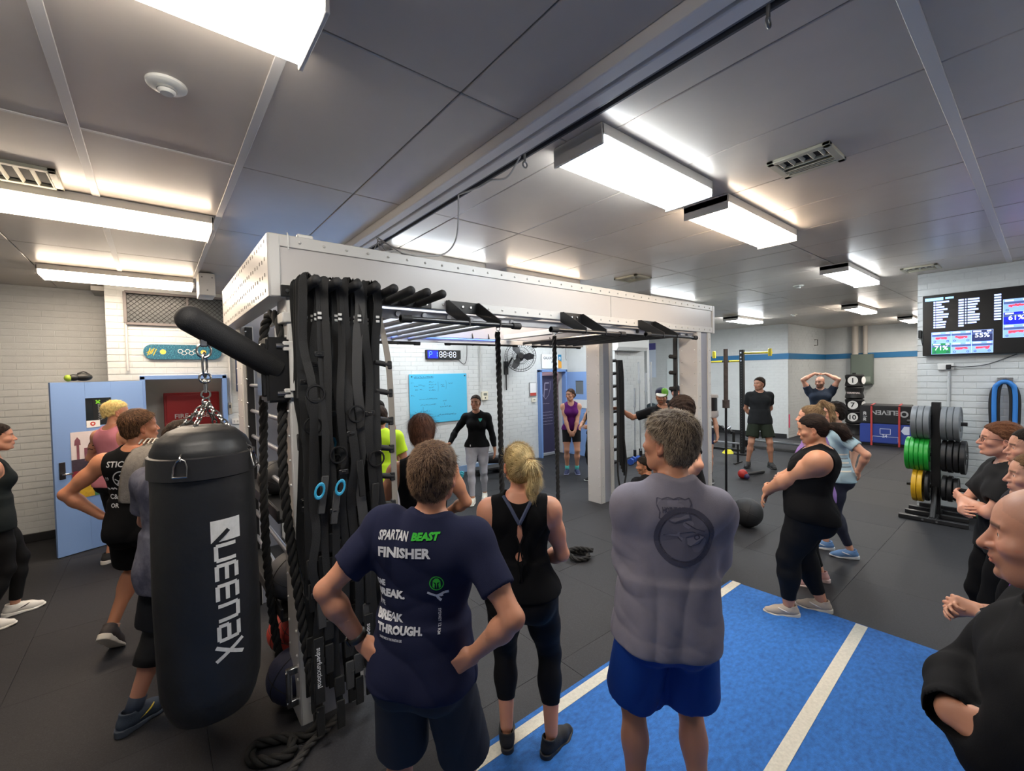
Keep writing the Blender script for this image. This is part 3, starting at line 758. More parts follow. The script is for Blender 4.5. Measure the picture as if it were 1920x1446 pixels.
brick_wall('wall_back', (-.47,YB,0), (1,0), 8.77, 0, ZC, (0,-1), holes=[(.32,1.26,0,2.09),(.20,1.42,2.83,3.24),(7.66,8.50,0,2.09)], hide=[(1.5,2.6,0,3.3),(6.1,6.6,0,1.2)])
brick_wall('wall_left', (-4.0,8.35,0), (1,0), 3.53, 0, ZC, (0,-1), keep=260, seed=5)
tag(MB().box((-.47+.03,8.08,ZC/2), (.06,.56,ZC)).build('wall_pier', WHITE, smooth=False), kind='structure')
brick_wall('wall_far', (14.2,4.77,0), (0,1), 6.2, 0, ZC, (-1,0), keep=150, seed=6)
brick_wall('wall_far_side', (14.2,4.77,0), (1,0), 3.3, 0, ZC, (0,-1), keep=40, seed=7)
brick_wall('wall_recess', (17.5,-1.0,0), (0,1), 5.8, 0, ZC, (-1,0), keep=60, seed=8)
brick_wall('wall_right', (8.4,-3.0,0), (0,1), 4.18, 0, ZC, (-1,0), keep=300, seed=9)
tag(MB().box((8.49,1.17,ZC/2),(.18,.02,ZC)).build('wall_right_end', WHITE, smooth=False), kind='structure')
brick_wall('wall_block', (8.3,6.30,0), (1,0), 1.05, 0, ZC, (0,-1), keep=60, seed=10)
b = MB(); b.box((8.25,7.05,ZC/2),(.1,1.5,ZC)); b.box((9.3,7.05,ZC/2),(.1,1.48,ZC)); tag(b.build('wall_block_side', WHITE, smooth=False), kind='structure')
for nm, c, d in (('wall_behind',(3,-3.05,ZC/2),(14.2,.1,ZC)),('wall_near_left',(-4.05,2.7,ZC/2),(.1,11.4,ZC)),('wall_far_left',(11.6,10.4,ZC/2),(6.6,.1,ZC)),('wall_recess_end',(13,-1.05,ZC/2),(9.2,.1,ZC)),('wall_passage',(9.9,8.5,ZC/2),(.1,3.9,ZC))):
    tag(MB().box(c, d).build(nm, WHITE, smooth=False), kind='structure')
# blue band round the far walls, skirting boards
BLUE = mat('#1b6a9c', .5)
for i, (c, d) in enumerate((((14.178,6.4,2.385),(.012,3.3,.165)),((15.8,4.748,2.385),(3.25,.012,.165)),((17.478,1.9,2.385),(.012,5.7,.165)))):
    tag(MB().box(c, d).build('trim_%d' % (i+1), BLUE, smooth=False), kind='structure')
SK = mat('#1c1c1e', .5)
for nm, c, d in (('baseboard_left',(-2.2,8.325,.055),(3.4,.03,.11)),('baseboard_recess',(17.46,1.9,.06),(.03,5.7,.12)),('baseboard_right',(8.365,-.9,.05),(.03,4.1,.10)),('baseboard_far',(14.17,7.6,.06),(.03,5.6,.12))):
    tag(MB().box(c, d, .004).build(nm, SK), kind='structure')
tag(MB().box((3.4,7.765,.07),(5.4,.03,.14),.004).build('baseboard_back', mat('#7d97b8', .5)), kind='structure')
# ---------------------------------------------------------------- floor of rubber mats
fl = tag(MB().box((6.6,3.5,-.06),(22,14,.08)).build('floor', mat('#0c0c0d', .9), smooth=False), kind='structure')
RUB = mat('#232326', .62, bump=(260,.35,.003), var=(140,.55,'#323236',.45,.75), spec=.35)
RUB2 = mat('#28282b', .66, bump=(260,.35,.003), var=(90,.5,'#343439',.45,.75), spec=.35)
mb = MB().box((0,0,0),(.9988,.9988,.02),.0012); o = mb.build('rubber_mat', RUB, fl); MATM = o.data; bpy.data.objects.remove(o)
r_ = random.Random(4); MAT2 = MATM.copy(); MAT2.materials.clear(); MAT2.materials.append(RUB2)
cells = [(.17+i, .18+j) for i in range(-5, 18) for j in range(-4, 11)]
cells.sort(key=lambda c: -seen((c[0]+.5, c[1]+.5, 0)))
for k, (x, y) in enumerate(cells):
    if k >= 300: break
    q = bpy.data.objects.new('rubber_mat', MATM if r_.random() < .7 else MAT2); C.objects.link(q); q.parent = fl; q.location = (x+.5, y+.5, -.010+r_.uniform(-.0012,0)); q.rotation_euler = (0,0,r_.uniform(-.002,.002)+PI/2*r_.randrange(4))
    if seen((x+.5,y+.5,0)) == 0 and k > 230: pass
rest = cells[300:]
if rest:
    b = MB()
    for x, y in rest: b.box((x+.5,y+.5,-.010),(.997,.997,.02))
    tag(b.build('rubber_mats', RUB, fl, smooth=False), kind='stuff')
# ---------------------------------------------------------------- ceiling of pressed metal panels
CEIL = mat('#c8beb3', .30, bump=(2.2,.12,.02), spec=.5, var=(1.3,.05))
ce = tag(MB().box((6.6,3.5,ZC+.16),(22,14,.1)).build('ceiling', mat('#3a3a3c', .9), smooth=False), kind='structure')
XJ = [-4.4+.69*k for k in range(0,33)]; off = -.264-XJ[6]; XJ = [x+off for x in XJ]
XJ = [x for x in XJ if x < 1.2]+[1.46]+[1.74]+[2.61-.69+.0+.69*k for k in range(0,24)]
YJ = [.32-1.37*2+1.37*k for k in range(0,11)]
me0 = {}
def panel(x0, x1, y0, y1, parent, dz):
    key = (round(x1-x0,3), round(y1-y0,3))
    if key not in me0:
        o = MB().box((0,0,0),(x1-x0-.006, y1-y0-.006,.024),.004).build('ceiling_panel', CEIL); me0[key] = o.data; bpy.data.objects.remove(o)
    q = bpy.data.objects.new('ceiling_panel', me0[key]); C.objects.link(q); q.parent = parent; q.location = ((x0+x1)/2,(y0+y1)/2,ZC+.012+dz); q.rotation_euler = (r_.uniform(-.002,.002), r_.uniform(-.0012,.0012), 0)
cel = [(a,b_,c,d) for a,b_ in zip(XJ,XJ[1:]) for c,d in zip(YJ,YJ[1:]) if not (1.45 < a < 1.7)]
cel.sort(key=lambda t: -seen(((t[0]+t[1])/2,(t[2]+t[3])/2,ZC)))
bb = MB()
for k, t in enumerate(cel):
    if k < 300: panel(*t, ce, r_.uniform(0,.0015))
    else: bb.box(((t[0]+t[1])/2,(t[2]+t[3])/2,ZC+.012),(t[1]-t[0]-.006,t[3]-t[2]-.006,.024))
tag(bb.build('ceiling_panels', CEIL, ce, smooth=False), kind='stuff')
STRIP = mat('#d8d3cd', .35)
for x in (-.264,.43):
    MB().box((x,3.2,ZC-.004),(.042,8.2,.008),.002).build('cover_strip', STRIP, ce)
for y in (3.06,):
    MB().box((-1.0,y,ZC-.003),(2.86,.018,.006),.001).build('cover_strip', STRIP, ce)
for y in (.32,):
    MB().box((9.5,y,ZC-.004),(15.4,.05,.008),.002).build('cover_strip', STRIP, ce)
# twin rail of an old folding partition, with the dark slot beside it
b = MB(); b.box((1.495,3.0,ZC-.022),(.072,9.6,.07),.006); b.box((1.588,3.0,ZC-.022),(.072,9.6,.07),.006); b.box((1.54,3.0,ZC+.0),(.03,9.6,.02))
ra = tag(b.build('trim_4', mat('#e9e4df', .45)), kind='structure')
b = MB(); b.box((1.69,3.0,ZC+.10),(.12,9.6,.02)); b.box((1.638,3.0,ZC+.05),(.012,9.6,.10)); b.box((1.742,3.0,ZC+.05),(.012,9.6,.10)); tag(b.build('trim_5', mat('#4c4c50', .7)), kind='structure')
MB().box((1.685,3.0,ZC+.03),(.075,9.6,.04),.004).build('track_channel', mat('#6d6d72', .5), ra)
# ---------------------------------------------------------------- fluorescent fittings
COOL = '#f4fbff'; WARM = '#ffe9cf'; NEUT = '#fff6ea'
def fitting(x0, x1, y0, y1, tone, label, k=1.):
    t = thing('ceiling_light', label, 'ceiling light', ((x0+x1)/2,(y0+y1)/2,ZC), 0, 'fluorescent fittings on the ceiling')
    lx, ly = x1-x0, y1-y0; b = MB()
    b.box((0,0,-.030),(lx,ly,.060),.004)
    for s in (-1,1): b.box((s*(lx/2-.008),0,-.06),(.016,ly,.10),.003)
    b.build('housing', mat('#d5d2cc', .4), t)
    d = MB(); pts = [(-ly/2+.004,0),(-ly/2+.012,-.034),(-ly/2+.03,-.042),(ly/2-.03,-.042),(ly/2-.012,-.034),(ly/2-.004,0)]
    d.prism(pts, -lx/2+.017, lx/2-.017, lambda u, v, w: (w, u, v-.060)); m = mat(tone, .4, emit=LAMP*k)
    d.build('diffuser', m, t, ang=20)
    return t
LI = [(-.97,.475,1.46,1.80,NEUT,'big glowing fluorescent fitting cut by the top left of the picture'),(-1.02,.40,4.10,4.53,WARM,'warm fluorescent fitting at the left edge of the ceiling'),(-.93,.43,6.72,7.17,WARM,'warm fluorescent fitting nearest the left wall, above the wire mesh window'),
 (1.80,2.96,1.44,1.79,COOL,'large bright fluorescent fitting next to the ceiling rail'),(3.24,4.62,1.47,1.81,WARM,'warm fluorescent fitting right behind the largest bright one'),(6.55,8.10,1.54,1.84,COOL,'cool fluorescent fitting before the television wall'),
 (10.95,12.5,2.42,2.70,NEUT,'small distant fluorescent fitting over the recess'),(10.8,12.25,4.68,5.04,COOL,'distant cool fluorescent fitting before the blue striped wall'),(15.0,16.4,2.2,2.5,NEUT,'farthest fluorescent fitting, half behind the television wall'),
 (1.85,3.0,4.10,4.50,COOL,'cool fluorescent fitting hidden above the front of the white rig'),(3.3,4.6,4.10,4.50,WARM,'warm fluorescent fitting hidden above the middle of the white rig'),(6.45,7.9,4.20,4.60,COOL,'cool fluorescent fitting behind the right end of the white rig'),
 (3.2,4.6,6.55,6.95,COOL,'cool fluorescent fitting over the blue whiteboard'),(6.2,7.6,6.35,6.75,COOL,'cool fluorescent fitting over the back doorway')]
LI += [(10.0,11.4,6.8,7.15,COOL,'unseen cool fitting added to brighten the far corner behind the rig',2.2),(8.9,10.3,1.46,1.80,COOL,'cool fluorescent fitting over the floor between television wall and rig',1.5)][:1]  # fitting hidden by the rig, added to brighten the far walls
for i_ in (6,7,8): LI[i_] = LI[i_]+(2.0,)
LI += [(6.2,7.6,-1.22,-.88,COOL,'unseen fitting of the nearest row, added to light the television wall',1.2),(3.2,4.6,-1.22,-.88,NEUT,'unseen fitting of the nearest row, added right of the picture',.8)]  # out-of-view row continuing the ceiling spacing, added to brighten the television wall
for a in LI: fitting(*a)
# ======================= TRAINING RIG ==================================================
ALU = mat('#c6c5c2', .38, bump=(40,.05), spec=.5); FASC = mat('#bab7b5', .32, spec=.5); GREYP = mat('#8d8f98', .45); BLK = mat('#141415', .42, bump=(200,.15)); BLKS = mat('#1a1a1b', .3, coat=.2)
STEEL = mat('#b9bbbe', .25, 1.); FOAM = mat('#1b1b1c', .7, bump=(180,.3)); RUNGM = mat('#8b8e95', .35, .6); LINEM = mat('#6e6e70', .5)
rig = thing('training_rig', 'large white metal training rig with pegs, bars and riveted columns', 'training rig', (.60, 2.77, 0))
rx, ry = .60, 2.77
def rp(name, b, m, parent=None, **k): return b.build(name, m, parent or rig, **k)
def L3(x, y, z): return (x-rx, y-ry, z)
RIV = None
def rivets(parent, pts, n):
    """small domed rivets joined on one strip"""
    b = MB()
    for p in pts: b.ball(L3(*p), .0085, 8, 5)
    tag(b.build('rivets', ALU, parent), kind='stuff')
def column(x0, x1, y0, y1, front=True):
    b = MB(); b.box(L3((x0+x1)/2,(y0+y1)/2,1.26),(x1-x0-.012,y1-y0-.012,2.52)); c = rp('column', b, GREYP, smooth=False)
    for a, w in ((x0,.092),(x1-.075,.075)):
        for s, y in ((-1,y0),(1,y1)):
            e = MB().box(L3(a+w/2, y-s*.0, 1.26),(w,.016,2.52),.002).build('edge_strip', ALU, c)
    for s, x in ((-1,x0),(1,x1)): MB().box(L3(x,(y0+y1)/2,1.26),(.014,y1-y0+.01,2.52),.002).build('side_plate', FASC, c)
    rivets(c, [(x0+.05, y0-.008, .12+.145*k) for k in range(17)]+[(x1-.03, y0-.008, .12+.145*k) for k in range(17)]+[(x0-.007, y0+.03, .12+.145*k) for k in range(17)]+[(x0-.007, y1-.03, .12+.145*k) for k in range(17)], 0)
    return c
cFL = column(.607,.969,2.77,3.0); cFR = column(5.24,5.58,2.77,3.0); cBL = column(.607,.95,4.52,4.78); cBR = column(5.30,5.62,4.37,4.62)
# header: two long beams and two end panels
def beam(y, s, boards=True):
    MB().box(L3(3.09,y-s*.03,2.69),(5.1,.05,.34)).build('beam_core', GREYP, rig, smooth=False)
    for z, h in ((2.835,.068),(2.555,.068)):
        r = rp('rail', MB().box(L3(3.09,y+s*.002,z),(5.15,.026,h),.003), ALU)
        rivets(r, [(.68+.135*k, y+s*.017, z) for k in range(37)], 0)
    for a, e in ((.575,3.545),(3.55,5.61)): rp('fascia_panel', MB().box(L3((a+e)/2,y-s*.004,2.695),(e-a,.02,.214),.002), FASC)
    for x in (.545,5.638): rp('end_stile', MB().box(L3(x,y+s*.004,2.69),(.062,.032,.356),.008), ALU)
beam(2.77,-1); beam(4.80,1)
for x, s in ((.516,-1),(5.665,1)):
    e = rp('end_panel', MB().box(L3(x,3.785,2.69),(.012,2.05,.352),.003), FASC)
    if s < 0:
        b = MB()
        for i in range(26):
            for z in (2.835,2.735,2.645,2.555): b.box(L3(x-.006, 2.84+.075*i, z-.006*((i%2))),(.004,.010,.020))
        tag(b.build('punched_slots', mat('#57534f', .6), e, smooth=False), kind='stuff')
rp('header_floor', MB().box(L3(.57,3.785,2.53),(.1,2.0,.03)), ALU)
# peg rail with eight foam pegs
pl = rp('peg_plate', MB().box(L3(1.045,2.745,2.548),(.95,.022,.064),.003), BLK)
for x in (.60,1.15,1.48): MB().bar(L3(x,2.735,2.548), L3(x,2.728,2.548), .012, 6).build('bolt', STEEL, pl)
PEGX = [.665+.1085*i for i in range(8)]
for x in PEGX:
    b = MB(); b.bar(L3(x,2.745,2.545), L3(x+.01,2.44,2.565), .027, 16); b.ball(L3(x+.01,2.44,2.565), .0275, 16, 10); g = rp('peg', b, FOAM)
# pull-up bars, front row proud of the header, back row under the rear beam
def pullup(x0, x1, y, z, yb, bx, wide=True):
    b = MB(); b.bar(L3(x0,y,z), L3(x1,y,z), .0165, 14); g = rp('pull_up_bar', b, BLKS)
    for a, e in ((x0,x0+.07),(x1-.07,x1)):
        MB().bar(L3(a,y,z), L3(e,y,z), .024, 14).build('grip_end', FOAM, g)
    for xx in (bx-.13,bx+.13):
        s = 1 if yb > y else -1; m = MB(); pts = [(yb, 2.585),(yb, 2.50),(y+s*.025, z-.018),(y-s*.02, z-.018),(y-s*.02, z+.03),(yb-s*.04, 2.585)]
        m.prism(pts, xx-.004, xx+.004, lambda u, v, w: L3(w, u, v)); m.build('bracket_arm', BLK, g, smooth=False)
    MB().box(L3(bx,yb-(.006 if yb > y else -.006),2.545),(.27,.012,.085),.002).build('bracket_plate', BLK, g)
    for k in (-.07,.0,.07): MB().bar(L3(bx+k,yb-(.014 if yb > y else -.014),2.55), L3(bx+k,yb-(.02 if yb > y else -.02),2.55), .009, 6).build('bolt', STEEL, g)
pullup(1.16,2.10,2.47,2.397,2.752,1.78); pullup(2.42,3.36,2.47,2.39,2.752,2.95); pullup(3.70,4.66,2.47,2.402,2.752,4.12)
pullup(1.45,2.45,4.72,2.43,4.78,2.05); pullup(2.80,3.95,4.72,2.44,4.78,3.35); pullup(4.25,5.26,4.72,2.44,4.78,4.75)
# monkey bars
for i, x in enumerate([1.10+.20*k for k in range(7)]+[4.05+.17*k for k in range(7)]):
    z = 2.475; g = rp('rung', MB().bar(L3(x,2.80,z), L3(x,4.76,z), .019, 12), RUNGM if i < 7 else BLKS)
for y in (2.83,4.70): rp('inner_rail', MB().box(L3(3.1,y,2.475),(4.4,.03,.06),.003), mat('#a6a8ac', .35))
rp('cross_beam', MB().box(L3(2.62,3.78,2.55),(.09,1.95,.06),.004), ALU); rp('cross_beam', MB().box(L3(3.78,3.78,2.55),(.09,1.95,.06),.004), ALU)
for x in (2.63,3.50): MB().torus(L3(x, 3.42 if x < 3 else 3.52, 2.50), .028, .005, Matrix.Rotation(PI/2,3,'Y'), 16, 6).build('rope_hook', STEEL, rig)
# blue light strip under the rear beam
rp('light_strip', MB().box(L3(2.7,4.68,2.50),(1.7,.02,.012)), mat('#5b7cff', .4, emit=2.0), smooth=False)
# stall bars on the left side, between the left columns
bk = rp('perforated_upright', MB().box(L3(.66,4.49,1.26),(.055,.03,2.5),.002), BLK)
for k in range(23): MB().ball(L3(.632,4.475,.16+.105*k), .010, 8, 5).build('bolt', STEEL, bk) if k % 2 == 0 else None
for k in range(8): rp('stall_bar', MB().bar(L3(.665,3.0,.42+.225*k+.0), L3(.665,4.50,.42+.225*k), .0165, 12), RUNGM)
for z in (.52,1.15):
    b = MB(); b.box(L3(.72,3.75,z),(.30,1.4,.025),.003); b.box(L3(.575,3.75,z+.035),(.018,1.4,.07),.003); b.box(L3(.86,3.75,z+.035),(.018,1.4,.07),.003); rp('ball_tray', b, BLK)
# short foam pegs on the right hand columns
for c, x, y, s in ((cBR,5.64,4.40,1),(cFR,5.225,3.03,-1)):
    u = MB().box(L3(x+s*.008,y+.02,1.26),(.03,.05,2.4),.003).build('peg_upright', BLK, c)
    for k in range(9):
        b = MB(); b.bar(L3(x+s*.02,y+.02,.58+.205*k), L3(x+s*.12,y+.02,.585+.205*k), .026, 12); b.ball(L3(x+s*.12,y+.02,.585+.205*k), .0262, 12, 8); b.build('foam_peg', FOAM, u)
# ---- the padded arm that carries the heavy bag
tip = AR([.149,2.664,2.350]); root_ = AR([.545,2.80,2.105])
ba = rp('bag_arm_bracket', MB().box(L3(.545,2.845,2.10),(.12,.19,.37),.012,seg=2), BLK)
MB().box(L3(.478,2.845,2.10),(.03,.14,.30),.008).build('bracket_cover', BLKS, ba)
for z in (2.235,1.965):
    MB().box(L3(.635,2.755,z),(.13,.035,.055),.005).build('clamp', ALU, ba)
    for y in (2.752,2.945): MB().bar(L3(.535,y,z), L3(.60,y,z), .016, 10).build('clamp_bolt', STEEL, ba)
MB().bar(L3(.62,2.735,2.22), L3(.62,2.735,1.98), .022, 14).build('hinge_pin', ALU, ba)
b = MB(); d = nrm(tip-root_); b.bar(L3(*(root_+d*.0)), L3(*(tip+d*.0)), .066, 28); b.ball(L3(*tip), .0665, 24, 14); arm_ = rp('bag_arm', b, FOAM)
eb = tip-d*.06+AR([0,0,-.066]); MB().box(L3(*(eb-AR([0,0,.012]))),(.035,.03,.05),.006).build('eye_bracket', STEEL, arm_)
# ---- heavy bag with chain: a thing that hangs from the arm
BAGX, BAGY = .172, 2.60; BT, BBm = 1.755, .435; BR = .212
bag = thing('heavy_bag', 'huge black heavy bag with white lettering hanging on chains from the padded arm', 'punching bag', (BAGX, BAGY, BBm))
LEA = mat('#161719', .5, bump=(9,.25,.02), var=(6,.25)); hB = BT-BBm
prof = [(0,0),(.09,.004),(.17,.025),(.188,.07),(.206,.14),(BR,.25),(BR+.004,.6),(BR,.95),(BR-.004,hB-.10),(BR-.010,hB-.03),(BR-.030,hB+.012),(BR-.075,hB+.055),(.09,hB+.075),(0,hB+.08)]
b = MB(); b.lathe([(r, z) for r, z in zip(np.interp(np.linspace(0,13,53), range(14), [p[0] for p in prof]), np.interp(np.linspace(0,13,53), range(14), [p[1] for p in prof]))], 56)
for v in b.bm.verts:                       # puckers below the rings and sagging folds on the shoulder
    a = math.atan2(v.co.y, v.co.x); z = v.co.z; rr = math.hypot(v.co.x, v.co.y)
    if rr > .02:
        k = 1+.012*math.sin(a*4+.8)*max(0,1-abs(z-hB+.06)/.16)+.010*math.sin(a*11+z*9)*max(0,(z-hB+.10)/.16)+.004*math.sin(a*5+z*7)
        v.co.x *= k; v.co.y *= k
bo = b.build('bag_body', LEA, bag)
b = MB(); 
for i in range(3): pass
b.lathe([(BR+.000,hB-.155),(BR+.008,hB-.15),(BR+.006,hB-.055),(BR-.004,hB-.05)], 56); b.build('top_band', mat('#1c1c1e', .45, bump=(12,.3,.01)), bag)
# chain
CH = mat('#b4b2ae', .22, 1.)
def chain(a, c, parent, lk=.042, r=.0042, name='chain_link'):
    a = AR(a); c = AR(c); n = max(2, int(np.linalg.norm(c-a)/(lk*.74))); d = nrm(c-a); q = Vector(d).to_track_quat('X','Z').to_matrix()
    for i in range(n):
        p = a+(c-a)*((i+.5)/n); M = q @ Matrix.Rotation(PI/2*(i%2)+.4, 3, 'X')
        MB().torus(p, lk*.26, r, M, 14, 6, 1.75).build(name, CH, parent)
loc = lambda p: AR(p)-AR([BAGX,BAGY,BBm])
top = loc(eb-AR([0,0,.02])); hub = AR([0.01,0,hB+.33])
MB().torus(top-AR([0,0,.035]), .030, .0055, Matrix.Rotation(PI/2,3,'X')@Matrix.Rotation(PI/2,3,'Z'), 20, 8, 1.15).build('shackle', CH, bag)
b = MB(); p0 = top-AR([0,0,.108]); b.torus(p0, .022, .0055, Matrix.Rotation(PI/2,3,'Y')@Matrix.Rotation(.5,3,'X'), 20, 8, 2.5); b.build('carabiner', CH, bag)
b = MB(); p1 = top-AR([0,0,.172]); b.torus(p1, .024, .0055, Matrix.Rotation(PI/2,3,'X'), 18, 8); b.bar(p1-AR([0,0,.02]), p1-AR([0,0,.075]), .0085, 10); b.ball(p1-AR([0,0,.02]), .014, 10, 6); b.build('swivel', CH, bag)
s0 = p1-AR([0,0,.068]); b = MB(); b.torus(s0-AR([0,0,.015]), .019, .0048, Matrix.Rotation(PI/2,3,'X'), 16, 6); b.torus(s0-AR([0,0,.052]), .019, .0048, Matrix.Rotation(PI/2,3,'X')@Matrix.Rotation(.6,3,'Y'), 16, 6); b.build('s_hook', CH, bag); hub = s0-AR([0,0,.055])
for a in (-2.02, -.52, 1.05, 2.62):
    e = AR([math.cos(a)*(BR+.004), math.sin(a)*(BR+.004), hB-.085]); chain(hub, e+AR([0,0,.03]), bag)
    ring = MB(); N = nrm(AR([math.cos(a), math.sin(a), .25])); T = AR([-math.sin(a), math.cos(a), 0]); B_ = np.cross(N, T)
    pts = [e+N*.008+T*x+B_*z for x, z in ((-.028,-.045),(-.026,0),(-.016,.026),(0,.034),(.016,.026),(.026,0),(.028,-.045),(-.028,-.045))]
    ring.tube(pts, .0042, 6); ring.build('d_ring', CH, bag)
# lettering down the side of the bag
def strokes(lines, w): return join2([line2(l, w) for l in lines])
w = .0165; H_ = .078; S_ = .067
GL = {'U':[[(0,H_),(0,0),(S_,0),(S_,H_)]], 'E':[[(S_,H_),(0,H_),(0,0),(S_,0)],[(0,H_/2),(S_,H_/2)]], 'N':[[(0,0),(0,H_),(S_,H_),(S_,0)]], 'A':[[(0,H_),(S_,H_),(S_,0),(0,0),(0,H_/2),(S_,H_/2)]], 'X':[[(0,-.015),(S_,H_+.015)],[(0,H_+.015),(S_,-.015)]]}
x = 0; shp = [poly2([(0,-.01),(.115,.0),(.115,.125),(0,.125)])]
shp = [poly2([(.0,-.018),(.10,-.018),(.10,.098),(.0,.098)])]
lets = []; x = .118
for ch in 'UEENAX': lets.append(place2(strokes(GL[ch], w), x, 0)); x += S_+w+.009
bagt = ([tuple(v.co) for v in bo.data.vertices], [tuple(p.vertices) for p in bo.data.polygons])
ca = math.atan2(-BAGY, -BAGX)+.05; N_ = AR([math.cos(ca), math.sin(ca), 0]); T_ = AR([-math.sin(ca), math.cos(ca), 0])
oo = AR([0,0,hB-.345])+T_*.022; Ud = nrm(AR([0,0,-1.])+T_*.0); Vd = np.cross(N_, Ud)
PRT = mat('#c9c9c6', .6, var=(30,.1))
def grid_sub(shape, n=4):
    """split quads so print follows round surfaces"""
    v, t = shape; nv, nt = [], []
    for q in t:
        if len(q) != 4: k = len(nv); nv += [v[i] for i in q]; nt.append(tuple(range(k, k+len(q)))); continue
        a, b_, c, d_ = [AR(v[i]) for i in q]; k = len(nv)
        for i in range(n+1):
            for j in range(n+1): s_, t_ = i/n, j/n; nv.append((a*(1-s_)+b_*s_)*(1-t_)+(d_*(1-s_)+c*s_)*t_)
        for i in range(n):
            for j in range(n): nt.append((k+i*(n+1)+j, k+(i+1)*(n+1)+j, k+(i+1)*(n+1)+j+1, k+i*(n+1)+j+1))
    return AR(nv), nt
print_on('bag_lettering', grid_sub(join2(shp+lets)), oo, Ud, Vd, bagt, PRT, bag, .002)
print_on('bag_lettering', grid_sub(line2([(.050,.052),(.108,-.012)],.019)), oo, Ud, Vd, bagt, LEA, bag, .004)
# ---- ropes
ROPE = mat('#1d1c1b', .85, bump=(70,.6,.004)); ROPE2 = mat('#2c2a29', .85, bump=(70,.6,.004))
def rope(name, pts, r, label, cat, m=ROPE, parent=None, group=None, n=None, pitch=None):
    """three twisted strands along a spline"""
    p = spl(pts, n or max(30, int(sum(np.linalg.norm(AR(a)-AR(b)) for a, b in zip(pts, pts[1:]))/.018))); p0 = p[0].copy(); p = p-p0
    s = np.concatenate([[0], np.cumsum(np.linalg.norm(np.diff(p,axis=0),axis=1))]); T = np.gradient(p,axis=0); T /= np.linalg.norm(T,axis=1)[:,None]+1e-9
    ref = AR([.3,.5,.81]); N = np.cross(T, ref); N /= np.linalg.norm(N,axis=1)[:,None]+1e-9; Bn = np.cross(T, N); pt = pitch or r*7; b = MB()
    for k in range(3):
        a = s/pt*2*PI+k*2*PI/3; b.tube(p+(np.cos(a)[:,None]*N+np.sin(a)[:,None]*Bn)*r*.52, r*.55, 6)
    o = b.build(name, m, parent, ang=80); o.location = p0
    return tag(o, label, cat, group) if parent is None else o
rope('climbing_rope', [(2.62,3.42,2.46),(2.63,3.42,1.8),(2.64,3.43,1.1),(2.66,3.44,.06)], .027, 'black climbing rope hanging left of the coach side, nearer the whiteboard', 'rope')
rope('climbing_rope', [(3.50,3.52,2.46),(3.50,3.52,1.8),(3.51,3.52,1.1),(3.50,3.50,.30),(3.52,3.46,.06),(3.60,3.36,.03),(3.66,3.24,.03),(3.58,3.16,.03),(3.46,3.22,.03),(3.48,3.34,.07),(3.60,3.30,.085),(3.70,3.18,.07)], .026, 'black climbing rope hanging before the dark banner doorway', 'rope')
rope('battle_rope', [(.60,3.22,.012),(.54,3.20,.6),(.52,3.19,1.2),(.535,3.17,1.9),(.545,3.15,2.30),(.56,3.10,2.42),(.575,3.02,2.45),(.585,2.93,2.40),(.59,2.86,2.28),(.575,2.835,1.9),(.56,2.80,1.5),(.575,2.74,1.1),(.60,2.69,.75),(.63,2.655,.40),(.66,2.62,.12),(.60,2.64,.03),(.48,2.72,.025),(.36,2.76,.025),(.33,2.68,.025),(.40,2.60,.025),(.50,2.58,.025),(.53,2.66,.028)], .027, 'thick black battle rope slung over the rig frame beside the heavy bag', 'rope', n=330)
rope('battle_rope', [(.79,2.68,.026),(.70,2.62,.026),(.60,2.57,.026),(.48,2.46,.026),(.40,2.40,.026)], .022, 'loose rope end on the mat with a whipped silvery tip', 'rope', ROPE2)
for z, y in ((2.43,3.0),):
    b = MB(); b.bar((.60-rx,2.86-ry,2.40),(.60-rx,3.20-ry,2.40),.016,10); b.box((.60-rx,2.82-ry,2.40),(.05,.14,.06),.006); rp('rope_hanger', b, ALU)
t = MB().bar(L3(.55,2.80,.33), L3(.55,2.80,.14), .017, 12); t.box(L3(.585,2.80,.33),(.10,.03,.04),.004); t.box(L3(.585,2.80,.14),(.10,.03,.04),.004); rp('anchor_handle', t, STEEL)
# ---- straps on the first pegs
WEB = mat('#151515', .75, bump=(300,.4)); WEBG = mat('#3c3c3c', .75, bump=(300,.4)); WEBB = mat('#8c857b', .8, bump=(300,.4)); CAR = mat('#3aa0c8', .35)
def ribbon(b, pts, wdir, w, th=.003):
    p = spl(pts, max(8, len(pts)*5)); T = np.gradient(p,axis=0); wd = AR(wdir, float)
    prev = None
    for i in range(len(p)):
        t_ = nrm(T[i]); s_ = nrm(wd-t_*(wd@t_)); n_ = np.cross(t_, s_)
        q = [b.bm.verts.new(p[i]+s_*a*w/2+n_*c*th/2) for a, c in ((-1,-1),(1,-1),(1,1),(-1,1))]
        if prev:
            for k in range(4): b.bm.faces.new((prev[k], prev[(k+1)%4], q[(k+1)%4], q[k]))
        else: b.bm.faces.new(q[::-1])
        prev = q
    b.bm.faces.new(prev)
rs = random.Random(11)
peg_ = ['first','second','third','fourth']
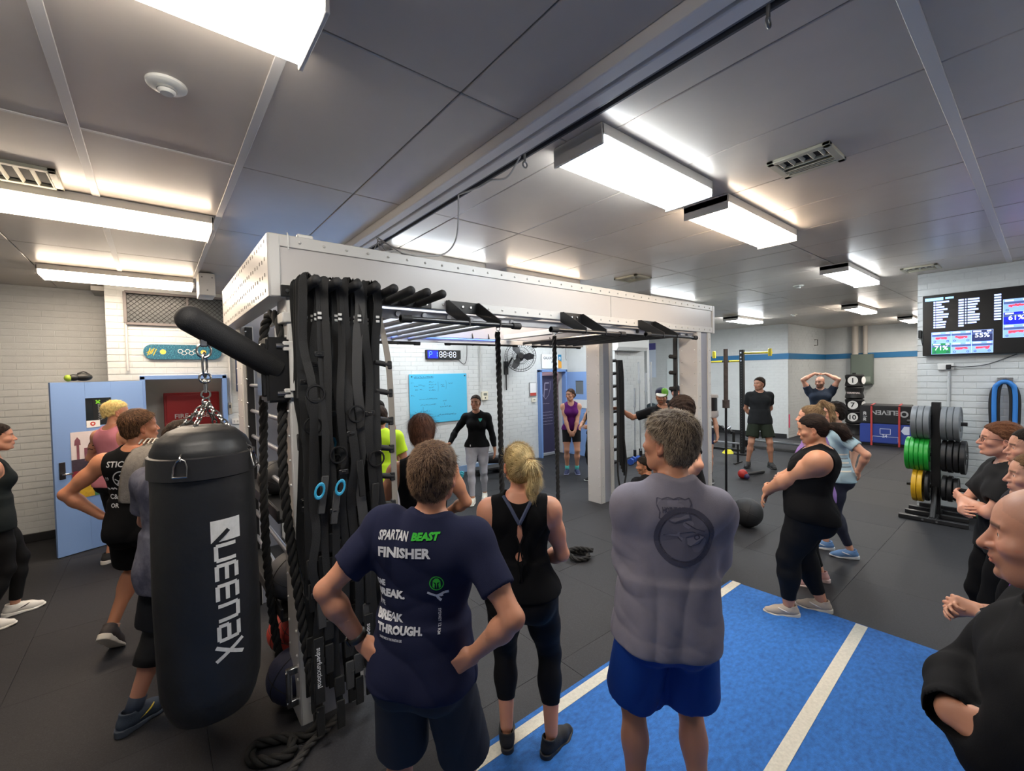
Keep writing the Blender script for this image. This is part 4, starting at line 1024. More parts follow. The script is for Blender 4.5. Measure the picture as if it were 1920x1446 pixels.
for i in range(4):
    for j in range(4):
        x = PEGX[i]+.004; y = 2.715-.068*j; zb = rs.uniform(.20,.36) if j != 2 else rs.uniform(.6,1.0)
        t = thing('suspension_strap', ['rearmost','second','third','foremost'][j]+' black strap set on the %s rig peg counted from the white column' % peg_[i], 'strap', (x, y, 2.56), 0, 'suspension straps on the rig pegs')
        for side in (-1,1):
            b = MB(); w_ = rs.uniform(.036,.054); pts = [(0,0,.035),(side*.034,0,.022),(side*.045+rs.uniform(-.006,.006),rs.uniform(-.01,.01),-.10)]
            z = -.10; end = zb-2.56 if side < 0 else (zb-2.56)*rs.uniform(.75,.98)
            while z > end+.15: z -= rs.uniform(.18,.34); pts.append((side*rs.uniform(.010,.050), rs.uniform(-.022,.022), max(z,end)))
            pts.append((side*.03, rs.uniform(-.015,.015), end)); ribbon(b, pts, (1,rs.uniform(-.35,.35),0), w_); b.build('webbing', WEB if rs.random() < .72 else WEBG, t)
            b = MB(); zz = end+rs.uniform(.10,.2); b.box((side*.03,-.008,zz),(.052,.014,.11),.004); b.build('padded_loop', WEBG if rs.random()<.4 else WEB, t)
            MB().box((side*.028,-.010,zz-.16),(.045,.012,.16),.004).build('padded_loop', WEBG if rs.random()<.3 else WEB, t)
            b = MB(); zz = rs.uniform(end*.85, -.35); b.box((side*.028,-.012,zz),(w_+.012,.010,.03),.003); b.box((side*.028,-.016,zz),(w_*.5,.010,.012),.002); b.build('buckle', BLKS, t)
        for q in range(2):
            zz = rs.uniform(-1.9,-.5); MB().box((rs.uniform(-.04,.04),-.014,zz),(rs.uniform(.03,.055),.012,rs.uniform(.08,.22)),.004,Matrix.Rotation(rs.uniform(-.2,.2),3,'Y')).build('padded_sleeve', WEBG if rs.random()<.35 else WEB, t)
        for zl in (-.16,-.185): MB().box((.036,-.01,zl),(.020,.006,.014),.001).build('strap_label', mat('#c4c4c2', .6), t, smooth=False)
        b = MB(); b.torus((0,-.02,rs.uniform(-1.0,-.5)), .045, .006, Matrix.Rotation(PI/2,3,'X')@Matrix.Rotation(rs.uniform(-.3,.3),3,'Z'), 16, 6, 1.); b.build('handle_ring', BLKS, t)
        if (i, j) in ((0,3),(1,3),(1,1)):
            b = MB(); b.torus((.0,-.035,-1.12+.22*(i==1)*(j==1)), .022, .006, Matrix.Rotation(PI/2,3,'X')@Matrix.Rotation(1.3,3,'Z'), 16, 6, 1.7); b.build('carabiner', CAR, t)
        if (i, j) in ((0,3),(2,3),(3,3)):
            v_, t_ = text_mesh('superfunctional', .036, bold=.0005); me = bpy.data.meshes.new('strap_lettering'); me.from_pydata([(a_,b2,0) for a_,b2 in v_], [], t_)
            xw = (-.030,0,.030,.045)[i]; zl = zb-2.56+.36; MB().box((xw,-.026,zl-.13),(.05,.008,.36),.002).build('padded_loop', WEB, t)
            o_ = link('strap_lettering', me, mat('#d8d8d6', .6), t); o_.location = (xw-.012,-.0315,zl); o_.rotation_euler = (PI/2, PI/2, 0)
# flexible strap ladder on the fourth peg
t = thing('strap_ladder', 'agility ladder of a beige and a black strap with short black rungs, hung up', 'agility ladder', (1.02,2.55,2.53), 0)
b = MB(); ribbon(b, [(0,0,.03),(.0,0,-.3),(-.01,0,-1.0),(-.005,.01,-1.9)], (1,.2,0), .05); b.build('side_strap', WEB, t)
b = MB(); ribbon(b, [(0.01,-.02,.03),(.03,-.02,-.12),(.085,-.02,-.45),(.10,-.015,-1.2),(.105,0,-1.9)], (1,.2,0), .040); b.build('side_strap', WEBB, t)
for k in range(9):
    b = MB(); z = -.40-.17*k; b.bar((0,-.01,z+.006),(.092,-.012,z-.012),.017,10); b.box((.088,-.016,z-.012),(.03,.02,.05),.004); b.build('rung', FOAM, t)
# ---- medicine balls on the floor and the trays, left side of the rig
def ball(x, y, z, r, m, label, seam=True, cat='ball', name='medicine_ball', group=None):
    t = thing(name, label, cat, (x,y,z-r), 0, group); MB().ball((0,0,r), r, 28, 18).build('ball_skin', m, t)
    if seam:
        for a in (0,1):
            MB().torus((0,0,r), r*1.0, r*.018, Matrix.Rotation(PI/2*a+.3,3,'X')@Matrix.Rotation(.4,3,'Y'), 36, 5).build('seam', mat('#0d0d0e', .5), t)
    return t
g_ = 'medicine balls at the left of the rig'
ball(.70,3.30,1.0-.31,.165,mat('#4a4b50', .6, bump=(120,.3)),'dark grey medicine ball on the rig tray beside the heavy bag',group=g_)
ball(.72,3.26,.33,.12,mat('#a8322c', .55, bump=(120,.3)),'red medicine ball between the navy one and the tray',group=g_)
ball(.72,3.62,.145,.145,mat('#b23a30', .55, bump=(120,.3)),'red medicine ball lying behind the navy one on the floor',group=g_)
ball(.63,3.02,.165,.165,mat('#1f2440', .6, bump=(120,.3)),'navy medicine ball on the floor beside the heavy bag',group=g_)
ball(.70,3.75,1.163+.13,.13,mat('#2a2a2c', .6, bump=(120,.3)),'black medicine ball on the upper tray of the rig',group=g_)
bd = thing('resistance_bands', 'bundle of long black bands hanging on the middle rig column', 'resistance band', (5.78,4.36,2.20))
for k in range(5):
    x_ = -.06+.032*k; b = MB(); b.tube(spl([(x_,0,.03),(x_+.004,-.02,-.3),(x_-.004,-.025,-1.0),(x_+.003,-.02,-1.6-.06*k)],14), .017, 8); b.build('band', WEB if k % 2 else FOAM, bd)
b = MB(); b.tube(spl([(-.12,-.05,.0),(-.16,-.08,-.9),(-.20,-.10,-1.75),(-.12,-.12,-2.02),(.02,-.1,-1.7),(.03,-.05,-1.2)],40),.014,8); b.build('tube_loop', FOAM, bd)
# ---- things at the front right column: the clamp, the upright bar
t = thing('weight_pulley', 'grey and black clamp unit on the outer face of the right rig column', 'clamp', (5.66,2.80,1.42))
MB().lathe([(.0,.30),(.075,.30),(.085,.285),(.085,.26),(.06,.255)], 20).build('cap', mat('#9b9896', .5), t); MB().lathe([(.06,.255),(.07,.25),(.07,.09),(.06,.085)], 20).build('drum', BLKS, t); MB().lathe([(.085,.085),(.085,.02),(.07,.0),(0,.0)], 20).build('base_cap', mat('#b3b0ae', .5), t)
MB().box((-.05,.0,.15),(.10,.06,.30),.006).build('mount', BLK, t)
bx = thing('barbell', 'barbell standing upright in a floor holder outside the right rig column', 'barbell', (5.62,2.60,0))
RUST = mat('#5e5652', .45, .8, var=(20,.25)); MB().bar((0.0,0,.36),(-.05,-.03,1.58),.0145,12).build('shaft', mat('#3a3a3c', .4, .8), bx)
MB().bar((-.05,-.03,1.58),(-.072,-.042,2.30),.026,16).build('sleeve', RUST, bx); MB().bar((-.047,-.029,1.56),(-.05,-.03,1.66),.042,16).build('collar', RUST, bx)
b = MB(); b.bar((0,0,.0),(0,0,.36),.032,14); b.box((0,0,.01),(.16,.16,.02),.003); b.box((0,0,.30),(.10,.07,.06),.004); b.build('floor_holder', BLK, bx)
b = MB(); b.bar((-.035,-.02,1.28),(.06,-.02,1.30),.022,12); b.build('clip', STEEL, bx)
# ======================= FURNISHINGS ===================================================
DB = mat('#7f9fd2', .42, bump=(30,.04), spec=.4); DBF = mat('#6f90c6', .45); BLACK = mat('#111113', .5); PLAS = mat('#d9d9d6', .4); DARKG = mat('#2b2b2d', .5)
def flat(name, shape, o, U, V, m, parent=None, lift=0., th=0.):
    """flat print: shape (u,v) on the plane through o"""
    v, t = shape; U = nrm(U); V = nrm(V); N = np.cross(U, V); me = bpy.data.meshes.new(name)
    me.from_pydata([tuple(AR(o)+U*a+V*b+N*lift) for a, b in v], [], t); me.update(); return link(name, me, m, parent)
def rect2(x0, y0, x1, y1): return poly2([(x0,y0),(x1,y0),(x1,y1),(x0,y1)])
def scrib(w, h, n, rr, wd=.006):
    """handwriting too small to read, as pen strokes"""
    out = []; x = 0
    while x < w:
        L = rr.uniform(.5,1.6)*h; pts = [(x+L*i/5, rr.uniform(-.1,.9)*h*(.8 if i%2 else .4)) for i in range(6)]; out.append(line2([p for p in pts if p[0] <= w+.01] if x+L > w else pts, wd)); x += L+h*.35
    return join2([o for o in out if len(o[0])] or [rect2(0,0,.01,.01)])
rw = random.Random(2)
# --- left doorway: frame, open leaf, room behind
b = MB()
for x in (-.125,.80): b.box((x,7.755,1.06),(.055,.14,2.12),.004)
b.box((.337,7.755,2.10),(.98,.14,.055),.004); tag(b.build('trim_6', DBF), kind='structure')
hx, hy, ex, ey = -.135, 7.70, -.945, 7.30; L = math.hypot(ex-hx, ey-hy); a = math.atan2(ey-hy, ex-hx)
d1 = tag(bpy.data.objects.new('door_1', None), kind='structure'); C.objects.link(d1); d1.location = (hx,hy,0); d1.rotation_euler = (0,0,a)
wx0, wx1, wz0, wz1 = L*.38, L*.66, 1.52, 1.86
b = MB(); b.box((wx0/2,0,1.035),(wx0,.04,2.05),.002); b.box(((wx1+L)/2,0,1.035),(L-wx1,.04,2.05),.002); b.box(((wx0+wx1)/2,0,(wz0+.01)/2),(wx1-wx0,.04,wz0-.01)); b.box(((wx0+wx1)/2,0,(wz1+2.06)/2),(wx1-wx0,.04,2.06-wz1)); b.build('door_leaf', DB, d1, smooth=False)
MB().box(((wx0+wx1)/2,0,(wz0+wz1)/2),(wx1-wx0,.008,wz1-wz0)).build('window_pane', mat('#18191b', .08, spec=.6), d1, smooth=False)
b = MB(); b.box((L-.07,.024,1.02),(.055,.012,.20),.003); b.build('lock_plate', mat('#4b4a4c', .35, .8), d1)
b = MB(); b.bar((L-.07,.028,.98),(L-.07,.075,.98),.011,10); b.box((L-.10,.075,.98),(.10,.016,.022),.005); b.build('door_handle', STEEL, d1)
nL = AR([math.sin(a), -math.cos(a), 0])*-1; uL = AR([-math.cos(a), -math.sin(a), 0]); 
nF = np.cross(uL, AR([0,0,1.]))
pF = lambda u, z, k=.022: AR([hx,hy,0])-uL*u+AR([0,0,z])+nF*k
def on_door(shape, u, z, m, nm, par=None, k=.024): return flat(nm, shape, pF(u,z,k), uL, (0,0,1), m, par)
t = flat('window_decal', join2([rect2(0,0,.12,.30)]), pF(wx1-.075,wz0+.03,.006), uL, (0,0,1), mat('#0d0d0e', .4)); tag(t, 'black strip decal with green mark in the door window', 'decal')
v_, f_ = text_mesh('CONNECT', .06); flat('lettering', (np.stack([-v_[:,1]+.09, v_[:,0]*.7+.03],1), f_), pF(wx1-.075,wz0+.03,.008), uL, (0,0,1), mat('#8d8f90', .5), t)
flat('green_mark', join2([line2([(.03,.24),(.07,.28)],.014), line2([(.03,.28),(.07,.24)],.014)]), pF(wx1-.075,wz0+.03,.008), uL, (0,0,1), mat('#7fd02e', .5), t)
t = on_door(rect2(0,0,.13,.085), wx1+.0-.0, wz0-.02, mat('#e6e4e0', .6), 'door_notice'); tag(t, 'small white notice with a red round sign, below the door window', 'notice')
flat('red_sign', ring2(.026,.012,16,.06,.045), pF(wx1,wz0-.02,.026), uL, (0,0,1), mat('#c0342c', .6), t)
# poster on the leaf: sky, domed building, crowd band, coloured blocks
po = on_door(rect2(0,0,.40,.80), L*.83, .66, mat('#d8c8c4', .5), 'travel_poster'); tag(po, 'tall poster of a domed red building and coloured blocks on the blue door', 'poster')
po.data.materials.clear(); po.data.materials.append(mat('#d9cdcb', .5, var=(5,.08)))
for nm, sh, c in (('poster_building', join2([rect2(.12,.44,.38,.60), poly2([(.16,.60),(.20,.66),(.26,.71),(.32,.66),(.36,.60)]), rect2(.05,.47,.075,.64), poly2([(.03,.64),(.09,.64),(.085,.70),(.06,.74),(.035,.70)])]), '#7e4a55'), ('poster_crowd', rect2(0,.33,.40,.47), '#3c2f3c'), ('poster_red', rect2(0,.17,.40,.33), '#8a2434'), ('poster_yellow', rect2(0,0,.20,.17), '#c9a12c'), ('poster_green', rect2(.20,0,.40,.17), '#3f7350')):
    flat(nm, sh, pF(L*.83,.66,.0265 if nm == 'poster_building' else .026), uL, (0,0,1), mat(c, .5, var=(14,.25)), po)
hb = thing('kit_bag', 'small black and lime bag lying on top of the open blue door', 'bag', tuple(AR([hx,hy,2.065])-uL*L*.66), a)
b = MB(); b.ball((0,0,.055),.06,16,10,(1.5,.8,.8)); b.ball((.09,0,.05),.05,14,8,(1.2,.8,.8)); b.build('bag_body', mat('#1b1d1c', .4, bump=(30,.4)), hb)
b = MB(); b.ball((.14,0,.045),.045,14,8,(.8,.8,.9)); b.build('lime_pocket', mat('#9bb53a', .5), hb); MB().tube(spl([(-.08,0,.07),(-.02,-.02,.12),(.05,0,.10)],10),.008,6).build('bag_strap', BLACK, hb)
# room behind the doorway
b = MB(); b.box((.6,8.86,1.6),(2.6,.08,3.2)); b.box((-.44,8.45,1.6),(.06,.8,3.2)); b.box((1.9,8.4,1.6),(.06,.9,3.2)); b.box((.7,8.35,3.28),(2.6,1.0,.06)); tag(b.build('wall_store', mat('#b6b4b0', .6), smooth=False), kind='structure')
MB().box((.7,8.4,3.22),(.6,.12,.05),.01).build('store_light', mat('#fff3e2', .4, emit=9), None); MB().box((7.6,8.35,2.54),(.6,.12,.05),.01).build('office_fill_light', mat('#fff0ea', .4, emit=8), None); tag(bpy.data.objects['office_fill_light'], 'unseen light added to brighten the room behind the banner', 'light')  # office lamp is unseen, added so the room behind the banner is lit
tag(bpy.data.objects['store_light'], 'small batten light inside the fire hose room', 'light')
fh = thing('fire_hose_cabinet', 'red fire hose cabinet with white lettering seen through the left doorway', 'cabinet', (.46,8.74,0)); RED = mat('#a81f24', .4)
MB().box((0,0,.95),(.72,.14,1.82),.008).build('cabinet_body', RED, fh); MB().box((0,-.075,.95),(.66,.02,1.74),.004).build('cabinet_door', mat('#b42329', .38), fh)
v_, f_ = text_mesh('FIRE HOSE', .098, bold=.002); flat('lettering', (v_-AR([v_[:,0].mean(),0]), f_), (0,-.088,1.46), (1,0,0), (0,0,1), mat('#e3dcda', .5), fh)
MB().box((.1,-.095,1.22),(.10,.04,.10),.01).build('cabinet_latch', BLACK, fh)
# wire mesh window above the door
b = MB(); x0, x1, z0, z1 = -.27, .95, 2.83, 3.25
for c, d in (((x0,7.77,(z0+z1)/2),(.035,.05,z1-z0)),((x1,7.77,(z0+z1)/2),(.035,.05,z1-z0)),(((x0+x1)/2,7.77,z0),(x1-x0,.05,.035)),(((x0+x1)/2,7.77,z1),(x1-x0,.05,.035)),((.40,7.785,(z0+z1)/2),(.03,.03,z1-z0))): b.box(c, d, .003)
wn = tag(b.build('window_1', mat('#6d6868', .5, .3)), kind='structure'); MB().box(((x0+x1)/2,7.83,(z0+z1)/2),(x1-x0,.01,z1-z0)).build('dark_pane', mat('#5a5e60', .3), wn, smooth=False)
WIRE = mat('#2e2d2e', .4, .7); st_ = .062
for k in range(-7, 21):
    for s in (-1,1):
        pts = []; 
        for q in range(15):
            x = x0+k*st_+(q*.5*st_ if s > 0 else (14-q)*.5*st_); z = z0+q*.030
            if x0 <= x <= x1 and z <= z1: pts.append((x, 7.775+.006*s*(1 if q%2 else -1), z))
        if len(pts) > 1: MB().tube(pts, .0028, 4).build('mesh_wire', WIRE, wn)
# skateboard deck on the wall
sk = thing('skateboard_deck', 'blue patterned skateboard deck with five white rings mounted on the wall', 'skateboard', (.34,7.755,2.455))
pts = []; hw, hh = .445, .103
for i in range(17): t_ = -PI/2+PI*i/16; pts.append((hw-hh+hh*math.cos(t_)*1.0, hh*math.sin(t_)))
for i in range(17): t_ = PI/2+PI*i/16; pts.append((-hw+hh+hh*math.cos(t_), hh*math.sin(t_)))
SKM = mat('#0f4f6c', .35, var=(60,.5,'#4d9fb0',.50,.62), stretch=(1,1,2.2)); dk = MB().prism(pts, 0, .012, lambda u, v, w: (u, w, v)).build('deck', SKM, sk, smooth=False)
MB().prism([(u*1.0,v*1.0) for u, v in pts], .012, .02, lambda u, v, w: (u, w, v)).build('deck_edge', mat('#1d2022', .5), sk, smooth=False)
WHT = mat('#e8e8e6', .5)
flat('rings', join2([ring2(.030,.023,20,-.062+.042*i,(.012 if i%2 == 0 else -.014)) for i in range(5)]), (0.02,-.0015,0), (1,0,0), (0,0,1), WHT, sk)
for x in (-.235,.225): flat('sun_dot', ring2(.034,.0,20,x,0), (0,-.0015,0), (1,0,0), (0,0,1), mat('#d8bf58', .5), sk)
flat('yellow_print', join2([line2([(-.40+.02*i,-.05+.01*(i%3)),(-.37+.022*i,.05-.012*(i%2))],.010) for i in range(4)]+[line2([(-.41,-.01),(-.33,.02)],.01)]), (0,-.0015,0), (1,0,0), (0,0,1), mat('#c6b12d', .5), sk)
# switches, conduits, boxes on the back wall
def wallbox(name, label, cat, c, d, m=PLAS, parts=(), n=-1):
    t = thing(name, label, cat, c); MB().box((0,0,0), d, .004).build('plate', m, t)
    for nm, c2, d2, m2 in parts: MB().box(c2, d2, .002).build(nm, m2, t)
    return t
wallbox('light_switch', 'white triple light switch beside the left door frame', 'switch', (.955,7.775,1.42), (.15,.025,.085), PLAS, [('rocker',(-.04+.04*k,-.014,0),(.022,.008,.035),mat('#b4b4b2', .4)) for k in range(3)])
wallbox('key_box', 'narrow old lock box on the wall right of the left door', 'box', (.865,7.77,1.62), (.045,.04,.17), mat('#a79f90', .5), [('slot',(0,-.022,.03),(.02,.006,.05),DARKG)])
for x, z0_, z1_, lab in ((-.27,2.2,2.84,'thin grey conduit running down below the wire mesh window'),(.88,1.7,2.8,'white conduit running down right of the left doorway'),(5.47,1.66,3.3,'white conduit running down to the intercom behind the coach')):
    tag(MB().bar((x,7.765,z0_),(x,7.765,z1_),.014,10).build('conduit', mat('#c3c3c2', .5)), lab, 'conduit')
wallbox('intercom', 'cream intercom box at the foot of the conduit behind the coach', 'intercom', (5.56,7.765,1.58), (.15,.05,.19), mat('#d8d2bd', .5), [('screen',(-.0,-.027,.035),(.09,.006,.05),mat('#6d6f66', .3)),('button',(.0,-.028,-.045),(.03,.008,.03),DARKG)])
wallbox('thermostat', 'small cream wall control below the framed notice', 'thermostat', (7.0,7.77,1.41), (.13,.035,.10), mat('#ddd8c8', .5), [('display',(0,-.02,.01),(.06,.006,.03),mat('#8c9086', .3))])
wallbox('framed_notice', 'grey framed notice with a red foot beside the back door', 'notice', (6.98,7.775,1.665), (.225,.02,.33), mat('#85878b', .4), [('notice_sheet',(0,-.011,.03),(.19,.006,.24),mat('#dcdcdc', .5)),('notice_foot',(0,-.012,-.115),(.19,.006,.07),mat('#b04438', .5))])
eb_ = thing('junction_box', 'white box hanging from the ceiling at the end of the rear light', 'box', (.52,6.45,3.18))
MB().box((0,0,0),(.16,.36,.26),.006).build('box_body', mat('#cfccc7', .45), eb_)
for x, z in ((-.05,.08),(.05,.08),(0,-.07)): MB().bar((x,-.182,z),(x,-.178,z),.009,8).build('screw', mat('#8a8784', .5), eb_)
# wall screen, mostly hidden by the straps
tv = thing('wall_screen', 'blue lit wall screen half hidden behind the hanging straps', 'screen', (2.05,7.74,2.2)); MB().box((0,0,0),(2.2,.05,.66),.006).build('screen_frame', mat('#2f3a55', .35), tv); MB().box((0,-.027,0),(2.1,.006,.58)).build('display', mat('#3f8fe0', .3, emit=1.6), tv, smooth=False)
for k in range(6): MB().box((-.6+.3*k,-.032,.05*(k%3)),(.2,.004,.05)).build('display_row', mat('#dfeeff', .3, emit=2.2), tv, smooth=False)
# interval clock: P 1 and 88:88
ck = thing('interval_clock', 'black digital interval clock with blue and white digits above the whiteboard', 'clock', (4.55,7.755,2.465)); MB().box((0,0,0),(.80,.06,.185),.008).build('clock_case', BLACK, ck)
SEG = {'a':((0,1),(1,1)),'b':((1,1),(1,.5)),'c':((1,.5),(1,0)),'d':((0,0),(1,0)),'e':((0,0),(0,.5)),'f':((0,.5),(0,1)),'g':((0,.5),(1,.5))}
EMB = mat('#4f8cff', .4, emit=2.); EMW = mat('#dfe8ff', .4, emit=1.1); DIMB = mat('#1420b0', .4, emit=.7)
MB().box((-.255,-.031,0),(.235,.004,.155)).build('blue_panel', DIMB, ck, smooth=False)
def digit(x, segs, m, nm='digit'):
    ss = []
    for c in segs:
        (x0_,y0_),(x1_,y1_) = SEG[c]; w_, h_ = .055, .105; p = AR([x0_*w_,y0_*h_]); q = AR([x1_*w_,y1_*h_]); d = nrm(q-p)*.006; ss.append(line2([tuple(p+d),tuple(q-d)],.009))
    flat(nm, join2(ss), (x,-.034,-.052), (1,0,0), (0,0,1), m, ck)
digit(-.335,'abefg',EMB); digit(-.215,'bc',EMB); 
for x in (-.105,-.012,.125,.218): digit(x,'abcdefg',EMW)
flat('colon', join2([rect2(.078,.03,.092,.044),rect2(.078,.07,.092,.084)]), (0,-.034,-.052), (1,0,0), (0,0,1), EMW, ck)
tag(MB().tube(spl([(4.90,7.77,2.38),(5.02,7.77,2.28),(5.10,7.77,2.33),(5.13,7.77,2.6),(5.12,7.77,3.2)],26),.006,6).build('power_cable', DARKG), 'thin dark cable looping from the clock up the wall', 'cable')
# blue whiteboard with handwriting
wb = thing('writing_board', 'blue glass writing board covered in handwriting behind the coach', 'whiteboard', (4.44,7.765,1.59)); MB().box((0,0,0),(1.31,.02,.975),.003).build('board', mat('#4fb4dc', .22, spec=.6), wb)
INK = mat('#17345c', .5); oB = (-.655,-.012,-.4875); ss = []
def wr(x, z, w_, h_=.035, wd=.005): ss.append(place2(scrib(w_, h_, 1, rw, wd), x, z))
wr(.10,.905,.42,.04,.007); ss.append(rect2(.10,.893,.52,.898)); wr(.03,.80,.05,.03)
for x, z, w_ in ((.10,.73,.07),(.19,.755,.08),(.28,.735,.06),(.12,.66,.05),(.22,.66,.06)): wr(x,z,w_)
for k in range(4): wr(.42,.81-.055*k,.10+.06*(k%2)); 
wr(.68,.745,.07); wr(.70,.71,.06); wr(.86,.77,.10); ss += [line2([(.62,.82),(.63,.70),(.62,.62)],.004), line2([(.80,.84),(.82,.76),(.80,.66)],.004)]
wr(.03,.55,.06); wr(.20,.47,.40,.04); wr(.22,.36,.34); ss.append(line2([(.28,.33),(.28,.27)],.005)); wr(.22,.235,.20); wr(.24,.12,.40); wr(.66,.30,.26); wr(.72,.42,.08); ss.append(line2([(.76,.39),(.76,.34)],.004)); wr(.60,.14,.42,.04,.008); wr(.52,.02,.10)
flat('handwriting', join2(ss), oB, (1,0,0), (0,0,1), INK, wb)
for x in (.05,1.26): MB().bar((x-.655,-.012,.44),(x-.655,-.022,.44),.013,12).build('magnet', BLACK, wb)
# wall fan
fan = thing('wall_fan', 'black industrial wall fan with a round wire guard', 'fan', (6.31,7.42,2.43)); Mf = Matrix.Rotation(-.62,3,'Z') @ Matrix.Rotation(PI/2-.12,3,'X')
b = MB()
for rr_, z in ((.345,0),(.345,.05),(.30,.085),(.19,.10),(.07,.105),(.30,-.06),(.15,-.09)): b.torus((0,0,0), rr_, .004, None, 40, 5); [setattr(v.co,'z',v.co.z+z) for v in b.bm.verts[-200:]] if False else None; b.bm.verts.ensure_lookup_table(); [v.co.__setitem__(2, v.co[2]+z) for v in list(b.bm.verts)[-200:]]
for k in range(36):
    a_ = 2*PI*k/36
    for pr in ([(.06,.105),(.20,.10),(.30,.085),(.345,.045),(.345,0)], [(.345,0),(.30,-.06),(.15,-.09),(.06,-.09)]):
        b.tube([(r_q*math.cos(a_+.5*(.345-r_q)),r_q*math.sin(a_+.5*(.345-r_q)),z) for r_q, z in pr], .0022, 4)
bmesh.ops.transform(b.bm, matrix=Mf.to_4x4(), verts=b.bm.verts); gd = tag(b.build('wire_guard', mat('#1c1d20', .4, .5), fan), kind='stuff')
for k in range(3):
    b = MB(); pts = [(.05,-.03),(.16,-.085),(.29,-.06),(.31,.03),(.20,.075),(.06,.035)]; b.prism(pts, -.004, .004, lambda u, v, w: (u, v, w+.25*v)); bmesh.ops.transform(b.bm, matrix=(Mf@Matrix.Rotation(2*PI*k/3,3,'Z')).to_4x4(), verts=b.bm.verts); b.build('fan_blade', mat('#2b2c30', .4), fan)
b = MB(); b.bar((0,0,.11),(0,0,-.05),.055,18); b.bar((0,0,-.05),(0,0,-.22),.09,18); bmesh.ops.transform(b.bm, matrix=Mf.to_4x4(), verts=b.bm.verts); b.build('motor', BLACK, fan)
b = MB(); b.bar((-.10,.16,-.02),(-.14,.33,-.25),.02,10); b.box((-.14,.345,-.25),(.12,.03,.3),.005); b.bar((-.15,.335,-.40),(-.15,.335,-.75),.016,10); b.build('wall_arm', BLACK, fan)
# back doorway, banner, open leaf
b = MB()
for x in (7.175,8.05): b.box((x,7.755,1.06),(.06,.15,2.12),.004)
b.box((7.61,7.755,2.10),(.93,.15,.06),.004); tag(b.build('trim_7', DBF), kind='structure')
b = MB(); b.box((7.7,8.9,1.6),(2.2,.08,3.2)); b.box((7.05,8.4,1.6),(.06,1.0,3.2)); b.box((8.2,8.4,1.6),(.06,1.0,3.2)); b.box((7.7,8.4,2.6),(2.2,1.0,.06)); tag(b.build('wall_office', mat('#c7b8c4', .6), smooth=False), kind='structure')
bn = thing('pull_up_banner', 'dark purple pull-up banner with a shield emblem in the back doorway', 'banner', (7.50,7.87,.04)); MB().box((0,0,.98),(.54,.012,1.92)).build('banner_sheet', mat('#37324a', .5, var=(2,.15)), bn, smooth=False); MB().box((0,.0,.0),(.56,.10,.07),.01).build('banner_base', mat('#b9b9bd', .35,.5), bn)
for x in (-.0,): 
    flat('shield_emblem', join2([line2([(-.2,1.84),(-.2,1.62),(-.14,1.46),(-.04,1.36),(.06,1.46),(.12,1.62),(.12,1.80)],.012), line2([(-.10,1.42),(-.06,1.76),(.08,1.76)],.032), line2([(-.08,1.60),(.03,1.60)],.028)]), (0.02,-.0075,0), (1,0,0), (0,0,1), mat('#8d8799', .5), bn)
    sb = [place2(scrib(.22,.03,1,rw,.006),-.12,1.24)]+[place2(scrib(.44,.03,1,rw,.006),-.24,1.03-.075*k) for k in range(5)]; flat('banner_lettering', join2(sb), (0,-.0075,0), (1,0,0), (0,0,1), mat('#b3aebd', .5), bn)
MB().box((.20,.06,1.3),(.16,.02,.5)).build('banner_side', mat('#d7c6d8', .5), bn)
tag(MB().box((7.9,8.3,1.05),(.10,.6,2.0),.004).build('door_2', mat('#d2c2d4', .5)), kind='structure')
d3 = tag(bpy.data.objects.new('door_3', None), kind='structure'); C.objects.link(d3); d3.location = (8.07,7.70,0); a3 = math.atan2(6.90-7.70, 8.03-8.07); d3.rotation_euler = (0,0,a3)
b = MB(); b.box((.16,0,1.035),(.32,.04,2.05)); b.box((.70,0,1.035),(.22,.04,2.05)); b.box((.455,0,.76),(.27,.04,1.50)); b.box((.455,0,1.95),(.27,.04,.22)); b.build('door_leaf', DB, d3, smooth=False); MB().box((.455,0,1.675),(.27,.01,.33)).build('window_pane', mat('#6c7378', .15, spec=.6), d3, smooth=False)
MB().box((.40,-.026,1.28),(.60,.01,.20)).build('door_sign', mat('#d9d9d8', .5), d3); b = MB(); b.bar((.74,-.02,1.05),(.74,-.075,1.05),.011,10); b.box((.70,-.075,1.05),(.11,.016,.02),.004); b.build('door_handle', STEEL, d3)
sg = thing('gym_sign', 'white sign with a blue and orange emblem above the back door', 'sign', (7.62,7.77,2.33)); MB().box((0,0,0),(.68,.02,.35),.003).build('sign_board', mat('#dfe2e4', .45), sg)
for tx, z, x, s_ in (('GALAXON', .055,-.29,.082),('FIT',-.045,-.02,.07)):
    v_, f_ = text_mesh(tx, s_, bold=.0015); flat('lettering', (v_, f_), (x,-.0115,z), (1,0,0), (0,0,1), mat('#23303c', .5), sg)
MB().box((.27,-.012,0),(.12,.004,.34)).build('emblem_blue', mat('#1f7fae', .5), sg, smooth=False); flat('emblem_orange', poly2([(.21,-.17),(.33,-.17),(.33,-.01),(.21,.05)]), (0,-.0145,0), (1,0,0), (0,0,1), mat('#dd9a34', .5), sg); flat('emblem_mark', ring2(.035,.018,16,.27,.08), (0,-.0145,0), (1,0,0), (0,0,1), WHT, sg)
tag(MB().tube(spl([(8.12,7.77,3.2),(8.13,7.77,2.6),(8.12,7.77,2.42),(8.15,7.77,2.36)],14),.007,6).build('hanging_cord', mat('#8d8d8c', .6)), 'short grey cord hanging on the wall above the back door', 'cord')
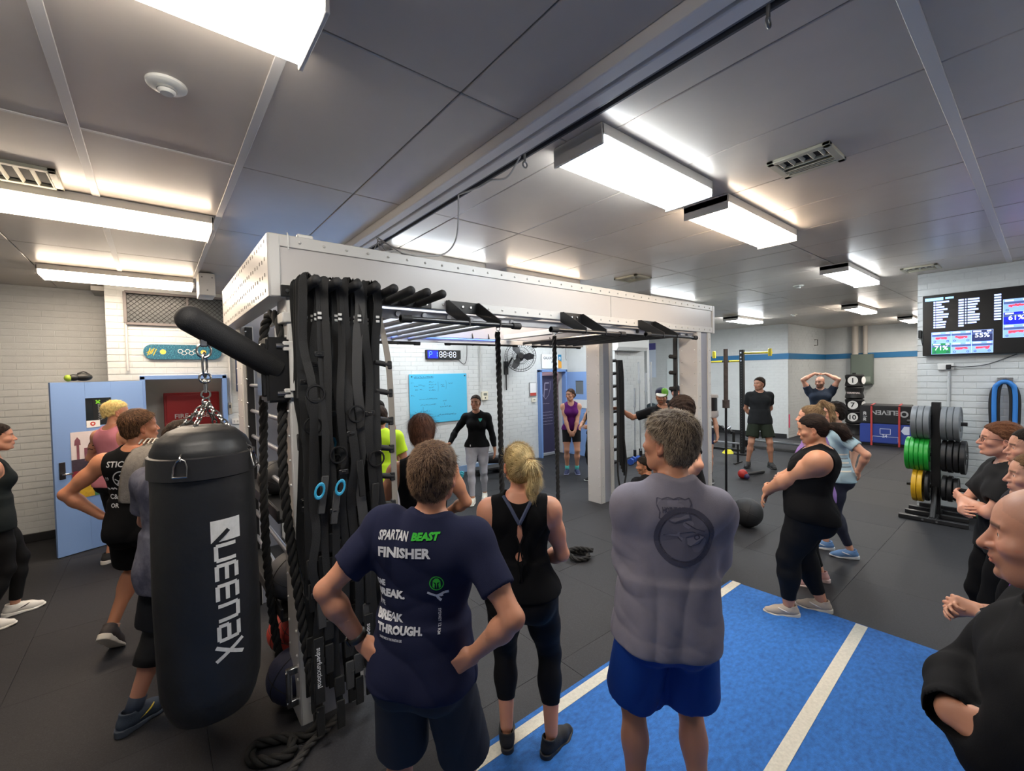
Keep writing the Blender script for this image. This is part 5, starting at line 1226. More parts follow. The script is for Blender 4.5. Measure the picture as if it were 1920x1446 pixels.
# split air conditioner over the barbell corner
ac = thing('air_conditioner', 'white split air conditioner high on the wall behind the rig', 'air conditioner', (8.62,6.19,2.66)); b = MB(); b.prism([(0,-.14),(-.17,-.13),(-.21,-.06),(-.21,.10),(-.18,.14),(0,.14)], -.58, .58, lambda u, v, w: (w, u+.10, v)); b.build('case', mat('#d7d8d6', .4), ac, ang=25); MB().box((0,-.06,-.135),(1.0,.07,.02),.003).build('air_flap', mat('#9fa2a3', .4), ac)
# barbells in an upright rack
br = thing('barbell_holder', 'low black barbell holder standing against the block wall', 'rack', (8.80,5.98,0)); b = MB(); b.box((0,0,.02),(.62,.34,.04),.004); b.build('base', BLACK, br)
for i in range(6):
    b = MB(); b.bar((-.22+.22*(i%3),-.08+.16*(i//3),.04),(-.22+.22*(i%3),-.08+.16*(i//3),.22),.034,14); b.build('tube', BLACK, br)
CHR = mat('#c9ccd0', .38, .85)
for i, h_ in enumerate((2.2,1.95,2.2,1.6,2.15)):
    x, y = 8.80-.22+.22*(i%3), 5.98-.08+.16*(i//3); t = thing('barbell', ['leftmost silver barbell in the front row of the holder','middle silver barbell in the front row of the holder','rightmost silver barbell in the front row of the holder','short silver barbell at the left back of the holder','tall silver barbell in the middle back of the holder'][i], 'barbell', (x,y,.05), 0, 'silver barbells in the upright holder')
    lx = (-.03,.02,.0,.03,-.01)[i]; b = MB(); b.bar((0,0,.0),(lx,0,h_),.014,10); b.build('shaft', CHR, t); b = MB(); b.bar((lx*(h_-.42)/h_,0,h_-.42),(lx,0,h_),.025,14); b.bar((lx*(h_-.44)/h_,0,h_-.44),(lx*(h_-.41)/h_,0,h_-.41),.038,14); b.build('sleeve', CHR, t)
def dumbbell(x, y, rz, m, label, s=1., cat='dumbbell', group=None):
    t = thing('dumbbell', label, cat, (x,y,.055*s), rz, group); MB().bar((-.07*s,0,0),(.07*s,0,0),.014*s,10).build('handle', CHR if m is not TEAL else m, t)
    for q in (-1,1): b = MB(); b.bar((q*.05*s,0,0),(q*.115*s,0,0),.055*s,6); b.build('head', m, t)
TEAL = mat('#3fa9b8', .4); BLU = mat('#2b4fa0', .5)
for i, (x, y) in enumerate(((8.10,5.80),(8.35,5.70),(9.05,5.72),(9.22,5.78))): dumbbell(x, y, .4+i, BLU, ['leftmost blue dumbbell on the floor before the barbells','second blue dumbbell from the left before the barbells','blue dumbbell at the foot of the barbell holder','rightmost blue dumbbell on the floor by the barbells'][i], 1.35, group='blue dumbbells by the barbell holder')
dumbbell(4.60,7.50,.5,TEAL,'small teal dumbbell nearest the wall at left of the coach',1.0,group='teal dumbbells at the wall'); dumbbell(4.68,7.40,.9,TEAL,'small teal dumbbell in front of another teal one',1.0,group='teal dumbbells at the wall')
pk = thing('kit_shelf', 'dark padded plates stacked on the block corner near the barbells', 'plates', (9.55,6.2,0))
b = MB(); b.bar((0,0,0),(0,0,1.05),.03,12); b.build('post', BLACK, pk); b = MB(); b.bar((-.05,0,1.05),(.05,0,1.05),.20,28); b.build('plate', mat('#3c4a50', .5), pk)
# wall posters far behind the right column
pb = thing('wall_banner', 'pale hanging wall banner with a purple top far behind the rig', 'banner', (14.17,9.20,1.80)); MB().box((0,0,.62),(.012,.30,1.25)).build('sheet', mat('#ccd6e6', .5), pb, smooth=False); MB().box((-.008,0,1.13),(.004,.30,.24)).build('purple_head', mat('#4b4a8c', .5), pb, smooth=False)
tag(MB().box((14.165,7.9,1.45),(.03,1.4,2.0),.004).build('door_4', mat('#cfd6d6', .5)), kind='structure')
# flat bench, step platforms near the coach
bch = thing('flat_bench', 'black flat exercise bench beside the coach', 'bench', (5.25,6.75,0), -.63); b = MB(); b.box((0,0,.40),(1.1,.28,.07),.02,seg=2); b.build('pad', mat('#1d1d1f', .5, bump=(80,.2)), bch)
for x in (-.42,.42): b = MB(); b.box((x,0,.19),(.05,.05,.36),.004); b.box((x,0,.02),(.06,.42,.04),.004); b.build('leg', BLACK, bch)
MB().box((0,0,.33),(.9,.05,.05),.003).build('spine', BLACK, bch)
for k in range(3): tag(MB().box((4.98+.0*k,6.98,.452+.024*k),(.26,.19,.022),.003).build('clipboard', mat('#9c9ea3' if k%2 else '#6d6f75', .5)), ['lowest grey folder of the pile on the bench','middle grey folder of the pile on the bench','top grey folder of the pile on the bench'][k], 'folder', 'folders on the bench')
st = thing('step_platform', 'black step platform on the floor behind the coach', 'step', (5.3,7.35,0), -.1); MB().box((0,0,.10),(.72,.34,.05),.02,seg=2).build('deck', mat('#1b1b1d', .6, bump=(90,.3)), st)
for x in (-.26,.26): MB().box((x,0,.04),(.14,.32,.08),.01).build('foot', BLACK, st)
# squat stand, frames and platform in front of the blue striped wall
sq = thing('squat_stand', 'black perforated upright with yellow arms by the blue striped wall', 'rack', (10.85,4.62,0)); MB().box((0,0,1.25),(.09,.09,2.5),.004).build('upright', BLACK, sq); MB().box((.0,.0,.015),(.30,.30,.03),.004).build('base_plate', BLACK, sq)
b = MB(); [b.bar((-.047,0,.2+.06*k),(-.044,0,.2+.06*k),.010,6) for k in range(37)]; tag(b.build('holes', mat('#4d4d50', .5), sq), kind='stuff')
for z in (2.43,2.32,2.24): MB().bar((-.05,0,z),(-.065,0,z),.02,8).build('bolt', STEEL, sq)
YEL = mat('#d6c52a', .4)
b = MB(); b.bar((0,-.05,2.42),(0,-.66,2.40),.022,12); b.build('yellow_arm', YEL, sq); b = MB(); b.bar((0,.05,2.235),(0,.95,2.235),.022,12); b.build('yellow_arm', YEL, sq); MB().bar((0,.30,2.235),(0,.46,2.235),.026,12).build('grip', BLACK, sq)
for y in (-.62,.66): MB().box((-.02,y,2.41),(.05,.07,.17),.008).build('yellow_hook', YEL, sq)
rh = thing('cable_sled', 'black sloping cable machine arm with pulleys beside the squat stand', 'machine', (11.35,5.25,0)); b = MB(); b.bar((0,-.15,.42),(.1,.75,.78),.04,8); b.box((0,0,.03),(.5,1.2,.06),.004); b.build('frame', BLACK, rh)
for k in range(4): MB().bar((-.05,-.1+.22*k,.45+.085*k),(.05,-.1+.22*k,.45+.085*k),.055,14).build('pulley', BLKS, rh)
b = MB(); b.bar((0,-.2,.03),(0,-.2,.45),.035,8); b.build('post', BLACK, rh)
lb = thing('low_platform', 'long low black platform with grey edge behind the man in the dark tee', 'platform', (12.0,4.35,0), .0); MB().box((0,0,.22),(.40,1.5,.06),.008).build('deck', mat('#222326', .5), lb); MB().box((-.205,0,.22),(.012,1.4,.04),.002).build('metal_edge', mat('#9c9fa3', .35,.7), lb)
for y in (-.66,.66): MB().box((0,y,.095),(.42,.06,.19),.004).build('leg', BLACK, lb)
ln = thing('low_hurdle', 'low black metal frame with a silver top bar before the squat stand', 'frame', (9.75,4.75,0)); MB().box((0,0,.43),(.05,1.05,.03),.004).build('top_bar', mat('#a9acb0', .35,.6), ln)
for y in (-.50,.50): b = MB(); b.box((0,y,.21),(.035,.035,.42),.003); b.box((0,y,.012),(.36,.04,.024),.003); b.build('leg', BLACK, ln)
cn = thing('marker_cone', 'yellow saucer cone on the floor beyond the low frame', 'cone', (10.75,4.92,0)); MB().lathe([(.13,0),(.135,.006),(.07,.085),(.045,.085),(.04,.078),(.12,0.0)], 24).build('cone_shell', mat('#d8cf2a', .5), cn)
mc = thing('mace_bell', 'black mace bell with a red head lying on the floor', 'mace', (8.45,3.60,.075), math.atan2(-.08,.65)); MB().ball((0,0,.01),.085,20,12).build('red_head', mat('#b32a26', .4), mc); MB().bar((.03,.02,-.02),(.72,0,-.045),.03,14).build('handle', mat('#202024', .5, var=(14,.4)), mc); MB().ball((-.02,-.09,-.02),.05,14,8).build('blue_cap', mat('#332f55', .5), mc)
ball(5.90,2.46,.185,.185,mat('#232427', .55, bump=(150,.4)),'big black slam ball on the floor right of the grey tee man',True,'ball','slam_ball')
# stacked numbered weight bags in the recess
nb = [('1',1),('',2),('7',3),('10',4),('',5)]
for i in range(5):
    z = 1.62-.365*i; t = thing('weight_bag', ['top black weight bag marked 1 of the stack in the recess','black weight bag under the one marked 1','weight bag with the number seven, middle of the stack','weight bag with the number ten, just above the lowest bag','lowest black weight bag of the stack in the recess'][i], 'weight bag', (16.3,3.69,z-.18), 0, 'numbered weight bags stacked in the recess')
    MB().lathe([(0,0),(.20,0),(.235,.03),(.225,.10),(.205,.18),(.225,.26),(.235,.33),(.20,.362),(0,.362)], 28).build('bag_body', mat('#141416', .5, bump=(60,.2)), t)
    if nb[i][0]:
        for aa in (PI+.05,):
            N_ = AR([math.cos(aa), math.sin(aa), 0]); T_ = AR([-math.sin(aa), math.cos(aa), 0]); ct = N_*.236+AR([0,0,.19]); flat('number_disc', ring2(.125,.0,24), ct, T_*1., (0,0,1), WHT, t, .004)
            v_, f_ = text_mesh(nb[i][0], .20, bold=.004); flat('number', (v_-AR([(v_[:,0].min()+v_[:,0].max())/2,(v_[:,1].min()+v_[:,1].max())/2]), f_), ct, T_, (0,0,1), BLACK, t, .008)
        for aa in (PI/2+.35,-PI/2-.25):
            N_ = AR([math.cos(aa), math.sin(aa), 0]); T_ = np.cross(AR([0,0,1.]), N_)*1.; flat('side_disc', ring2(.11,.0,20), N_*.236+AR([0,0,.19]), T_, (0,0,1), WHT, t, .004)
    elif i == 1:
        v_, f_ = text_mesh('TERMINAL', .07, bold=.002); aa = PI+.05; N_ = AR([math.cos(aa), math.sin(aa), 0]); T_ = AR([-math.sin(aa), math.cos(aa), 0]); flat('lettering', (v_-AR([v_[:,0].mean(),.02]), f_), N_*.24+AR([0,0,.18]), T_, (0,0,1), mat('#e0d4d2', .5), t)
# strapped soft boxes
def softbox(name, label, c, d, m, rz=.10):
    t = thing(name, label, 'plyo box', c, rz, 'soft plyo boxes strapped together'); MB().box((0,0,d[2]/2),d,.02,seg=2).build('box_body', m, t); return t
bxs = softbox('plyo_box', 'blue soft plyo box under the black one', (14.75,2.66,.06), (.80,1.02,.50), mat('#2a3f8c', .5, bump=(20,.1)))
bxt = softbox('plyo_box', 'black soft plyo box strapped on top of the blue one', (14.75,2.66,.565), (.80,1.02,.46), mat('#17171a', .5, bump=(20,.1)))
bxu = softbox('plyo_pallet', 'black low base under the strapped plyo boxes', (14.75,2.66,0), (.78,.98,.058), BLACK)
uB, vB = (0,-1,0), (0,0,1)
v_, f_ = text_mesh('ELEVEN', .16, bold=.004, sx=1.05); flat('lettering', (AR([.12,.0])-v_+AR([.16,.12]), f_), (-.402,0,.22), uB, vB, mat('#9fa0a3', .5), bxt); flat('logo_disc', ring2(.08,.045,20,.36,.0), (-.402,0,.26), uB, vB, mat('#9fa0a3', .5), bxt)
v_, f_ = text_mesh('30 | 20', .085, bold=.003); flat('size_mark', (np.stack([-v_[:,1]-.38, v_[:,0]],1), f_), (-.402,0,.06), uB, vB, mat('#c9c9ca', .5), bxt)
v_, f_ = text_mesh('24', .10, bold=.003); flat('size_mark', (v_+AR([-.06,.10]), f_), (-.402,0,.06), uB, vB, mat('#c3cade', .5), bxs)
flat('box_print', join2([line2([(-.1,.20),(.1,.20),(.1,.36-.02),(-.1,.34),(-.1,.20)],.010), line2([(-.25,.02),(-.25,.14),(.25,.14),(.25,.02)],.010), poly2([(.30,.30),(.36,.22),(.46,.22),(.46,.42),(.36,.42)])]), (-.402,0,.04), uB, vB, mat('#c3cade', .5), bxs)
for y in (-.27,.27):
    b = MB(); b.box((-.415,y,.5),(.008,.04,1.02)); b.box((0,y,1.035),(.83,.04,.008)); b.box((.415,y,.5),(.008,.04,1.02)); sr = tag(b.build('strap', mat('#b03a38', .6), smooth=False), ['red strap nearer the plate tree around the plyo boxes','red strap nearer the weight bags around the plyo boxes'][y > 0], 'strap'); sr.location = (14.75,2.66,0); sr.rotation_euler = (0,0,.10)
# electrical cabinet, pipes, small wall things
ec = thing('electrical_cabinet', 'grey green electrical cabinet on the recess wall', 'cabinet', (17.38,3.74,1.48)); MB().box((0,0,.47),(.18,.56,.95),.008).build('cabinet_body', mat('#5f6a62', .5), ec); MB().box((-.095,0,.47),(.02,.52,.90),.004).build('cabinet_door', mat('#667168', .5), ec); MB().box((-.108,.18,.30),(.006,.09,.13)).build('lock_sign', BLACK, ec); MB().box((-.108,-.12,.16),(.006,.22,.16)).build('label_sheet', mat('#8f988f', .5), ec)
for y, r_q, lab in ((3.92,.085,'thick pipe running down to the electrical cabinet'),(3.66,.06,'thinner pipe beside the thick pipe over the cabinet')): tag(MB().bar((17.38,y,2.42),(17.38,y,3.32),r_q,16).build('pipe', mat('#c3bab0', .5)), lab, 'pipe')
tag(MB().box((14.24,4.752,.5),(.05,.02,.39),.003).build('level_tube', mat('#d24a6a', .4)), 'pink strip fixed on the wall corner near the floor', 'strip')
b = MB(); b.tube([(16.4,4.75,2.74),(16.4,4.66,2.74),(16.4,4.66,2.92),(16.4,4.75,2.92)],.012,6); tag(b.build('wall_hook', mat('#5d5a58', .4,.6)), 'small metal hook high on the recess side wall', 'hook')
# television on the right wall
tv = thing('television', 'large wall television showing names and training percentages', 'television', (8.335,.24,2.585)); TW, TH = 1.72, .80
MB().box((0,0,0),(.05,TW+.03,TH+.03),.006).build('bezel', mat('#0c0c0e', .3), tv); MB().box((.045,0,0),(.04,.5,.4),.004).build('bracket', BLACK, tv)
oT = (-.0265, TW/2, -TH/2); uT, vT = (0,-1,0), (0,0,1)
def tvp(nm, sh, c, e=1., lift=0.): return flat(nm, sh, oT, uT, vT, mat(c, .3, emit=e) if e else mat(c, .3), tv, lift)
tvp('display', rect2(0,0,TW,TH), '#0a0b0d', .15)
tvp('title_bar', join2([rect2(.01,.735,.19,.775), rect2(.21,.745,.29,.77)]), '#8cc4f4', 1.1, .001)
rows = []
for k in range(11):
    z = .70-.034*k; q = rw.uniform(.05,.13); rows += [rect2(.095,z,.115,z+.022), rect2(.12,z,.12+q,z+.022), rect2(.335,z,.385,z+.022)]
    if k < 10: q = rw.uniform(.06,.13); rows += [rect2(.395,z,.41,z+.022), rect2(.42,z,.42+q,z+.022), rect2(.655,z+.02,.715,z+.042)]
tvp('name_rows', join2(rows), '#b4c8ff', 1.0, .001)
cells_ = [(.08,.155,'r'),(.27,.155,'r'),(.46,.155,'55%'),(.08,.008,'71%'),(.27,.008,'r'),(.46,.008,'r'),(.735,.505,'r'),(.735,.345,'61%'),(.735,.185,'r'),(.955,.505,'r'),(.955,.345,'r'),(.955,.185,'55%'),(1.175,.505,'r'),(1.175,.345,'r')]
for x, z, k in cells_:
    w_, h_ = (.185,.145) if x < .7 else (.21,.155); tvp('tile_frame', rect2(x-.004,z-.003,x+w_+.004,z+h_+.003), '#a9c4ff', .9, .001)
    tvp('tile', rect2(x,z,x+w_,z+h_), {'r':'#7fa4f0','55%':'#222b52','61%':'#1722c8','71%':'#1c7a44'}[k], .8, .002); tvp('tile_head', rect2(x,z+h_*.62,x+w_,z+h_*.80), '#4d5f96', .5, .003); tvp('tile_name', join2([rect2(x+.012,z+h_*.83,x+.085,z+h_*.95), rect2(x+w_-.05,z+h_*.83,x+w_-.012,z+h_*.95)]), '#cfdcff', 1., .003)
    tvp('tile_marks', join2([ring2(.013,.008,10,x+.03,z+.022), ring2(.013,.008,10,x+w_-.03,z+.022)]), '#26306a', .2, .003)
    if k == 'r': tvp('red_value', place2(scrib(.11,.05,1,rw,.016), x+w_*.2, z+h_*.36), '#ff3b4e', 1.3, .004); tvp('red_value', rect2(x+w_*.2,z+h_*.42,x+w_*.8,z+h_*.55), '#f23a4c', 1.1, .0035)
    else:
        v_, f_ = text_mesh(k, .080, bold=.0008); tvp('value', (v_+AR([x+w_/2-(v_[:,0].max())/2, z+h_*.36]), f_), '#dfe8ff', 1.3, .005)
so = thing('power_outlet', 'white double power outlet with a black plug under the television', 'outlet', (8.375,.89,2.02)); MB().box((0,0,0),(.03,.16,.09),.004).build('plate', PLAS, so); MB().box((-.03,-.03,-.005),(.05,.05,.06),.006).build('plug', BLACK, so)
tag(MB().tube(spl([(8.35,.84,2.02),(8.36,.7,2.01),(8.36,.5,2.04),(8.37,.25,2.16)],20),.006,6).build('power_cable', DARKG), 'black cable from the outlet up to the television', 'cable')
tag(MB().bar((8.375,.86,1.95),(8.375,.86,1.0),.013,10).build('conduit', mat('#b9bcbd', .5)), 'white conduit running down from the outlet under the television', 'conduit')
wallb = thing('cable_clip_box', 'tiny black box on the wall edge left of the television', 'box', (8.375,1.150,2.48)); MB().box((0,0,0),(.04,.035,.11),.004).build('box_body', BLACK, wallb); MB().tube(spl([(0,-.01,-.05),(-.01,-.03,-.16),(0,-.06,-.25)],12),.005,6).build('lead', DARKG, wallb)
# blue sleeved harness on a hook
hn = thing('battle_rope_harness', 'blue sleeved black harness rope hanging on a hook at the right wall', 'harness', (8.33,.35,1.80)); b = MB(); b.tube([(.05,0,.03),(-.03,0,.03),(-.05,0,.05)],.01,8); b.box((.045,0,.03),(.012,.14,.07),.004); b.build('hook', STEEL, hn)
for k, (w_, off_) in enumerate(((.075,.0),(.088,-.02))): b = MB(); p_ = spl([(off_,-w_,-.62+.04*k),(off_,-w_,-.12),(off_-.01,-w_*.6,-.015),(off_-.015,0,.015),(off_-.01,w_*.6,-.015),(off_,w_,-.12),(off_,w_,-.60)],40); b.tube(p_, .026, 10); b.build('blue_sleeve', mat('#2f78c4', .6, bump=(60,.4)), hn)
for w_ in (.115,.05): b = MB(); b.tube(spl([(-.02,-w_,-.66),(-.02,-w_,-.14),(-.02,0,.03),(-.02,w_,-.14),(-.02,w_,-.66)],30), .016, 8); b.build('black_webbing', WEB, hn)
b = MB(); b.tube(spl([(-.02,-.10,-.62),(-.03,-.14,-.68),(-.02,.12,-.66),(0,.16,-.72)],14),.02,8); b.build('buckle_strap', WEB, hn)
# plate tree with bumper plates, each plate a thing
pt = thing('plate_tree', 'black weight plate tree against the right wall', 'plate tree', (8.02,.94,0)); b = MB(); b.box((0,0,.80),(.07,.09,1.50),.004); b.build('upright', BLACK, pt)
b = MB(); b.box((.02,.0,.03),(.06,.62,.05),.004); b.box((-.28,0,.03),(.06,.66,.05),.004); b.box((.28,0,.03),(.06,.62,.05),.004); b.box((0,0,.04),(.6,.08,.05),.004); b.build('base', mat('#202022', .45), pt); b = MB(); b.bar((-.27,0,.06),(-.03,0,.42),.03,8); b.build('brace', BLACK, pt)
for q in (-.03,.06): MB().bar((-.312,q*1.5,.03),(-.318,q*1.5,.03),.014,8).build('bolt', STEEL, pt)
for z in (1.275,.845,.42):
    for s in (-1,1): MB().bar((0,s*.04,z),(0,s*.29,z),.024,12).build('peg', BLACK, pt)
def plate(y, z, r, th, m, label, grp):
    t = thing('bumper_plate', label, 'weight plate', (8.02, .94+y, z)); t['group'] = grp; Mx = Matrix.Rotation(PI/2,3,'X')
    MB().lathe([(.027,-th/2),(r*.42,-th/2),(r*.45,-th*.36),(r*.80,-th*.36),(r*.84,-th/2),(r-.006,-th/2),(r,-th/2+.006),(r,th/2-.006),(r-.006,th/2),(r*.84,th/2),(r*.80,th*.36),(r*.45,th*.36),(r*.42,th/2),(.027,th/2),(.027,-th/2)], 40, Mx).build('plate_disc', m, t)
    MB().lathe([(.026,-th*.52),(.045,-th*.52),(.045,th*.52),(.026,th*.52),(.026,-th*.52)], 24, Mx).build('hub_ring', STEEL, t)
GRY = mat('#6f7377', .42); GRN = mat('#1f9a33', .38); YLW = mat('#d2a421', .4); BLP = mat('#1d1d1f', .45)
for k in range(3): plate(.075+.062*k, 1.275, .222, .058, GRY, ['innermost','middle','outermost'][k]+' grey bumper plate on the top left peg of the plate tree', 'grey plates, top left peg')
for k in range(3): plate(-.085-.060*k, 1.275, .222, .056, GRY, ['innermost','middle','outermost'][k]+' grey bumper plate on the top right peg of the plate tree', 'grey plates, top right peg')
for k in range(5): plate(.075+.048*k, .845, .222, .045, GRN, ['innermost','second','middle','fourth','outermost'][k]+' green bumper plate on the middle left peg of the plate tree', 'green plates, middle left peg')
for k in range(4): plate(-.085-.058*k, .845, (.205,.212,.205,.218)[k], .05, BLP, ['innermost','second','third','outermost'][k]+' black iron plate on the middle right peg of the plate tree', 'black plates, middle right peg')
plate(.075, .42, .20, .04, BLP, 'black plate beside the yellow ones on the lower left peg', 'lower left plates')
for k in range(2): plate(.14+.055*k, .42, .222, .05, YLW, ['inner','outer'][k]+' yellow bumper plate on the lower left peg of the plate tree', 'yellow plates, lower left peg')
for k in range(3): plate(-.085-.055*k, .42, (.165,.17,.15)[k], .045, BLP, ['innermost','middle','outermost'][k]+' small black iron plate on the lower right peg of the tree', 'black plates, lower right peg')
t = thing('kettlebell', 'green kettlebell on the floor at the right of the plate tree', 'kettlebell', (8.05,.46,0)); MB().ball((0,0,.11),.11,20,12,(1,1,1)).build('bell', mat('#2c7a46', .4), t); MB().tube(spl([(0,-.06,.19),(0,-.075,.26),(0,0,.30),(0,.075,.26),(0,.06,.19)],16),.016,8).build('handle', BLACK, t)
# ceiling things
def vent(x, y, lx, ly, label, rz=0):
    t = thing('ceiling_vent', label, 'vent', (x,y,ZC), rz, 'ceiling air vents'); VM = mat('#bdb9a4', .5); b = MB()
    for c, d in (((0,ly/2-.02,-.010),(lx,.04,.022)),((0,-ly/2+.02,-.010),(lx,.04,.022)),((lx/2-.02,0,-.010),(.04,ly,.022)),((-lx/2+.02,0,-.010),(.04,ly,.022)),((0,0,-.010),(.014,ly,.02))): b.box(c, d, .004)
    b.build('frame', VM, t); MB().box((0,0,-.002),(lx-.05,ly-.05,.003)).build('dark_throat', mat('#20201d', .8), t, smooth=False)
    for k in range(5): MB().box((-lx/4,-ly/2+.06+(ly-.12)*k/4,-.012),(lx/2-.05,.006,.022),.001,Matrix.Rotation(.6,3,'X')).build('blade', VM, t)
    for k in range(4): MB().box((.05+(lx/2-.09)*k/3,0,-.012),(.006,ly-.06,.022),.001,Matrix.Rotation(.6,3,'Y')).build('blade', VM, t)
vent(3.135,.95,.32,.33,'cream ceiling vent right of the two brightest lights'); vent(-.70,3.90,.58,.34,'cream ceiling vent at the far left of the ceiling'); vent(5.1,3.6,.36,.36,'small ceiling vent above the right half of the rig'); vent(7.83,1.07,.36,.36,'ceiling vent near the television wall')
def detector(x, y, label, s=1.):
    t = thing('smoke_detector', label, 'smoke detector', (x,y,ZC)); MB().lathe([(0,-.042*s),(.024*s,-.042*s),(.032*s,-.034*s),(.034*s,-.02*s),(.062*s,-.018*s),(.072*s,-.010*s),(.073*s,0)], 28).build('cover', mat('#d6d6d0', .4), t); MB().lathe([(.033*s,-.030*s),(.036*s,-.028*s),(.036*s,-.020*s),(.033*s,-.018*s)], 24).build('sensor_ring', mat('#8f918d', .4), t)
detector(.083,2.395,'large white smoke detector on the left panel of the ceiling'); detector(7.8,2.47,'smoke detector in the middle of the ceiling before the recess'); detector(11.9,3.86,'farthest smoke detector over the recess entrance')
tag(MB().tube(spl([(1.69,1.95,3.31),(1.71,2.1,3.25),(1.70,2.25,3.28),(1.68,2.36,3.27),(1.69,2.62,3.31)],24),.006,6).build('ceiling_cable', mat('#a9a8a6', .5)), 'white cable drooping from the ceiling slot beside the big light', 'cable')
tag(MB().tube(spl([(1.69,2.62,3.33),(1.70,2.64,3.18),(1.72,2.72,3.02),(1.66,2.80,2.93),(1.45,2.80,2.89),(1.30,2.82,2.90),(1.22,2.84,2.885)],36),.006,6).build('ceiling_cable', mat('#a9a8a6', .5)), 'white cable hanging from the ceiling slot onto the rig header', 'cable')
t = thing('cable_coil', 'thin grey wires bundled on top of the rig header', 'wire', (1.25,2.83,2.875))
for k in range(4): MB().tube(spl([(-.15+.05*k,0,.005),(-.05,.03*(k-1),.06+.02*k),(.06,-.02,.03),(.14+.03*k,.02,.005)],16),.0035,5).build('wire', mat('#6a6866', .5), t)
t = thing('led_strip', 'white plastic connector with a short tail on the rig corner', 'connector', (.70,2.80,2.885)); MB().box((.02,0,0),(.09,.03,.025),.006).build('connector', PLAS, t); MB().tube(spl([(-.08,-.03,.0),(-.085,-.06,-.03),(-.085,-.062,-.10)],10),.004,6).build('tail', PLAS, t)
for y, k in ((1.90,0),(.62,1)): 
    t = thing('roller_hanger', ['steel hanger hook left of the big light in the ceiling slot','steel hanger hook near the top edge in the ceiling slot'][k], 'hook', (1.68,y,3.30)); b = MB(); b.bar((0,0,0),(0,0,-.045),.007,8); b.torus((0,0,-.06), .016, .005, Matrix.Rotation(PI/2,3,'X'), 14, 6); b.build('hook', mat('#8d8c8a', .35,.7), t)
# blue turf with white lines
tf = thing('turf_strip', 'bright blue turf strip with two white lines in the foreground', 'turf', (0,0,0)); TURF = mat('#2a68b2', .85, bump=(180,.6,.006), var=(26,.30), stretch=(1,1.6,1)); TL = mat('#cfcabb', .8, bump=(220,.5,.004), var=(60,.12))
b = MB(); b.prism([(-3.2,-2.9),(4.27,-2.9),(4.26,.60),(4.24,1.93),(-3.2,1.99)], .0, .010, lambda u, v, w: (u, v, w)); b.build('turf_pile', TURF, tf, smooth=False)
for (y0_, y1_, w_) in ((1.885,1.87,.075),(.80,.915,.075)):
    b = MB(); b.prism([(-3.2,y0_-w_/2-(y1_-y0_)*.8),(4.245,y1_-w_/2),(4.245,y1_+w_/2),(-3.2,y0_+w_/2-(y1_-y0_)*.8)], .008, .0125, lambda u, v, w: (u, v, w)); b.build('white_line', TL, tf, smooth=False)
# ======================= THE GROUP =====================================================
def cloth(c, r=.9, var=None): return mat(c, r, bump=(420,.25,.002), spec=.15, var=var)
CROSS = dict(LH=dict(t=(.09,.20,1.17), pole=(-1,.3,-1), fd=(.9,.15,.15), pn=(0,-1,0), curl=.35), RH=dict(t=(-.07,.25,1.12), pole=(1,.3,-1), fd=(-.9,.1,.25), pn=(0,-1,0), curl=.35))
CLASP = dict(LH=dict(t=(-.055,.235,.88), pole=(-1,-.4,0), fd=(.65,.35,-.5), pn=(.3,-.8,-.2), curl=.5), RH=dict(t=(.055,.245,.88), pole=(1,-.4,0), fd=(-.65,.35,-.5), pn=(-.3,-.8,-.2), curl=.5))
def HIPS(y=-.075, z=1.02): return dict(LH=dict(t=(-.212,y+.02,z), pole=(-1,-.55,.05), fd=(.80,-.42,-.28), pn=(.3,.9,0), curl=.22, thumb=.7), RH=dict(t=(.212,y+.02,z), pole=(1,-.55,.05), fd=(-.80,-.42,-.28), pn=(-.3,.9,0), curl=.22, thumb=.7))
def shoe(c, sole='#d8d5cf', lace=None, stripe=None, kind='runner'):
    d = dict(kind=kind, m=mat(c, .7, bump=(200,.3)), sole=mat(sole, .6), lace=mat(lace or sole, .7))
    if stripe: d['stripe'] = mat(stripe, .5)
    return d
def tail(pts, rad, k=.02):
    def fn(F, H, M):
        for (a, ra), (b, rb) in zip(zip(pts, rad), zip(pts[1:], rad[1:])): F.u(rc(H+M@AR(a), H+M@AR(b), ra, rb), k)
    return fn
def bun(c, r):
    def fn(F, H, M): F.u(ell(H+M@AR(c), AR(r), M), .02)
    return fn
def to_tie(tie, down=(0,-.15,-1)):
    def fn(p, H, M):
        t = H+M@AR(tie); d = t-p; L = np.linalg.norm(d,axis=1)[:,None]; q = (p-H)@M
        return np.where((L > .035) & (q[:,1:2] > tie[1]-.02), d/(L+1e-6), (M@AR(down))[None])
    return fn
def band(R, nm, a, b, r, m, name='watch_band', n=14): 
    V, F_ = tube_np([AR(a),AR(b)], r, 20); return link(name, mesh_np(name, V*R.s, F_), m, R.root)
def watch(R, side, m=None, face=True):
    a = R.A[side]; d = nrm(a['W']-a['E']); p = a['W']-d*.035; band(R, 'w', p-d*.011, p+d*.011, .0345, m or mat('#151517', .5), 'watch_band')
    n = nrm(np.cross(d, np.cross(AR([a['sg'],-.4,.6]), d))); o = MB().box((0,0,0),(.034*R.s,.030*R.s,.012*R.s),.004).build('watch_case', mat('#232327', .25, .3), R.root); M = np.stack([d, np.cross(n,d), n],1); o.matrix_local = Matrix.Translation((p+n*.036)*R.s) @ Matrix(M.tolist()).to_4x4()
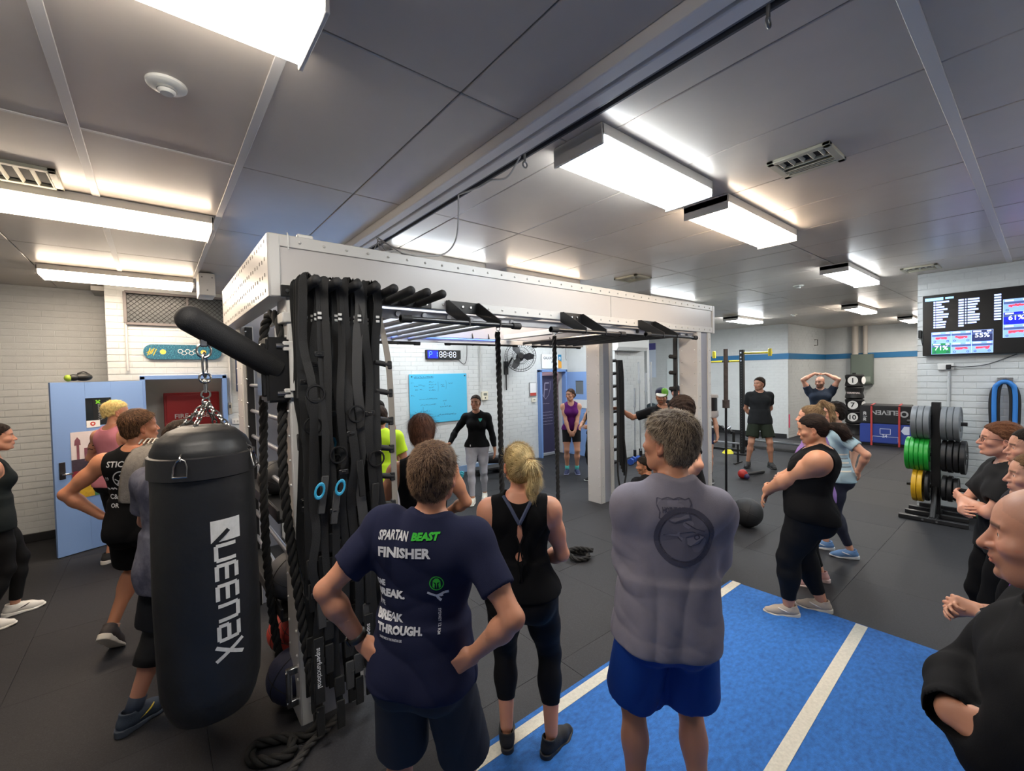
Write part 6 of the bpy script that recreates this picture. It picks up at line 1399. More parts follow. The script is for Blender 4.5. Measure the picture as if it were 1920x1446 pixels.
def glasses(R, c='#1c1a1a'):
    H, M = R.H, R.MH; b = MB(); P = lambda x, y, z: (H+M@AR([x,y,z]))*R.s
    for s in (-1,1):
        b.tube([P(s*.034+.024*math.cos(t), .100-.006*abs(math.cos(t)), .002+.017*math.sin(t)) for t in np.linspace(0, 2*PI, 17)], .0020*R.s, 5)
        b.tube([P(s*.058,.093,.008), P(s*.074,.05,.010), P(s*.080,-.005,.008), P(s*.080,-.02,-.006)], .0020*R.s, 5)
    b.tube([P(-.010,.101,.006), P(0,.105,.009), P(.010,.101,.006)], .0020*R.s, 5); b.build('glasses_frame', mat(c, .35), R.root)
def world(R, p):
    a = R.root.rotation_euler.z; return rotz(a)@(AR(p)*R.s)+AR(R.root.location)
def socksm(c, L=.09): return (mat(c, .8), L)
NAVY = cloth('#20233a'); BLKC = cloth('#0e0e10'); BLKL = mat('#101012', .7, bump=(500,.15,.001), spec=.2)
# ---- 1 the man in the navy tee, nearest the camera in the middle
R = person('man seen from behind in a navy tee with white and green race lettering', (.775,1.545), 43, 1.785, 'm', '#bd8468', hair=dict(cap='short', col='#46342a', scol='#735a44', slen=.019, sw=.0017, lift=.45, nape=-.075), bw=.98, shoulder=1.0, head=(-2,4,0), lean=(1,5),
    LH=dict(HIPS(z=1.005)['LH'], sz=.028), RH=dict(HIPS(z=.985)['RH'], sz=.018), feet=((-.15,0,10),(.15,0,-10)), top=dict(kind='tee', m=NAVY, hem=-.075, off=.014, hang=(-.2,.40,.160,.11,.115), sl=.66, so=.015, fold=.007, vox=.006), bottom=dict(kind='shorts', m=cloth('#2e3036', .8), len=1.02, flare=.040), shoes=shoe('#2a2a2c'), vox=.007, strand=7000, seed=3, limb=.97)
watch(R, 'L'); TG = (R.tv*R.s, R.tf); PW = mat('#c9c9cc', .7); PG = mat('#2fae2c', .7)
def prt(txt, x, z, size, m=PW, sx=1.25, sh=.18, bd=.0016, tg=None, r=None, w=None):
    s = text_mesh(txt, size, sh, bd, sx)
    if w: s = (s[0]*AR([w/max(s[0][:,0].max(),1e-6),1]), s[1])
    return print_on('shirt_lettering', place2(s, x, z), (0,-.25,0), (1,0,0), (0,0,1), tg or TG, m, (r or R).root, .003)
K = R.s
prt('SPARTAN', -0.118, 1.450, .043, w=.118); prt('BEAST', 0.012, 1.453, .034, PG, w=.104, bd=.002); prt('FINISHER', -0.118, 1.392, .046, w=.205, sh=.0, bd=.002)
prt('SOME', -0.148, 1.275, .030, w=.050, sh=0); prt('BREAK.', -0.141, 1.238, .036, w=.125, sh=0, bd=.002); prt('WE', -0.136, 1.196, .030, w=.034, sh=0); prt('BREAK', -0.136, 1.153, .036, w=.112, sh=0, bd=.002); prt('THROUGH.', -0.128, 1.115, .036, w=.180, sh=0, bd=.002); prt('SOMETIMES IN THE SPARTAN LIFE', -0.118, 1.090, .012, w=.095, sh=0, bd=.0004)
def emb(shape, x, z, m, tg=None, r=None, nm='shirt_emblem'): return print_on(nm, place2(shape, x, z), (0,-.25,0), (1,0,0), (0,0,1), tg or TG, m, (r or R).root, .003)
emb(join2([ring2(.026,.0225,28), poly2([(-.015,-.012),(-.013,.010),(-.004,.018),(.006,.018),(.014,.009),(.015,-.013),(.008,-.019),(.006,-.003),(.012,.004),(.002,.002),(.0,-.02),(-.003,.002),(-.012,.004),(-.006,-.003),(-.008,-.019)])]), .105, 1.300, PG)
emb(join2([line2([(-.036,.012),(-.022,.006),(-.008,.0),(.006,-.002)],.008), line2([(.0,-.002),(.012,.004),(.024,.010),(.038,.010)],.009), line2([(-.004,.002),(.004,-.014),(.012,-.020)],.010), line2([(.008,.0),(.018,.002)],.012)]), .107, 1.255, PW)
v_, f_ = text_mesh('SYDNEY 12 KM', .013, 0, .0003); emb((np.stack([v_[:,1], -v_[:,0]],1), f_), .107, 1.205, PW)
# ---- 2 blonde woman in the black open-back tank
R = person('blonde woman with a ponytail seen from behind in a black open-back tank', (1.50,1.80), 50, 1.67, 'f', '#cf9377', hair=dict(cap='pulled', col='#a58a5a', scol='#d9c08c', slen=.055, sw=.0022, lift=.10, jit=1.2, nape=-.09, ear=.02, flow=to_tie((.03,-.125,.05),(.1,-.12,-1)), extra=tail([(.03,-.115,.055),(.045,-.15,.04),(.06,-.15,-.03),(.05,-.125,-.12),(.045,-.10,-.19),(.04,-.10,-.225)],[.020,.026,.032,.027,.016,.005]), box=((.17,.22,.26),(.17,.17,.18))), bw=1.07, head=(12,6,0),
    LH=dict(t=(-.10,.25,1.02), pole=(-1,-.9,-.6), fd=(.8,.5,0), pn=(0,-1,0)), RH=dict(t=(.12,.24,1.0), pole=(1,-.9,-.6), fd=(-.7,.6,.1), pn=(0,-1,0), curl=.7), feet=((-.10,.03,4),(.155,-.02,-38)), top=dict(kind='tank', m=BLKC, hem=-.015, off=.012, hang=(-.2,.36,.142,.10,.10), hole=.92, backneck=.085, fold=.005, vox=.006), bottom=dict(kind='capri', m=BLKL, len=.62, off=.006), shoes=shoe('#18181a', '#2a2a2c', '#222224'), vox=.007, strand=5200, seed=4, limb=1.08)
K = R.s; tg = (R.tv*K, R.tf)
emb(poly2([(0.018*math.cos(t)*(1 if math.sin(t) < 0 else .75),.060*math.sin(t)) for t in np.linspace(0,2*PI,19)[:-1]]), 0, 1.225, mat('#c58a6e', .5), tg, R, 'back_opening'); emb(poly2([(.020*math.cos(t),.024*math.sin(t)) for t in np.linspace(0,2*PI,15)[:-1]]), -.005, 1.10, mat('#b87f66', .5), tg, R, 'back_opening')
b = MB()
for x0_, x1_ in ((-.02,.015),(.02,-.012)): b.tube([(x0_*K,-.135*K,1.28*K),(0,-.150*K,1.23*K),(x1_*K,-.148*K,1.14*K),(x0_*.4*K,-.140*K,1.03*K)], .0045, 6)
b.build('cross_tie', BLKC, R.root)
for x in (-1,1): MB().tube([((x*.085)*K,-.06*K,1.475*K),(x*.055*K,-.098*K,1.435*K),(x*.02*K,-.125*K,1.375*K),(0,-.13*K,1.34*K)],.010,6).build('bra_strap', mat('#3c4560', .7), R.root)
for s in (-1,1): MB().torus(R.H*K+AR(R.MH@AR([s*.083,-.004,-.052]))*K, .011, .0013, Matrix(R.MH.tolist())@Matrix.Rotation(PI/2,3,'Y'), 16, 5).build('earring', STEEL, R.root)
MB().torus(R.H*K+AR(R.MH@AR([.036,-.130,.05]))*K, .022, .006, Matrix(R.MH.tolist())@Matrix.Rotation(PI/2-.4,3,'X'), 18, 6).build('hair_tie', mat('#7d5a3c', .7), R.root)
# ---- 3 grey tee man with blue shorts
R = person('man in a faded grey tee with a fish badge and blue shorts seen from behind', (1.675,1.032), 47, 1.87, 'm', '#bb8467', hair=dict(cap='short', col='#4c4038', scol='#8a7a66', slen=.022, sw=.0016, lift=.55, nape=-.078), bw=.98, shoulder=.92, lean=(0,3), head=(42,2,0),
    LH=dict(t=(.10,.20,1.16), pole=(-1,-.35,-.8), fd=(.85,-.3,.1), pn=(0,-1,0), sz=-.02), RH=dict(t=(.0,.24,1.10), pole=(1,-.35,-.8), fd=(-.85,-.3,.2), pn=(0,-1,0), curl=.9, sz=-.025), feet=((-.13,0,8),(.13,0,-8)), top=dict(kind='tee', m=cloth('#817d88', .9, (3.5,.14)), hem=-.095, off=.016, hang=(-.2,.42,.180,.12,.122), sl=.82, so=.028, fold=.008, vox=.006), bottom=dict(kind='shorts', m=cloth('#173a86', .55), len=.85, flare=.055, fold=.006), shoes=shoe('#33343a'), vox=.007, strand=7000, seed=9, nose=1.05)
tg = (R.tv*R.s, R.tf); DK = mat('#4c4a58', .85); DK2 = mat('#54525e', .85)
emb(ring2(.118,.100,36), .036, 1.385, DK, tg, R); emb(ring2(.096,.0,32), .038, 1.385, mat('#6c6975', .9), tg, R); emb(join2([ring2(.119,.115,36), ring2(.098,.094,36)]), .036, 1.385, DK, tg, R)
emb(join2([poly2([(-.09,.005),(-.02,.018),(.03,.02),(.075,-.002),(.06,-.03),(.02,-.04),(-.01,-.02),(-.03,.0)]), ]), .038, 1.390, mat('#7b7884', .9), tg, R); emb(join2([ring2(.012,.007,14,.045,-.004), line2([(-.085,.004),(-.02,.012),(.03,.018),(.075,-.002),(.055,-.03),(.02,-.04),(-.015,-.02),(-.03,-.002)],.004), line2([(.0,.055),(.04,.03),(.075,.02)],.004), line2([(-.03,-.055),(-.01,-.04),(0,-.05)],.006)]+[line2([(.1*math.cos(t),.1*math.sin(t)),(.117*math.cos(t),.117*math.sin(t))],.005) for t in np.linspace(PI*.9,PI*2.1,12)]), .038, 1.390, DK, tg, R)
sh_ = [(-.062,.045),(-.045,.040),(-.022,.048),(0,.042),(.022,.048),(.045,.040),(.062,.045),(.066,.02),(.056,-.005),(.060,-.030),(.02,-.040),(0,-.048),(-.02,-.040),(-.060,-.030),(-.056,-.005),(-.066,.02)]
emb(poly2(sh_), -.002, 1.492, mat('#7a7681', .9), tg, R); emb(line2(sh_+[sh_[0]], .005), -.002, 1.492, DK, tg, R); prt('HOT-TUNA', -.049, 1.483, .030, DK, tg=tg, r=R, w=.095, sh=0, bd=.0012)
# ---- 4 coach
R = person('coach in a black long sleeve top and pale grey leggings facing the group', (4.0,5.83), 228, 1.72, 'f', '#c08c70', hair=dict(cap='pulled', col='#2c1d16', ear=.02, nape=-.08, extra=bun((0,-.125,.02),(.035,.03,.035))), bw=1.05, head=(-8,0,0), shoulder=1.05,
    RH=dict(t=(.42,.16,.98), pole=(.6,-1,-.3), fd=(.8,.55,-.05), pn=(0,.1,-1), curl=.15, spread=.2), LH=dict(t=(-.30,.02,.82), pole=(-1,-.6,0), fd=(-.05,.1,-1)), feet=((-.09,-.16,6),(.07,.16,-4)), top=dict(kind='long', m=cloth('#131417', .8), hem=-.03, off=.008, so=.010, fold=.003, neck=1.0), bottom=dict(kind='leggings', m=mat('#aeb0ba', .6, bump=(300,.15,.001), var=(8,.12)), len=.93, off=.005, fold=0), shoes=shoe('#d8d8d0','#e2e2da','#cfd0c8'), vox=.009, fv=.005, seed=5)
tg = (R.tv*R.s, R.tf); print_on('chest_emblem', place2(join2([poly2([(-.03,.02),(.03,.02),(.02,-.01),(0,-.03),(-.02,-.01)])]), .075, 1.33), (0,.25,0), (-1,0,0), (0,0,1), tg, mat('#3fb3b0', .6), R.root, .003); print_on('hem_label', rect2(-.10,.905,-.085,.935), (0,.25,0), (-1,0,0), (0,0,1), tg, WHT, R.root, .003)
# ---- 5 purple tank woman
R = person('woman in a purple tank and black shorts with clasped hands by the back door', (6.50,6.10), 226, 1.72, 'f', '#bd8a70', hair=dict(cap='pulled', col='#3a261b', nape=-.08, extra=bun((0,-.13,-.01),(.045,.04,.05))), head=(-38,-2,0), **CLASP, feet=((-.10,0,10),(.10,0,-10)), top=dict(kind='tank', m=cloth('#5a1d62', .8), hem=-.02, off=.010, hole=.9, neck=.85, fold=.004), bottom=dict(kind='shorts', m=BLKL, len=.62, flare=.012, off=.006, fold=0), shoes=shoe('#2c3358','#8c8fb0','#5fb8c0'), socks=socksm('#4fb0a8',.08), vox=.010, fv=.006, seed=6)
# ---- 6 half hidden person behind the rig column
R = person('person in black leggings almost hidden behind the middle rig column', (6.36,5.36), 170, 1.70, 'f', '#c89878', hair=dict(cap='pulled', col='#33241c'), LH=dict(t=(-.22,.30,1.10), pole=(-1,-.6,-.5), fd=(.5,.8,0)), RH=dict(t=(.06,.32,1.06), pole=(1,-.6,-.5), fd=(-.6,.7,0)), feet=((-.10,.0,4),(.10,0,-4)), top=dict(kind='tank', m=BLKC, hem=-.03), bottom=dict(kind='leggings', m=BLKL, off=.005, fold=0), shoes=shoe('#222226','#c9c9c9'), vox=.012, detail=False, eyes=False, seed=7)
watch(R, 'L')
# ---- 7 cap man reaching for the rig pegs
R = person('bearded man in a green and navy cap reaching for the rig pegs', (6.22,3.82), 202, 1.77, 'm', '#bb8366', hair=dict(cap='short', col='#3a2a20'), stubble=.75, head=(8,-8,0), RH=dict(t=(.66,.16,1.42), pole=(.2,-.6,-1), fd=(1,.15,.05), pn=(0,1,0), curl=.7), LH=dict(t=(-.055,.20,1.40), pole=(-1,.2,-1), fd=(.35,-.15,.9), pn=(0,-1,0), curl=.8), feet=((-.13,0,8),(.13,0,-8)), lean=(2,4), top=dict(kind='tee', m=cloth('#16171b', .85), hem=-.10, hang=(-.2,.4,.17,.11,.11), sl=.75, so=.022), bottom=dict(kind='shorts', m=cloth('#1b1c22', .8), len=.9, flare=.04), shoes=shoe('#28282a'), vox=.010, fv=.006, bw=1.08, seed=8)
F = Field(); H, M = R.H, R.MH; F.u(ell(H+M@AR([0,-.012,.062]), AR([.092,.112,.085]), M), .02); F.i(half(-(M@AR([0,.15,1])), -((M@AR([0,.15,1]))@(H+M@AR([0,0,.045])))), .006); v, f = nets(F, H-.16, H+.18, .007); link('cap', mesh_np('cap', v*R.s, f), mat('#1f2340', .8), R.root)
F = Field(); F.u(ell(H+M@AR([0,.10,.058]), AR([.080,.090,.014]), M@rotx(-.25)), .01); v, f = nets(F, H-.05-AR([.1,.1,0]), H+AR([.2,.25,.16]), .006); lo_ = np.minimum(0,0); F2 = F
v, f = nets(F, H-AR([.24,.24,.08]), H+AR([.24,.24,.16]), .006); cb = link('cap_brim', mesh_np('cap_brim', v*R.s, f), mat('#d5d8d2', .8), R.root)
F = Field(); F.u(ell(H+M@AR([-.045,.045,.075]), AR([.058,.072,.070]), M), .01); v, f = nets(F, H-.14, H+.18, .007); link('cap_panel', mesh_np('cap_panel', v*R.s, f), mat('#6fae3c', .8), R.root)
# ---- 8 dark haired man in front of the right column
R = person('dark haired man in a black tee looking down in front of the right rig column', (4.06,2.25), 118, 1.78, 'm', '#c08a70', hair=dict(cap='thick', col='#2b1f19', slen=.03, line=.075, nape=-.06), head=(4,-16,0), LH=dict(t=(-.23,.04,.98), pole=(-1,-.8,0), fd=(.4,.6,-.7)), RH=dict(t=(.23,.10,.98), pole=(1,-.8,0), fd=(-.4,.6,-.7)), feet=((-.12,0,8),(.12,0,-8)), top=dict(kind='tee', m=cloth('#121316', .85), hem=-.10, hang=(-.2,.4,.165,.105,.105), sl=.62), bottom=dict(kind='shorts', m=cloth('#8d8a84', .8), len=.9, flare=.04), shoes=shoe('#38383a'), vox=.009, fv=.005, strand=1200, seed=10)
# ---- 9 man sitting on the floor
R = person('man with short dark hair sitting on the floor beside the rig column', (5.02,3.30), 62, 1.70, 'm', '#ad7757', hair=dict(cap='short', col='#201812', nape=-.06), seat=.12, head=(62,-8,0), lean=(10,0), stubble=.4, feet=((-.18,.42,8),(.18,.42,-8)), knees=dict(L=(-.3,.4,1),R=(.3,.4,1)), LH=dict(t=(-.06,.30,.46), pole=(-.6,-.5,-1), fd=(.5,.8,-.2)), RH=dict(t=(.06,.30,.46), pole=(.6,-.5,-1), fd=(-.5,.8,-.2)), top=dict(kind='tee', m=cloth('#16171a', .85), hem=-.06), bottom=dict(kind='shorts', m=cloth('#1d1e22', .8), len=.85, flare=.03), shoes=shoe('#2c2c30'), vox=.010, fv=.006, seed=11)
# ---- 10 person with dark shorts behind the column
R = person('person in navy tank and shorts mostly hidden behind the right rig column', (7.70,3.99), 212, 1.72, 'f', '#c08f76', hair=dict(cap='pulled', col='#4a3526'), LH=dict(t=(-.27,.06,.80), pole=(-1,-.6,0), fd=(.2,.2,-1), curl=.7), feet=((-.13,-.02,10),(.08,.02,-6)), top=dict(kind='tank', m=cloth('#1f2437', .85), hem=-.03), bottom=dict(kind='shorts', m=cloth('#242a4a', .8), len=.5, flare=.02), shoes=shoe('#1d1e22','#e4e4e2'), socks=socksm('#17171a',.10), vox=.011, fv=.007, seed=12)
# ---- 11 far man with hands behind his back
R = person('man in a dark tee and green shorts standing with hands behind his back', (9.66,3.77), 212, 1.86, 'm', '#bf8a70', hair=dict(cap='short', col='#2e231c'), stubble=.3, head=(-48,0,0), LH=dict(t=(-.05,-.20,.95), pole=(-1,-.35,0), fd=(.8,-.2,-.3), pn=(0,1,0)), RH=dict(t=(.07,-.21,.93), pole=(1,-.35,0), fd=(-.8,-.2,-.3), pn=(0,1,0)), feet=((-.19,0,12),(.21,0,-18)), top=dict(kind='tee', m=cloth('#27282a', .85), hem=-.08, hang=(-.2,.4,.165,.105,.105), sl=.62, fold=.003), bottom=dict(kind='shorts', m=cloth('#2a3026', .8), len=.78, flare=.045), shoes=shoe('#1c1c1e','#29292b'), vox=.011, fv=.006, bw=1.02, shoulder=.94, seed=13)
# ---- 12 man with hands on his head
R = person('bearded bald man in a blue grey tee with both hands on his head', (11.6,3.25), 198, 1.84, 'm', '#b98a76', hair=None, stubble=.8, bald=.25, head=(-25,-6,0), LH=dict(t=(-.10,-.02,1.80), pole=(-1,.4,.5), fd=(.9,-.2,.05), pn=(0,0,-1), curl=.35, sz=.03), RH=dict(t=(.10,.0,1.81), pole=(1,.4,.5), fd=(-.9,-.2,.05), pn=(0,0,-1), curl=.35, sz=.03), feet=((-.13,0,8),(.13,0,-8)), top=dict(kind='tee', m=cloth('#2b3342', .85, (12,.2)), hem=-.10, hang=(-.2,.4,.17,.11,.11), sl=.5), bottom=dict(kind='leggings', m=BLKC, len=.95, off=.018), shoes=shoe('#242426'), vox=.012, fv=.007, bw=1.10, seed=14)
# ---- 13 lilac woman
R = person('young woman in a lilac top with a high light brown ponytail', (4.78,1.39), 104, 1.69, 'f', '#cf9a82', hair=dict(cap='pulled', col='#65503c', scol='#a08a6a', line=.085, nape=-.07, slen=.04, sw=.0018, flow=to_tie((0,-.07,.135),(0,-.6,-.8)), lift=.1, jit=1., extra=tail([(0,-.06,.125),(0,-.09,.16),(0,-.15,.13),(0,-.175,.04),(0,-.17,-.05)],[.024,.026,.030,.026,.012]), box=((.17,.24,.2),(.17,.17,.22))), bw=1.10, head=(-6,4,0), LH=dict(t=(-.06,.26,1.02), pole=(-1,-.6,-.4), fd=(.8,.5,0)), RH=dict(t=(.06,.28,1.0), pole=(1,-.6,-.4), fd=(-.8,.5,0)), feet=((-.10,.02,6),(.10,-.04,-6)), top=dict(kind='tee', m=cloth('#8d6fae', .8), hem=-.10, sl=.7, so=.03, hang=(-.2,.4,.16,.12,.11)), bottom=dict(kind='leggings', m=BLKL, len=.9, off=.006), shoes=shoe('#d2a7a4','#dcc6c2'), vox=.009, fv=.005, strand=2500, seed=15)
# ---- 14 woman in black tank and leggings, profile
R = person('woman in a black racerback tank and leggings in profile on the turf edge', (4.13,1.285), 106, 1.67, 'f', '#c58d6e', hair=dict(cap='pulled', col='#1c1513', scol='#3a2c26', line=.084, nape=-.07, slen=.05, sw=.0018, flow=to_tie((0,-.135,-.01),(.0,-.5,-.6)), lift=.05, jit=.8, extra=tail([(0,-.115,-.005),(0,-.15,-.005),(0,-.19,-.03),(0,-.21,-.085),(0,-.19,-.125)],[.022,.030,.044,.042,.018]), box=((.17,.28,.2),(.17,.17,.18))), bw=1.42, wid=1.0, dep=1.16, bust=1.15, limb=1.30, fat=.8, head=(0,-14,0), lean=(-7,0), pelvis=(0,-.05,0), belly=.05,
    LH=dict(t=(.04,.33,.99), pole=(-1,-.05,-.5), fd=(.85,.25,.15), pn=(0,-1,0), curl=.6), RH=dict(t=(-.05,.37,.94), pole=(1,-.1,-.4), fd=(-.3,.45,-.8), pn=(0,-1,0), curl=.35), feet=((-.12,.10,16),(.12,-.13,2)), top=dict(kind='tank', m=BLKC, hem=-.06, off=.010, hole=1.06, neck=.9, backneck=.05, fold=.005), bottom=dict(kind='leggings', m=BLKL, len=.86, off=.006, fold=.001), shoes=shoe('#b3a594','#cfc8ba','#d8d2c6','#e0dcd4'), vox=.008, fv=.0045, strand=3000, seed=16, nose=.9)
# ---- 15 light blue tee woman
R = person('woman with short dark hair and glasses in a light blue striped tee', (5.74,1.45), 112, 1.66, 'f', '#cf9b82', hair=dict(cap='crop', col='#1e1815', line=.078, nape=-.06), bw=1.02, head=(12,0,0), LH=dict(t=(-.16,-.16,1.00), pole=(-1,-1,.1), fd=(.5,-.2,-.75), pn=(.3,.9,0)), RH=dict(t=(.16,-.16,1.0), pole=(1,-1,0), fd=(-.5,-.2,-.7), pn=(-.3,.9,0)), feet=((-.09,-.10,8),(.10,.10,-4)), top=dict(kind='tee', m=cloth('#9fbccb', .8), hem=-.07, hang=(-.2,.38,.145,.10,.10), sl=.62, so=.022), bottom=dict(kind='leggings', m=mat('#191e33', .6), len=.88, off=.006), shoes=shoe('#5f86b8','#c7ccd2','#9aa3ae','#d5d9dd'), vox=.009, fv=.005, seed=17)
glasses(R, '#2a2420'); tg = (R.tv*R.s, R.tf)
for k in range(5): print_on('tee_stripe', grid_sub(rect2(-.10,.0,.10,.014), 8), (-.30,.0,(1.17-.045*k)*R.s), (0,-1,0), (0,0,1), tg, mat(('#e3e2d6','#6f7f8a')[k%2], .8), R.root, .003, .4)
# ---- 16 glasses woman with folded arms
R = person('woman with glasses and brown hair in a black tee with folded arms', (4.36,.17), 112, 1.655, 'f', '#cf9880', hair=dict(cap='short', col='#5a3a28', scol='#7c5338', line=.082, ear=.0, nape=-.10, slen=.05, sw=.0018, flow=to_tie((0,-.12,-.02)), lift=.05), bw=1.10, head=(-8,2,0), **CROSS, feet=((-.11,0,8),(.11,0,-8)), top=dict(kind='tee', m=cloth('#1d1e20', .85), hem=-.10, sl=.7, so=.024, hang=(-.2,.4,.16,.115,.11)), bottom=dict(kind='leggings', m=BLKC, len=.9, off=.012), shoes=shoe('#2c2c2e'), vox=.008, fv=.0042, strand=1500, seed=18, stubble=0)
glasses(R, '#211c1c')
# ---- 17 dark haired woman behind
R = person('dark haired woman at the right edge between the glasses woman and the purple top', (3.84,.02), 108, 1.68, 'f', '#c38f76', hair=dict(cap='pulled', col='#17120f', scol='#2c2420', line=.080, nape=-.09), bw=1.05, head=(-6,0,0), feet=((-.11,0,8),(.11,0,-8)), top=dict(kind='tee', m=cloth('#22232a', .85), hem=-.08, sl=.6), bottom=dict(kind='leggings', m=BLKC, len=.9), shoes=shoe('#2c2c2e'), vox=.009, fv=.0045, seed=19)
# ---- 18 purple top woman
R = person('fair haired woman in a purple top right behind the bald man', (3.31,.0), 104, 1.61, 'f', '#cb967c', hair=dict(cap='pulled', col='#6d5339', line=.088, nape=-.08), bw=1.08, head=(-4,-2,0), LH=dict(t=(-.30,-.08,.82), pole=(-1,-.6,0)), RH=dict(t=(.30,-.05,.82), pole=(1,-.6,0)), feet=((-.11,0,8),(.11,0,-8)), top=dict(kind='tee', m=cloth('#6c2f86', .8), hem=-.08, sl=.6, so=.022), bottom=dict(kind='leggings', m=mat('#2a2c38', .7, bump=(300,.2)), len=.9), shoes=shoe('#2c2c2e'), vox=.008, fv=.0042, seed=20)
R = person('person in navy hidden by the bald man, clasping hands with a silver smart watch', (2.52,-.09), 101, 1.55, 'f', '#c48d72', hair=dict(cap='pulled', col='#3a2a20'), LH=dict(t=(-.03,.30,1.235), pole=(-1,-.3,-.9), fd=(.35,.95,.0), pn=(.8,.0,-.3), curl=.75), RH=dict(t=(.03,.30,1.215), pole=(1,-.3,-.9), fd=(-.35,.95,.05), pn=(-.8,.0,-.3), curl=.75), feet=((-.11,0,8),(.11,0,-8)), top=dict(kind='tee', m=cloth('#23252e', .85), hem=-.08, sl=.7, so=.022), bottom=dict(kind='leggings', m=mat('#23252e', .7, bump=(300,.2)), len=.9), shoes=shoe('#2c2c2e'), vox=.008, fv=.0045, seed=31)
watch(R, 'L', mat('#77777a', .35, .8))
# ---- 19 bald man, nearest at the right edge
R = person('bald stubbled man in a black long sleeve top with folded arms at the right edge', (1.60,-.05), 98, 1.765, 'm', '#c18a70', hair=None, stubble=.35, bald=.14, head=(-8,-3,0), bw=1.18, shoulder=1.08, belly=.03, nose=1.18, jaw=.8, fat=.4, LH=dict(t=(.12,.17,1.15), pole=(-.5,.5,-1), fd=(.85,-.4,.3), pn=(0,-1,0), curl=.5), RH=dict(t=(-.10,.21,1.20), pole=(.6,.6,-1), fd=(-.6,-.75,.15), pn=(0,-1,0), curl=.9), feet=((-.14,0,8),(.14,0,-8)), top=dict(kind='long', m=cloth('#121214', .85), hem=-.12, off=.014, so=.024, sl=.97, cr=.043, fold=.006, hang=(-.2,.4,.18,.14,.125), vox=.007), bottom=dict(kind='shorts', m=cloth('#1a1a1c', .8), len=.9, flare=.04), shoes=shoe('#2c2c2e'), vox=.007, fv=.003, seed=21, iris='#3a2c22')
# ---- 20 woman at the left edge
R = person('woman in a black top and leggings at the left edge facing right', (-1.10,5.70), 14, 1.72, 'f', '#c48f76', hair=dict(cap='pulled', col='#241a16', nape=-.08, extra=bun((0,-.12,.03),(.04,.04,.045))), head=(0,0,0), feet=((-.11,.10,6),(.12,-.10,-6)), LH=dict(t=(-.24,-.04,.84), pole=(-1,-.6,0)), RH=dict(t=(.22,-.06,.84), pole=(1,-.6,0)), top=dict(kind='tank', m=cloth('#1c2224', .85), hem=-.10, off=.012, hole=.85, hang=(-.2,.38,.15,.10,.10)), bottom=dict(kind='leggings', m=BLKL, len=.92, off=.006), shoes=shoe('#d9d6d0','#e6e3dd','#cfccc6','#3a3436'), vox=.009, fv=.005, seed=22, lipcol='#9a5048')
# ---- 21 blond man in pink
R = person('man with a bleached crop and a pink tank standing by the blue door', (-.375,6.68), 42, 1.83, 'm', '#c88f73', hair=dict(cap='crop', col='#cdb170', scol='#e4cf94', line=.085, nape=.0, ear=.035, back=-.03), head=(-28,0,0), feet=((-.12,0,8),(.12,0,-8)), LH=dict(t=(-.18,.18,1.02), pole=(-1,-.6,-.2), fd=(.6,.7,0)), RH=dict(t=(.2,.2,1.0), pole=(1,-.6,-.2), fd=(-.6,.7,0)), top=dict(kind='tank', m=cloth('#c9808e', .8), hem=-.08, off=.012, hole=1.25, hang=(-.2,.4,.16,.10,.10)), bottom=dict(kind='shorts', m=cloth('#1a1a1c', .8), len=.85, flare=.035), shoes=shoe('#2c2c2e'), vox=.009, fv=.005, strand=1500, seed=23)
bt = (R.bv*R.s, R.bf); a = R.A['L']; c = (a['S']*.6+a['E']*.4)*R.s
print_on('tattoo', join2([place2(scrib(.10,.05,1,rw,.009),-.05,.0), place2(scrib(.09,.04,1,rw,.009),-.045,-.055)]), (c[0],c[1]-.2,c[2]), (.8,-.6,0) if False else (1,0,0), (0,0,1), bt, mat('#2e2523', .6), R.root, .0015)
# ---- 22 man in the black tank with a towel
R = person('man in a black printed tank with a grey towel over his shoulder', (-.12,4.42), 62, 1.83, 'm', '#b97d5e', hair=dict(cap='short', col='#3a281c', scol='#6b4c32', slen=.026, sw=.0018, lift=.4, nape=-.07), head=(-42,2,0), bw=1.06, shoulder=1.08, twist=0,
    LH=dict(t=(-.235,-.02,1.00), pole=(-1,-.35,.15), fd=(.6,.5,-.5), pn=(.5,.3,.2)), RH=dict(t=(.22,.12,1.02), pole=(1,-.4,0), fd=(-.5,.7,-.2)), feet=((-.20,-.02,6,.075,-42),(.11,.05,-12)), top=dict(kind='tank', m=BLKC, hem=-.10, off=.012, hole=1.0, backneck=.06, hang=(-.2,.40,.165,.105,.105), fold=.005, vox=.007), bottom=dict(kind='shorts', m=cloth('#0f0f11', .8), len=.80, flare=.05, fold=.005), shoes=shoe('#3a3333','#cfc8bd','#55504c'), socks=socksm('#c8a08c',.03), vox=.008, fv=.005, strand=2600, seed=24)
tg = (R.tv*R.s, R.tf)
prt('STICK', -.135, 1.425, .060, sx=1.0, sh=.1, tg=tg, r=R, bd=.001); emb(join2([ring2(.060,.052,24), line2([(-.03,-.04),(.02,.04)],.012), line2([(-.01,.03),(.035,-.02)],.010), line2([(-.045,.0),(.0,-.03)],.008)]), -.035, 1.335, PW, tg, R); prt('19', -.16, 1.325, .035, sx=1., sh=0, tg=tg, r=R, bd=.0008); emb(scrib(.08,.03,1,rw,.009), -.155, 1.255, PW, tg, R); prt('C&', -.14, 1.185, .05, sx=1., sh=0, tg=tg, r=R, bd=.001); prt('OR', -.12, 1.125, .042, sx=1., sh=0, tg=tg, r=R, bd=.001)
TW_ = thing('towel', 'grey towel hanging over the right shoulder of the black tank man', 'towel', tuple(world(R,(0,0,0)))); TW_.rotation_euler = R.root.rotation_euler
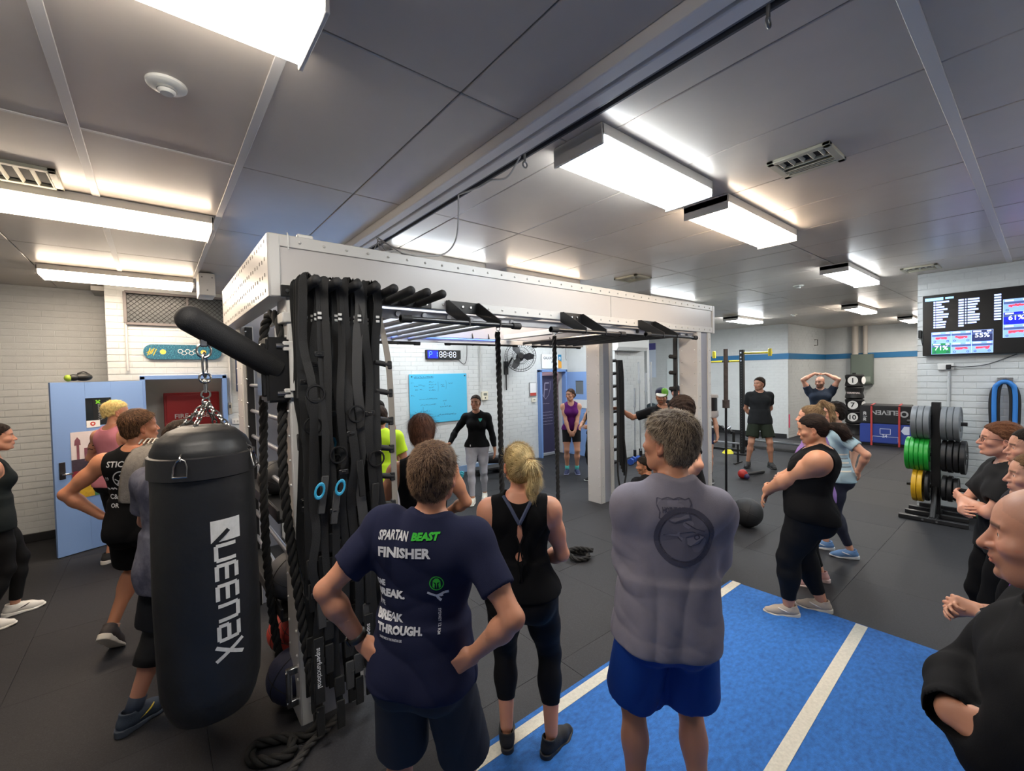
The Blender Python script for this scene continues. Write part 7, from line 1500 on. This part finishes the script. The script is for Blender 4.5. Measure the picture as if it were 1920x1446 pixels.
def towel(off, m, nm, w):
    b = MB(); pts = [(.10,.15,1.22),(.10,.115,1.33),(.095,.06,1.455),(.090,-.01,1.495),(.080,-.085,1.462),(.060,-.145,1.37),(.040,-.160,1.25),(.030,-.165,1.10)]; ribbon(b, [AR(p)*R.s+AR(off) for p in pts], (1,.1,0), w, .014); o = b.build(nm, m, TW_); sb = o.modifiers.new('soft','SUBSURF'); sb.levels = 1; sb.render_levels = 1
towel((0,0,.006), mat('#77726c', .95, bump=(130,.8,.004), var=(40,.2)), 'towel_cloth', .15)
b = MB(); [b.tube(spl([(.045+.028*k,.06,1.50),(.045+.028*k,.0,1.54),(.045+.028*k,-.06,1.51)],8)*R.s,.006,5) for k in range(6)]; tag(b.build('fringe', mat('#bdb6aa', .9), TW_), kind='stuff')
# ---- 23 grey tee man behind the bag
R = person('man in a mottled grey tee with a black knee sleeve behind the heavy bag', (.08,3.37), 38, 1.80, 'm', '#b5806a', hair=dict(cap='short', col='#33261d', scol='#5a4433', slen=.022, lift=.4), head=(-6,-18,0), bw=1.12, belly=.03, feet=((-.19,-.15,0),(.10,.0,-4)), LH=dict(t=(-.14,.24,1.08), pole=(-1,-.5,-.6), fd=(.8,.5,0), pn=(0,-1,0)), RH=dict(t=(.10,.27,1.06), pole=(1,-.5,-.6), fd=(-.8,.5,0), pn=(0,-1,0)), top=dict(kind='tee', m=cloth('#4a4a58', .85, (9,.5,'#6a6a76',.40,.62)), hem=-.15, off=.014, hang=(-.22,.42,.185,.13,.13), sl=.68, so=.026, fold=.006, vox=.007), bottom=dict(kind='shorts', m=cloth('#1f2024', .8), len=.86, flare=.05, fold=.005), shoes=shoe('#283444','#3d4552','#2b3340','#c7b13c'), socks=socksm('#1f2a3c',.07), vox=.008, fv=.005, seed=25)
for nm in 'L': l = R.Lg[nm]; d = nrm(l['A']-l['K']); u_ = nrm(l['H']-l['K']); bk_ = AR([math.sin(l['yaw']),-math.cos(l['yaw']),0])*.010; V, F_ = tube_np([l['K']+u_*.10, l['K']+u_*.03+bk_*.3, l['K']+d*.05+bk_, l['K']+d*.12+bk_, l['K']+d*.17+bk_], [.086,.080,.076,.078,.074], 24); link('knee_sleeve', mesh_np('knee_sleeve', V*R.s, F_), mat('#101012', .7, bump=(300,.3)), R.root)
# ---- 24 hi-vis man and 25 the woman beyond him
R = person('man in a fluorescent yellow tee seen past the strap ladder', (1.91,4.66), 66, 1.72, 'm', '#b98068', hair=dict(cap='short', col='#2c211b'), feet=((-.12,0,8),(.12,0,-8)), LH=dict(t=(-.2,.2,1.0), fd=(.6,.7,0)), RH=dict(t=(.25,.05,.86), pole=(1,-.8,0)), top=dict(kind='tee', m=mat('#b9e01e', .75, bump=(300,.2)), hem=-.10, sl=.6, so=.02, hang=(-.2,.4,.17,.11,.11)), bottom=dict(kind='shorts', m=cloth('#b9b9c0', .8), len=.85, flare=.035), shoes=shoe('#2c2c2e'), vox=.010, fv=.007, detail=False, eyes=False, seed=26)
R = person('woman with a dark bun in a pale blue singlet beyond the yellow tee', (2.32,5.70), 62, 1.73, 'f', '#b98068', hair=dict(cap='pulled', col='#231a15', extra=bun((0,-.1,.10),(.04,.04,.04))), feet=((-.1,0,6),(.1,0,-6)), top=dict(kind='tank', m=cloth('#8fa6c4', .8), hem=-.06, hole=1.0), bottom=dict(kind='leggings', m=BLKL, len=.9), shoes=shoe('#2c2c2e'), vox=.011, fv=.008, detail=False, eyes=False, seed=27)
# ---- 26 brown haired woman in the black tank, in front of the coach
R = person('woman with long brown tied hair in a black tank facing the coach', (1.42,2.74), 62, 1.77, 'f', '#b77f5f', hair=dict(cap='long', col='#3b241a', scol='#5a3826', line=.08, ear=-.02, nape=-.13, back=.01, slen=.07, sw=.002, flow=to_tie((0,-.11,-.10)), lift=.04, jit=.8, extra=tail([(0,-.09,-.02),(.0,-.105,-.10),(0,-.09,-.17)],[.05,.04,.02])), bw=1.1, head=(0,0,0), feet=((-.1,0,6),(.1,0,-6)), LH=dict(t=(-.16,.22,1.0), pole=(-1,-.6,-.3), fd=(.7,.6,0)), RH=dict(t=(.16,.22,1.0), pole=(1,-.6,-.3), fd=(-.7,.6,0)), top=dict(kind='tank', m=BLKC, hem=-.06, hole=.95), bottom=dict(kind='leggings', m=BLKL, len=.9), shoes=shoe('#2c2c2e'), vox=.009, fv=.0055, strand=2500, seed=28)
# ---- 27 someone in a dark cap behind the right column
R = person('person in a dark cap peeping from behind the right rig column', (7.83,4.56), 205, 1.73, 'm', '#b5806a', hair=dict(cap='thick', col='#17171b', line=.05), feet=((-.12,0,8),(.12,0,-8)), top=dict(kind='tee', m=BLKC, hem=-.1), bottom=dict(kind='shorts', m=BLKC, len=.85), shoes=shoe('#2c2c2e'), vox=.013, fv=.008, detail=False, eyes=False, seed=29)
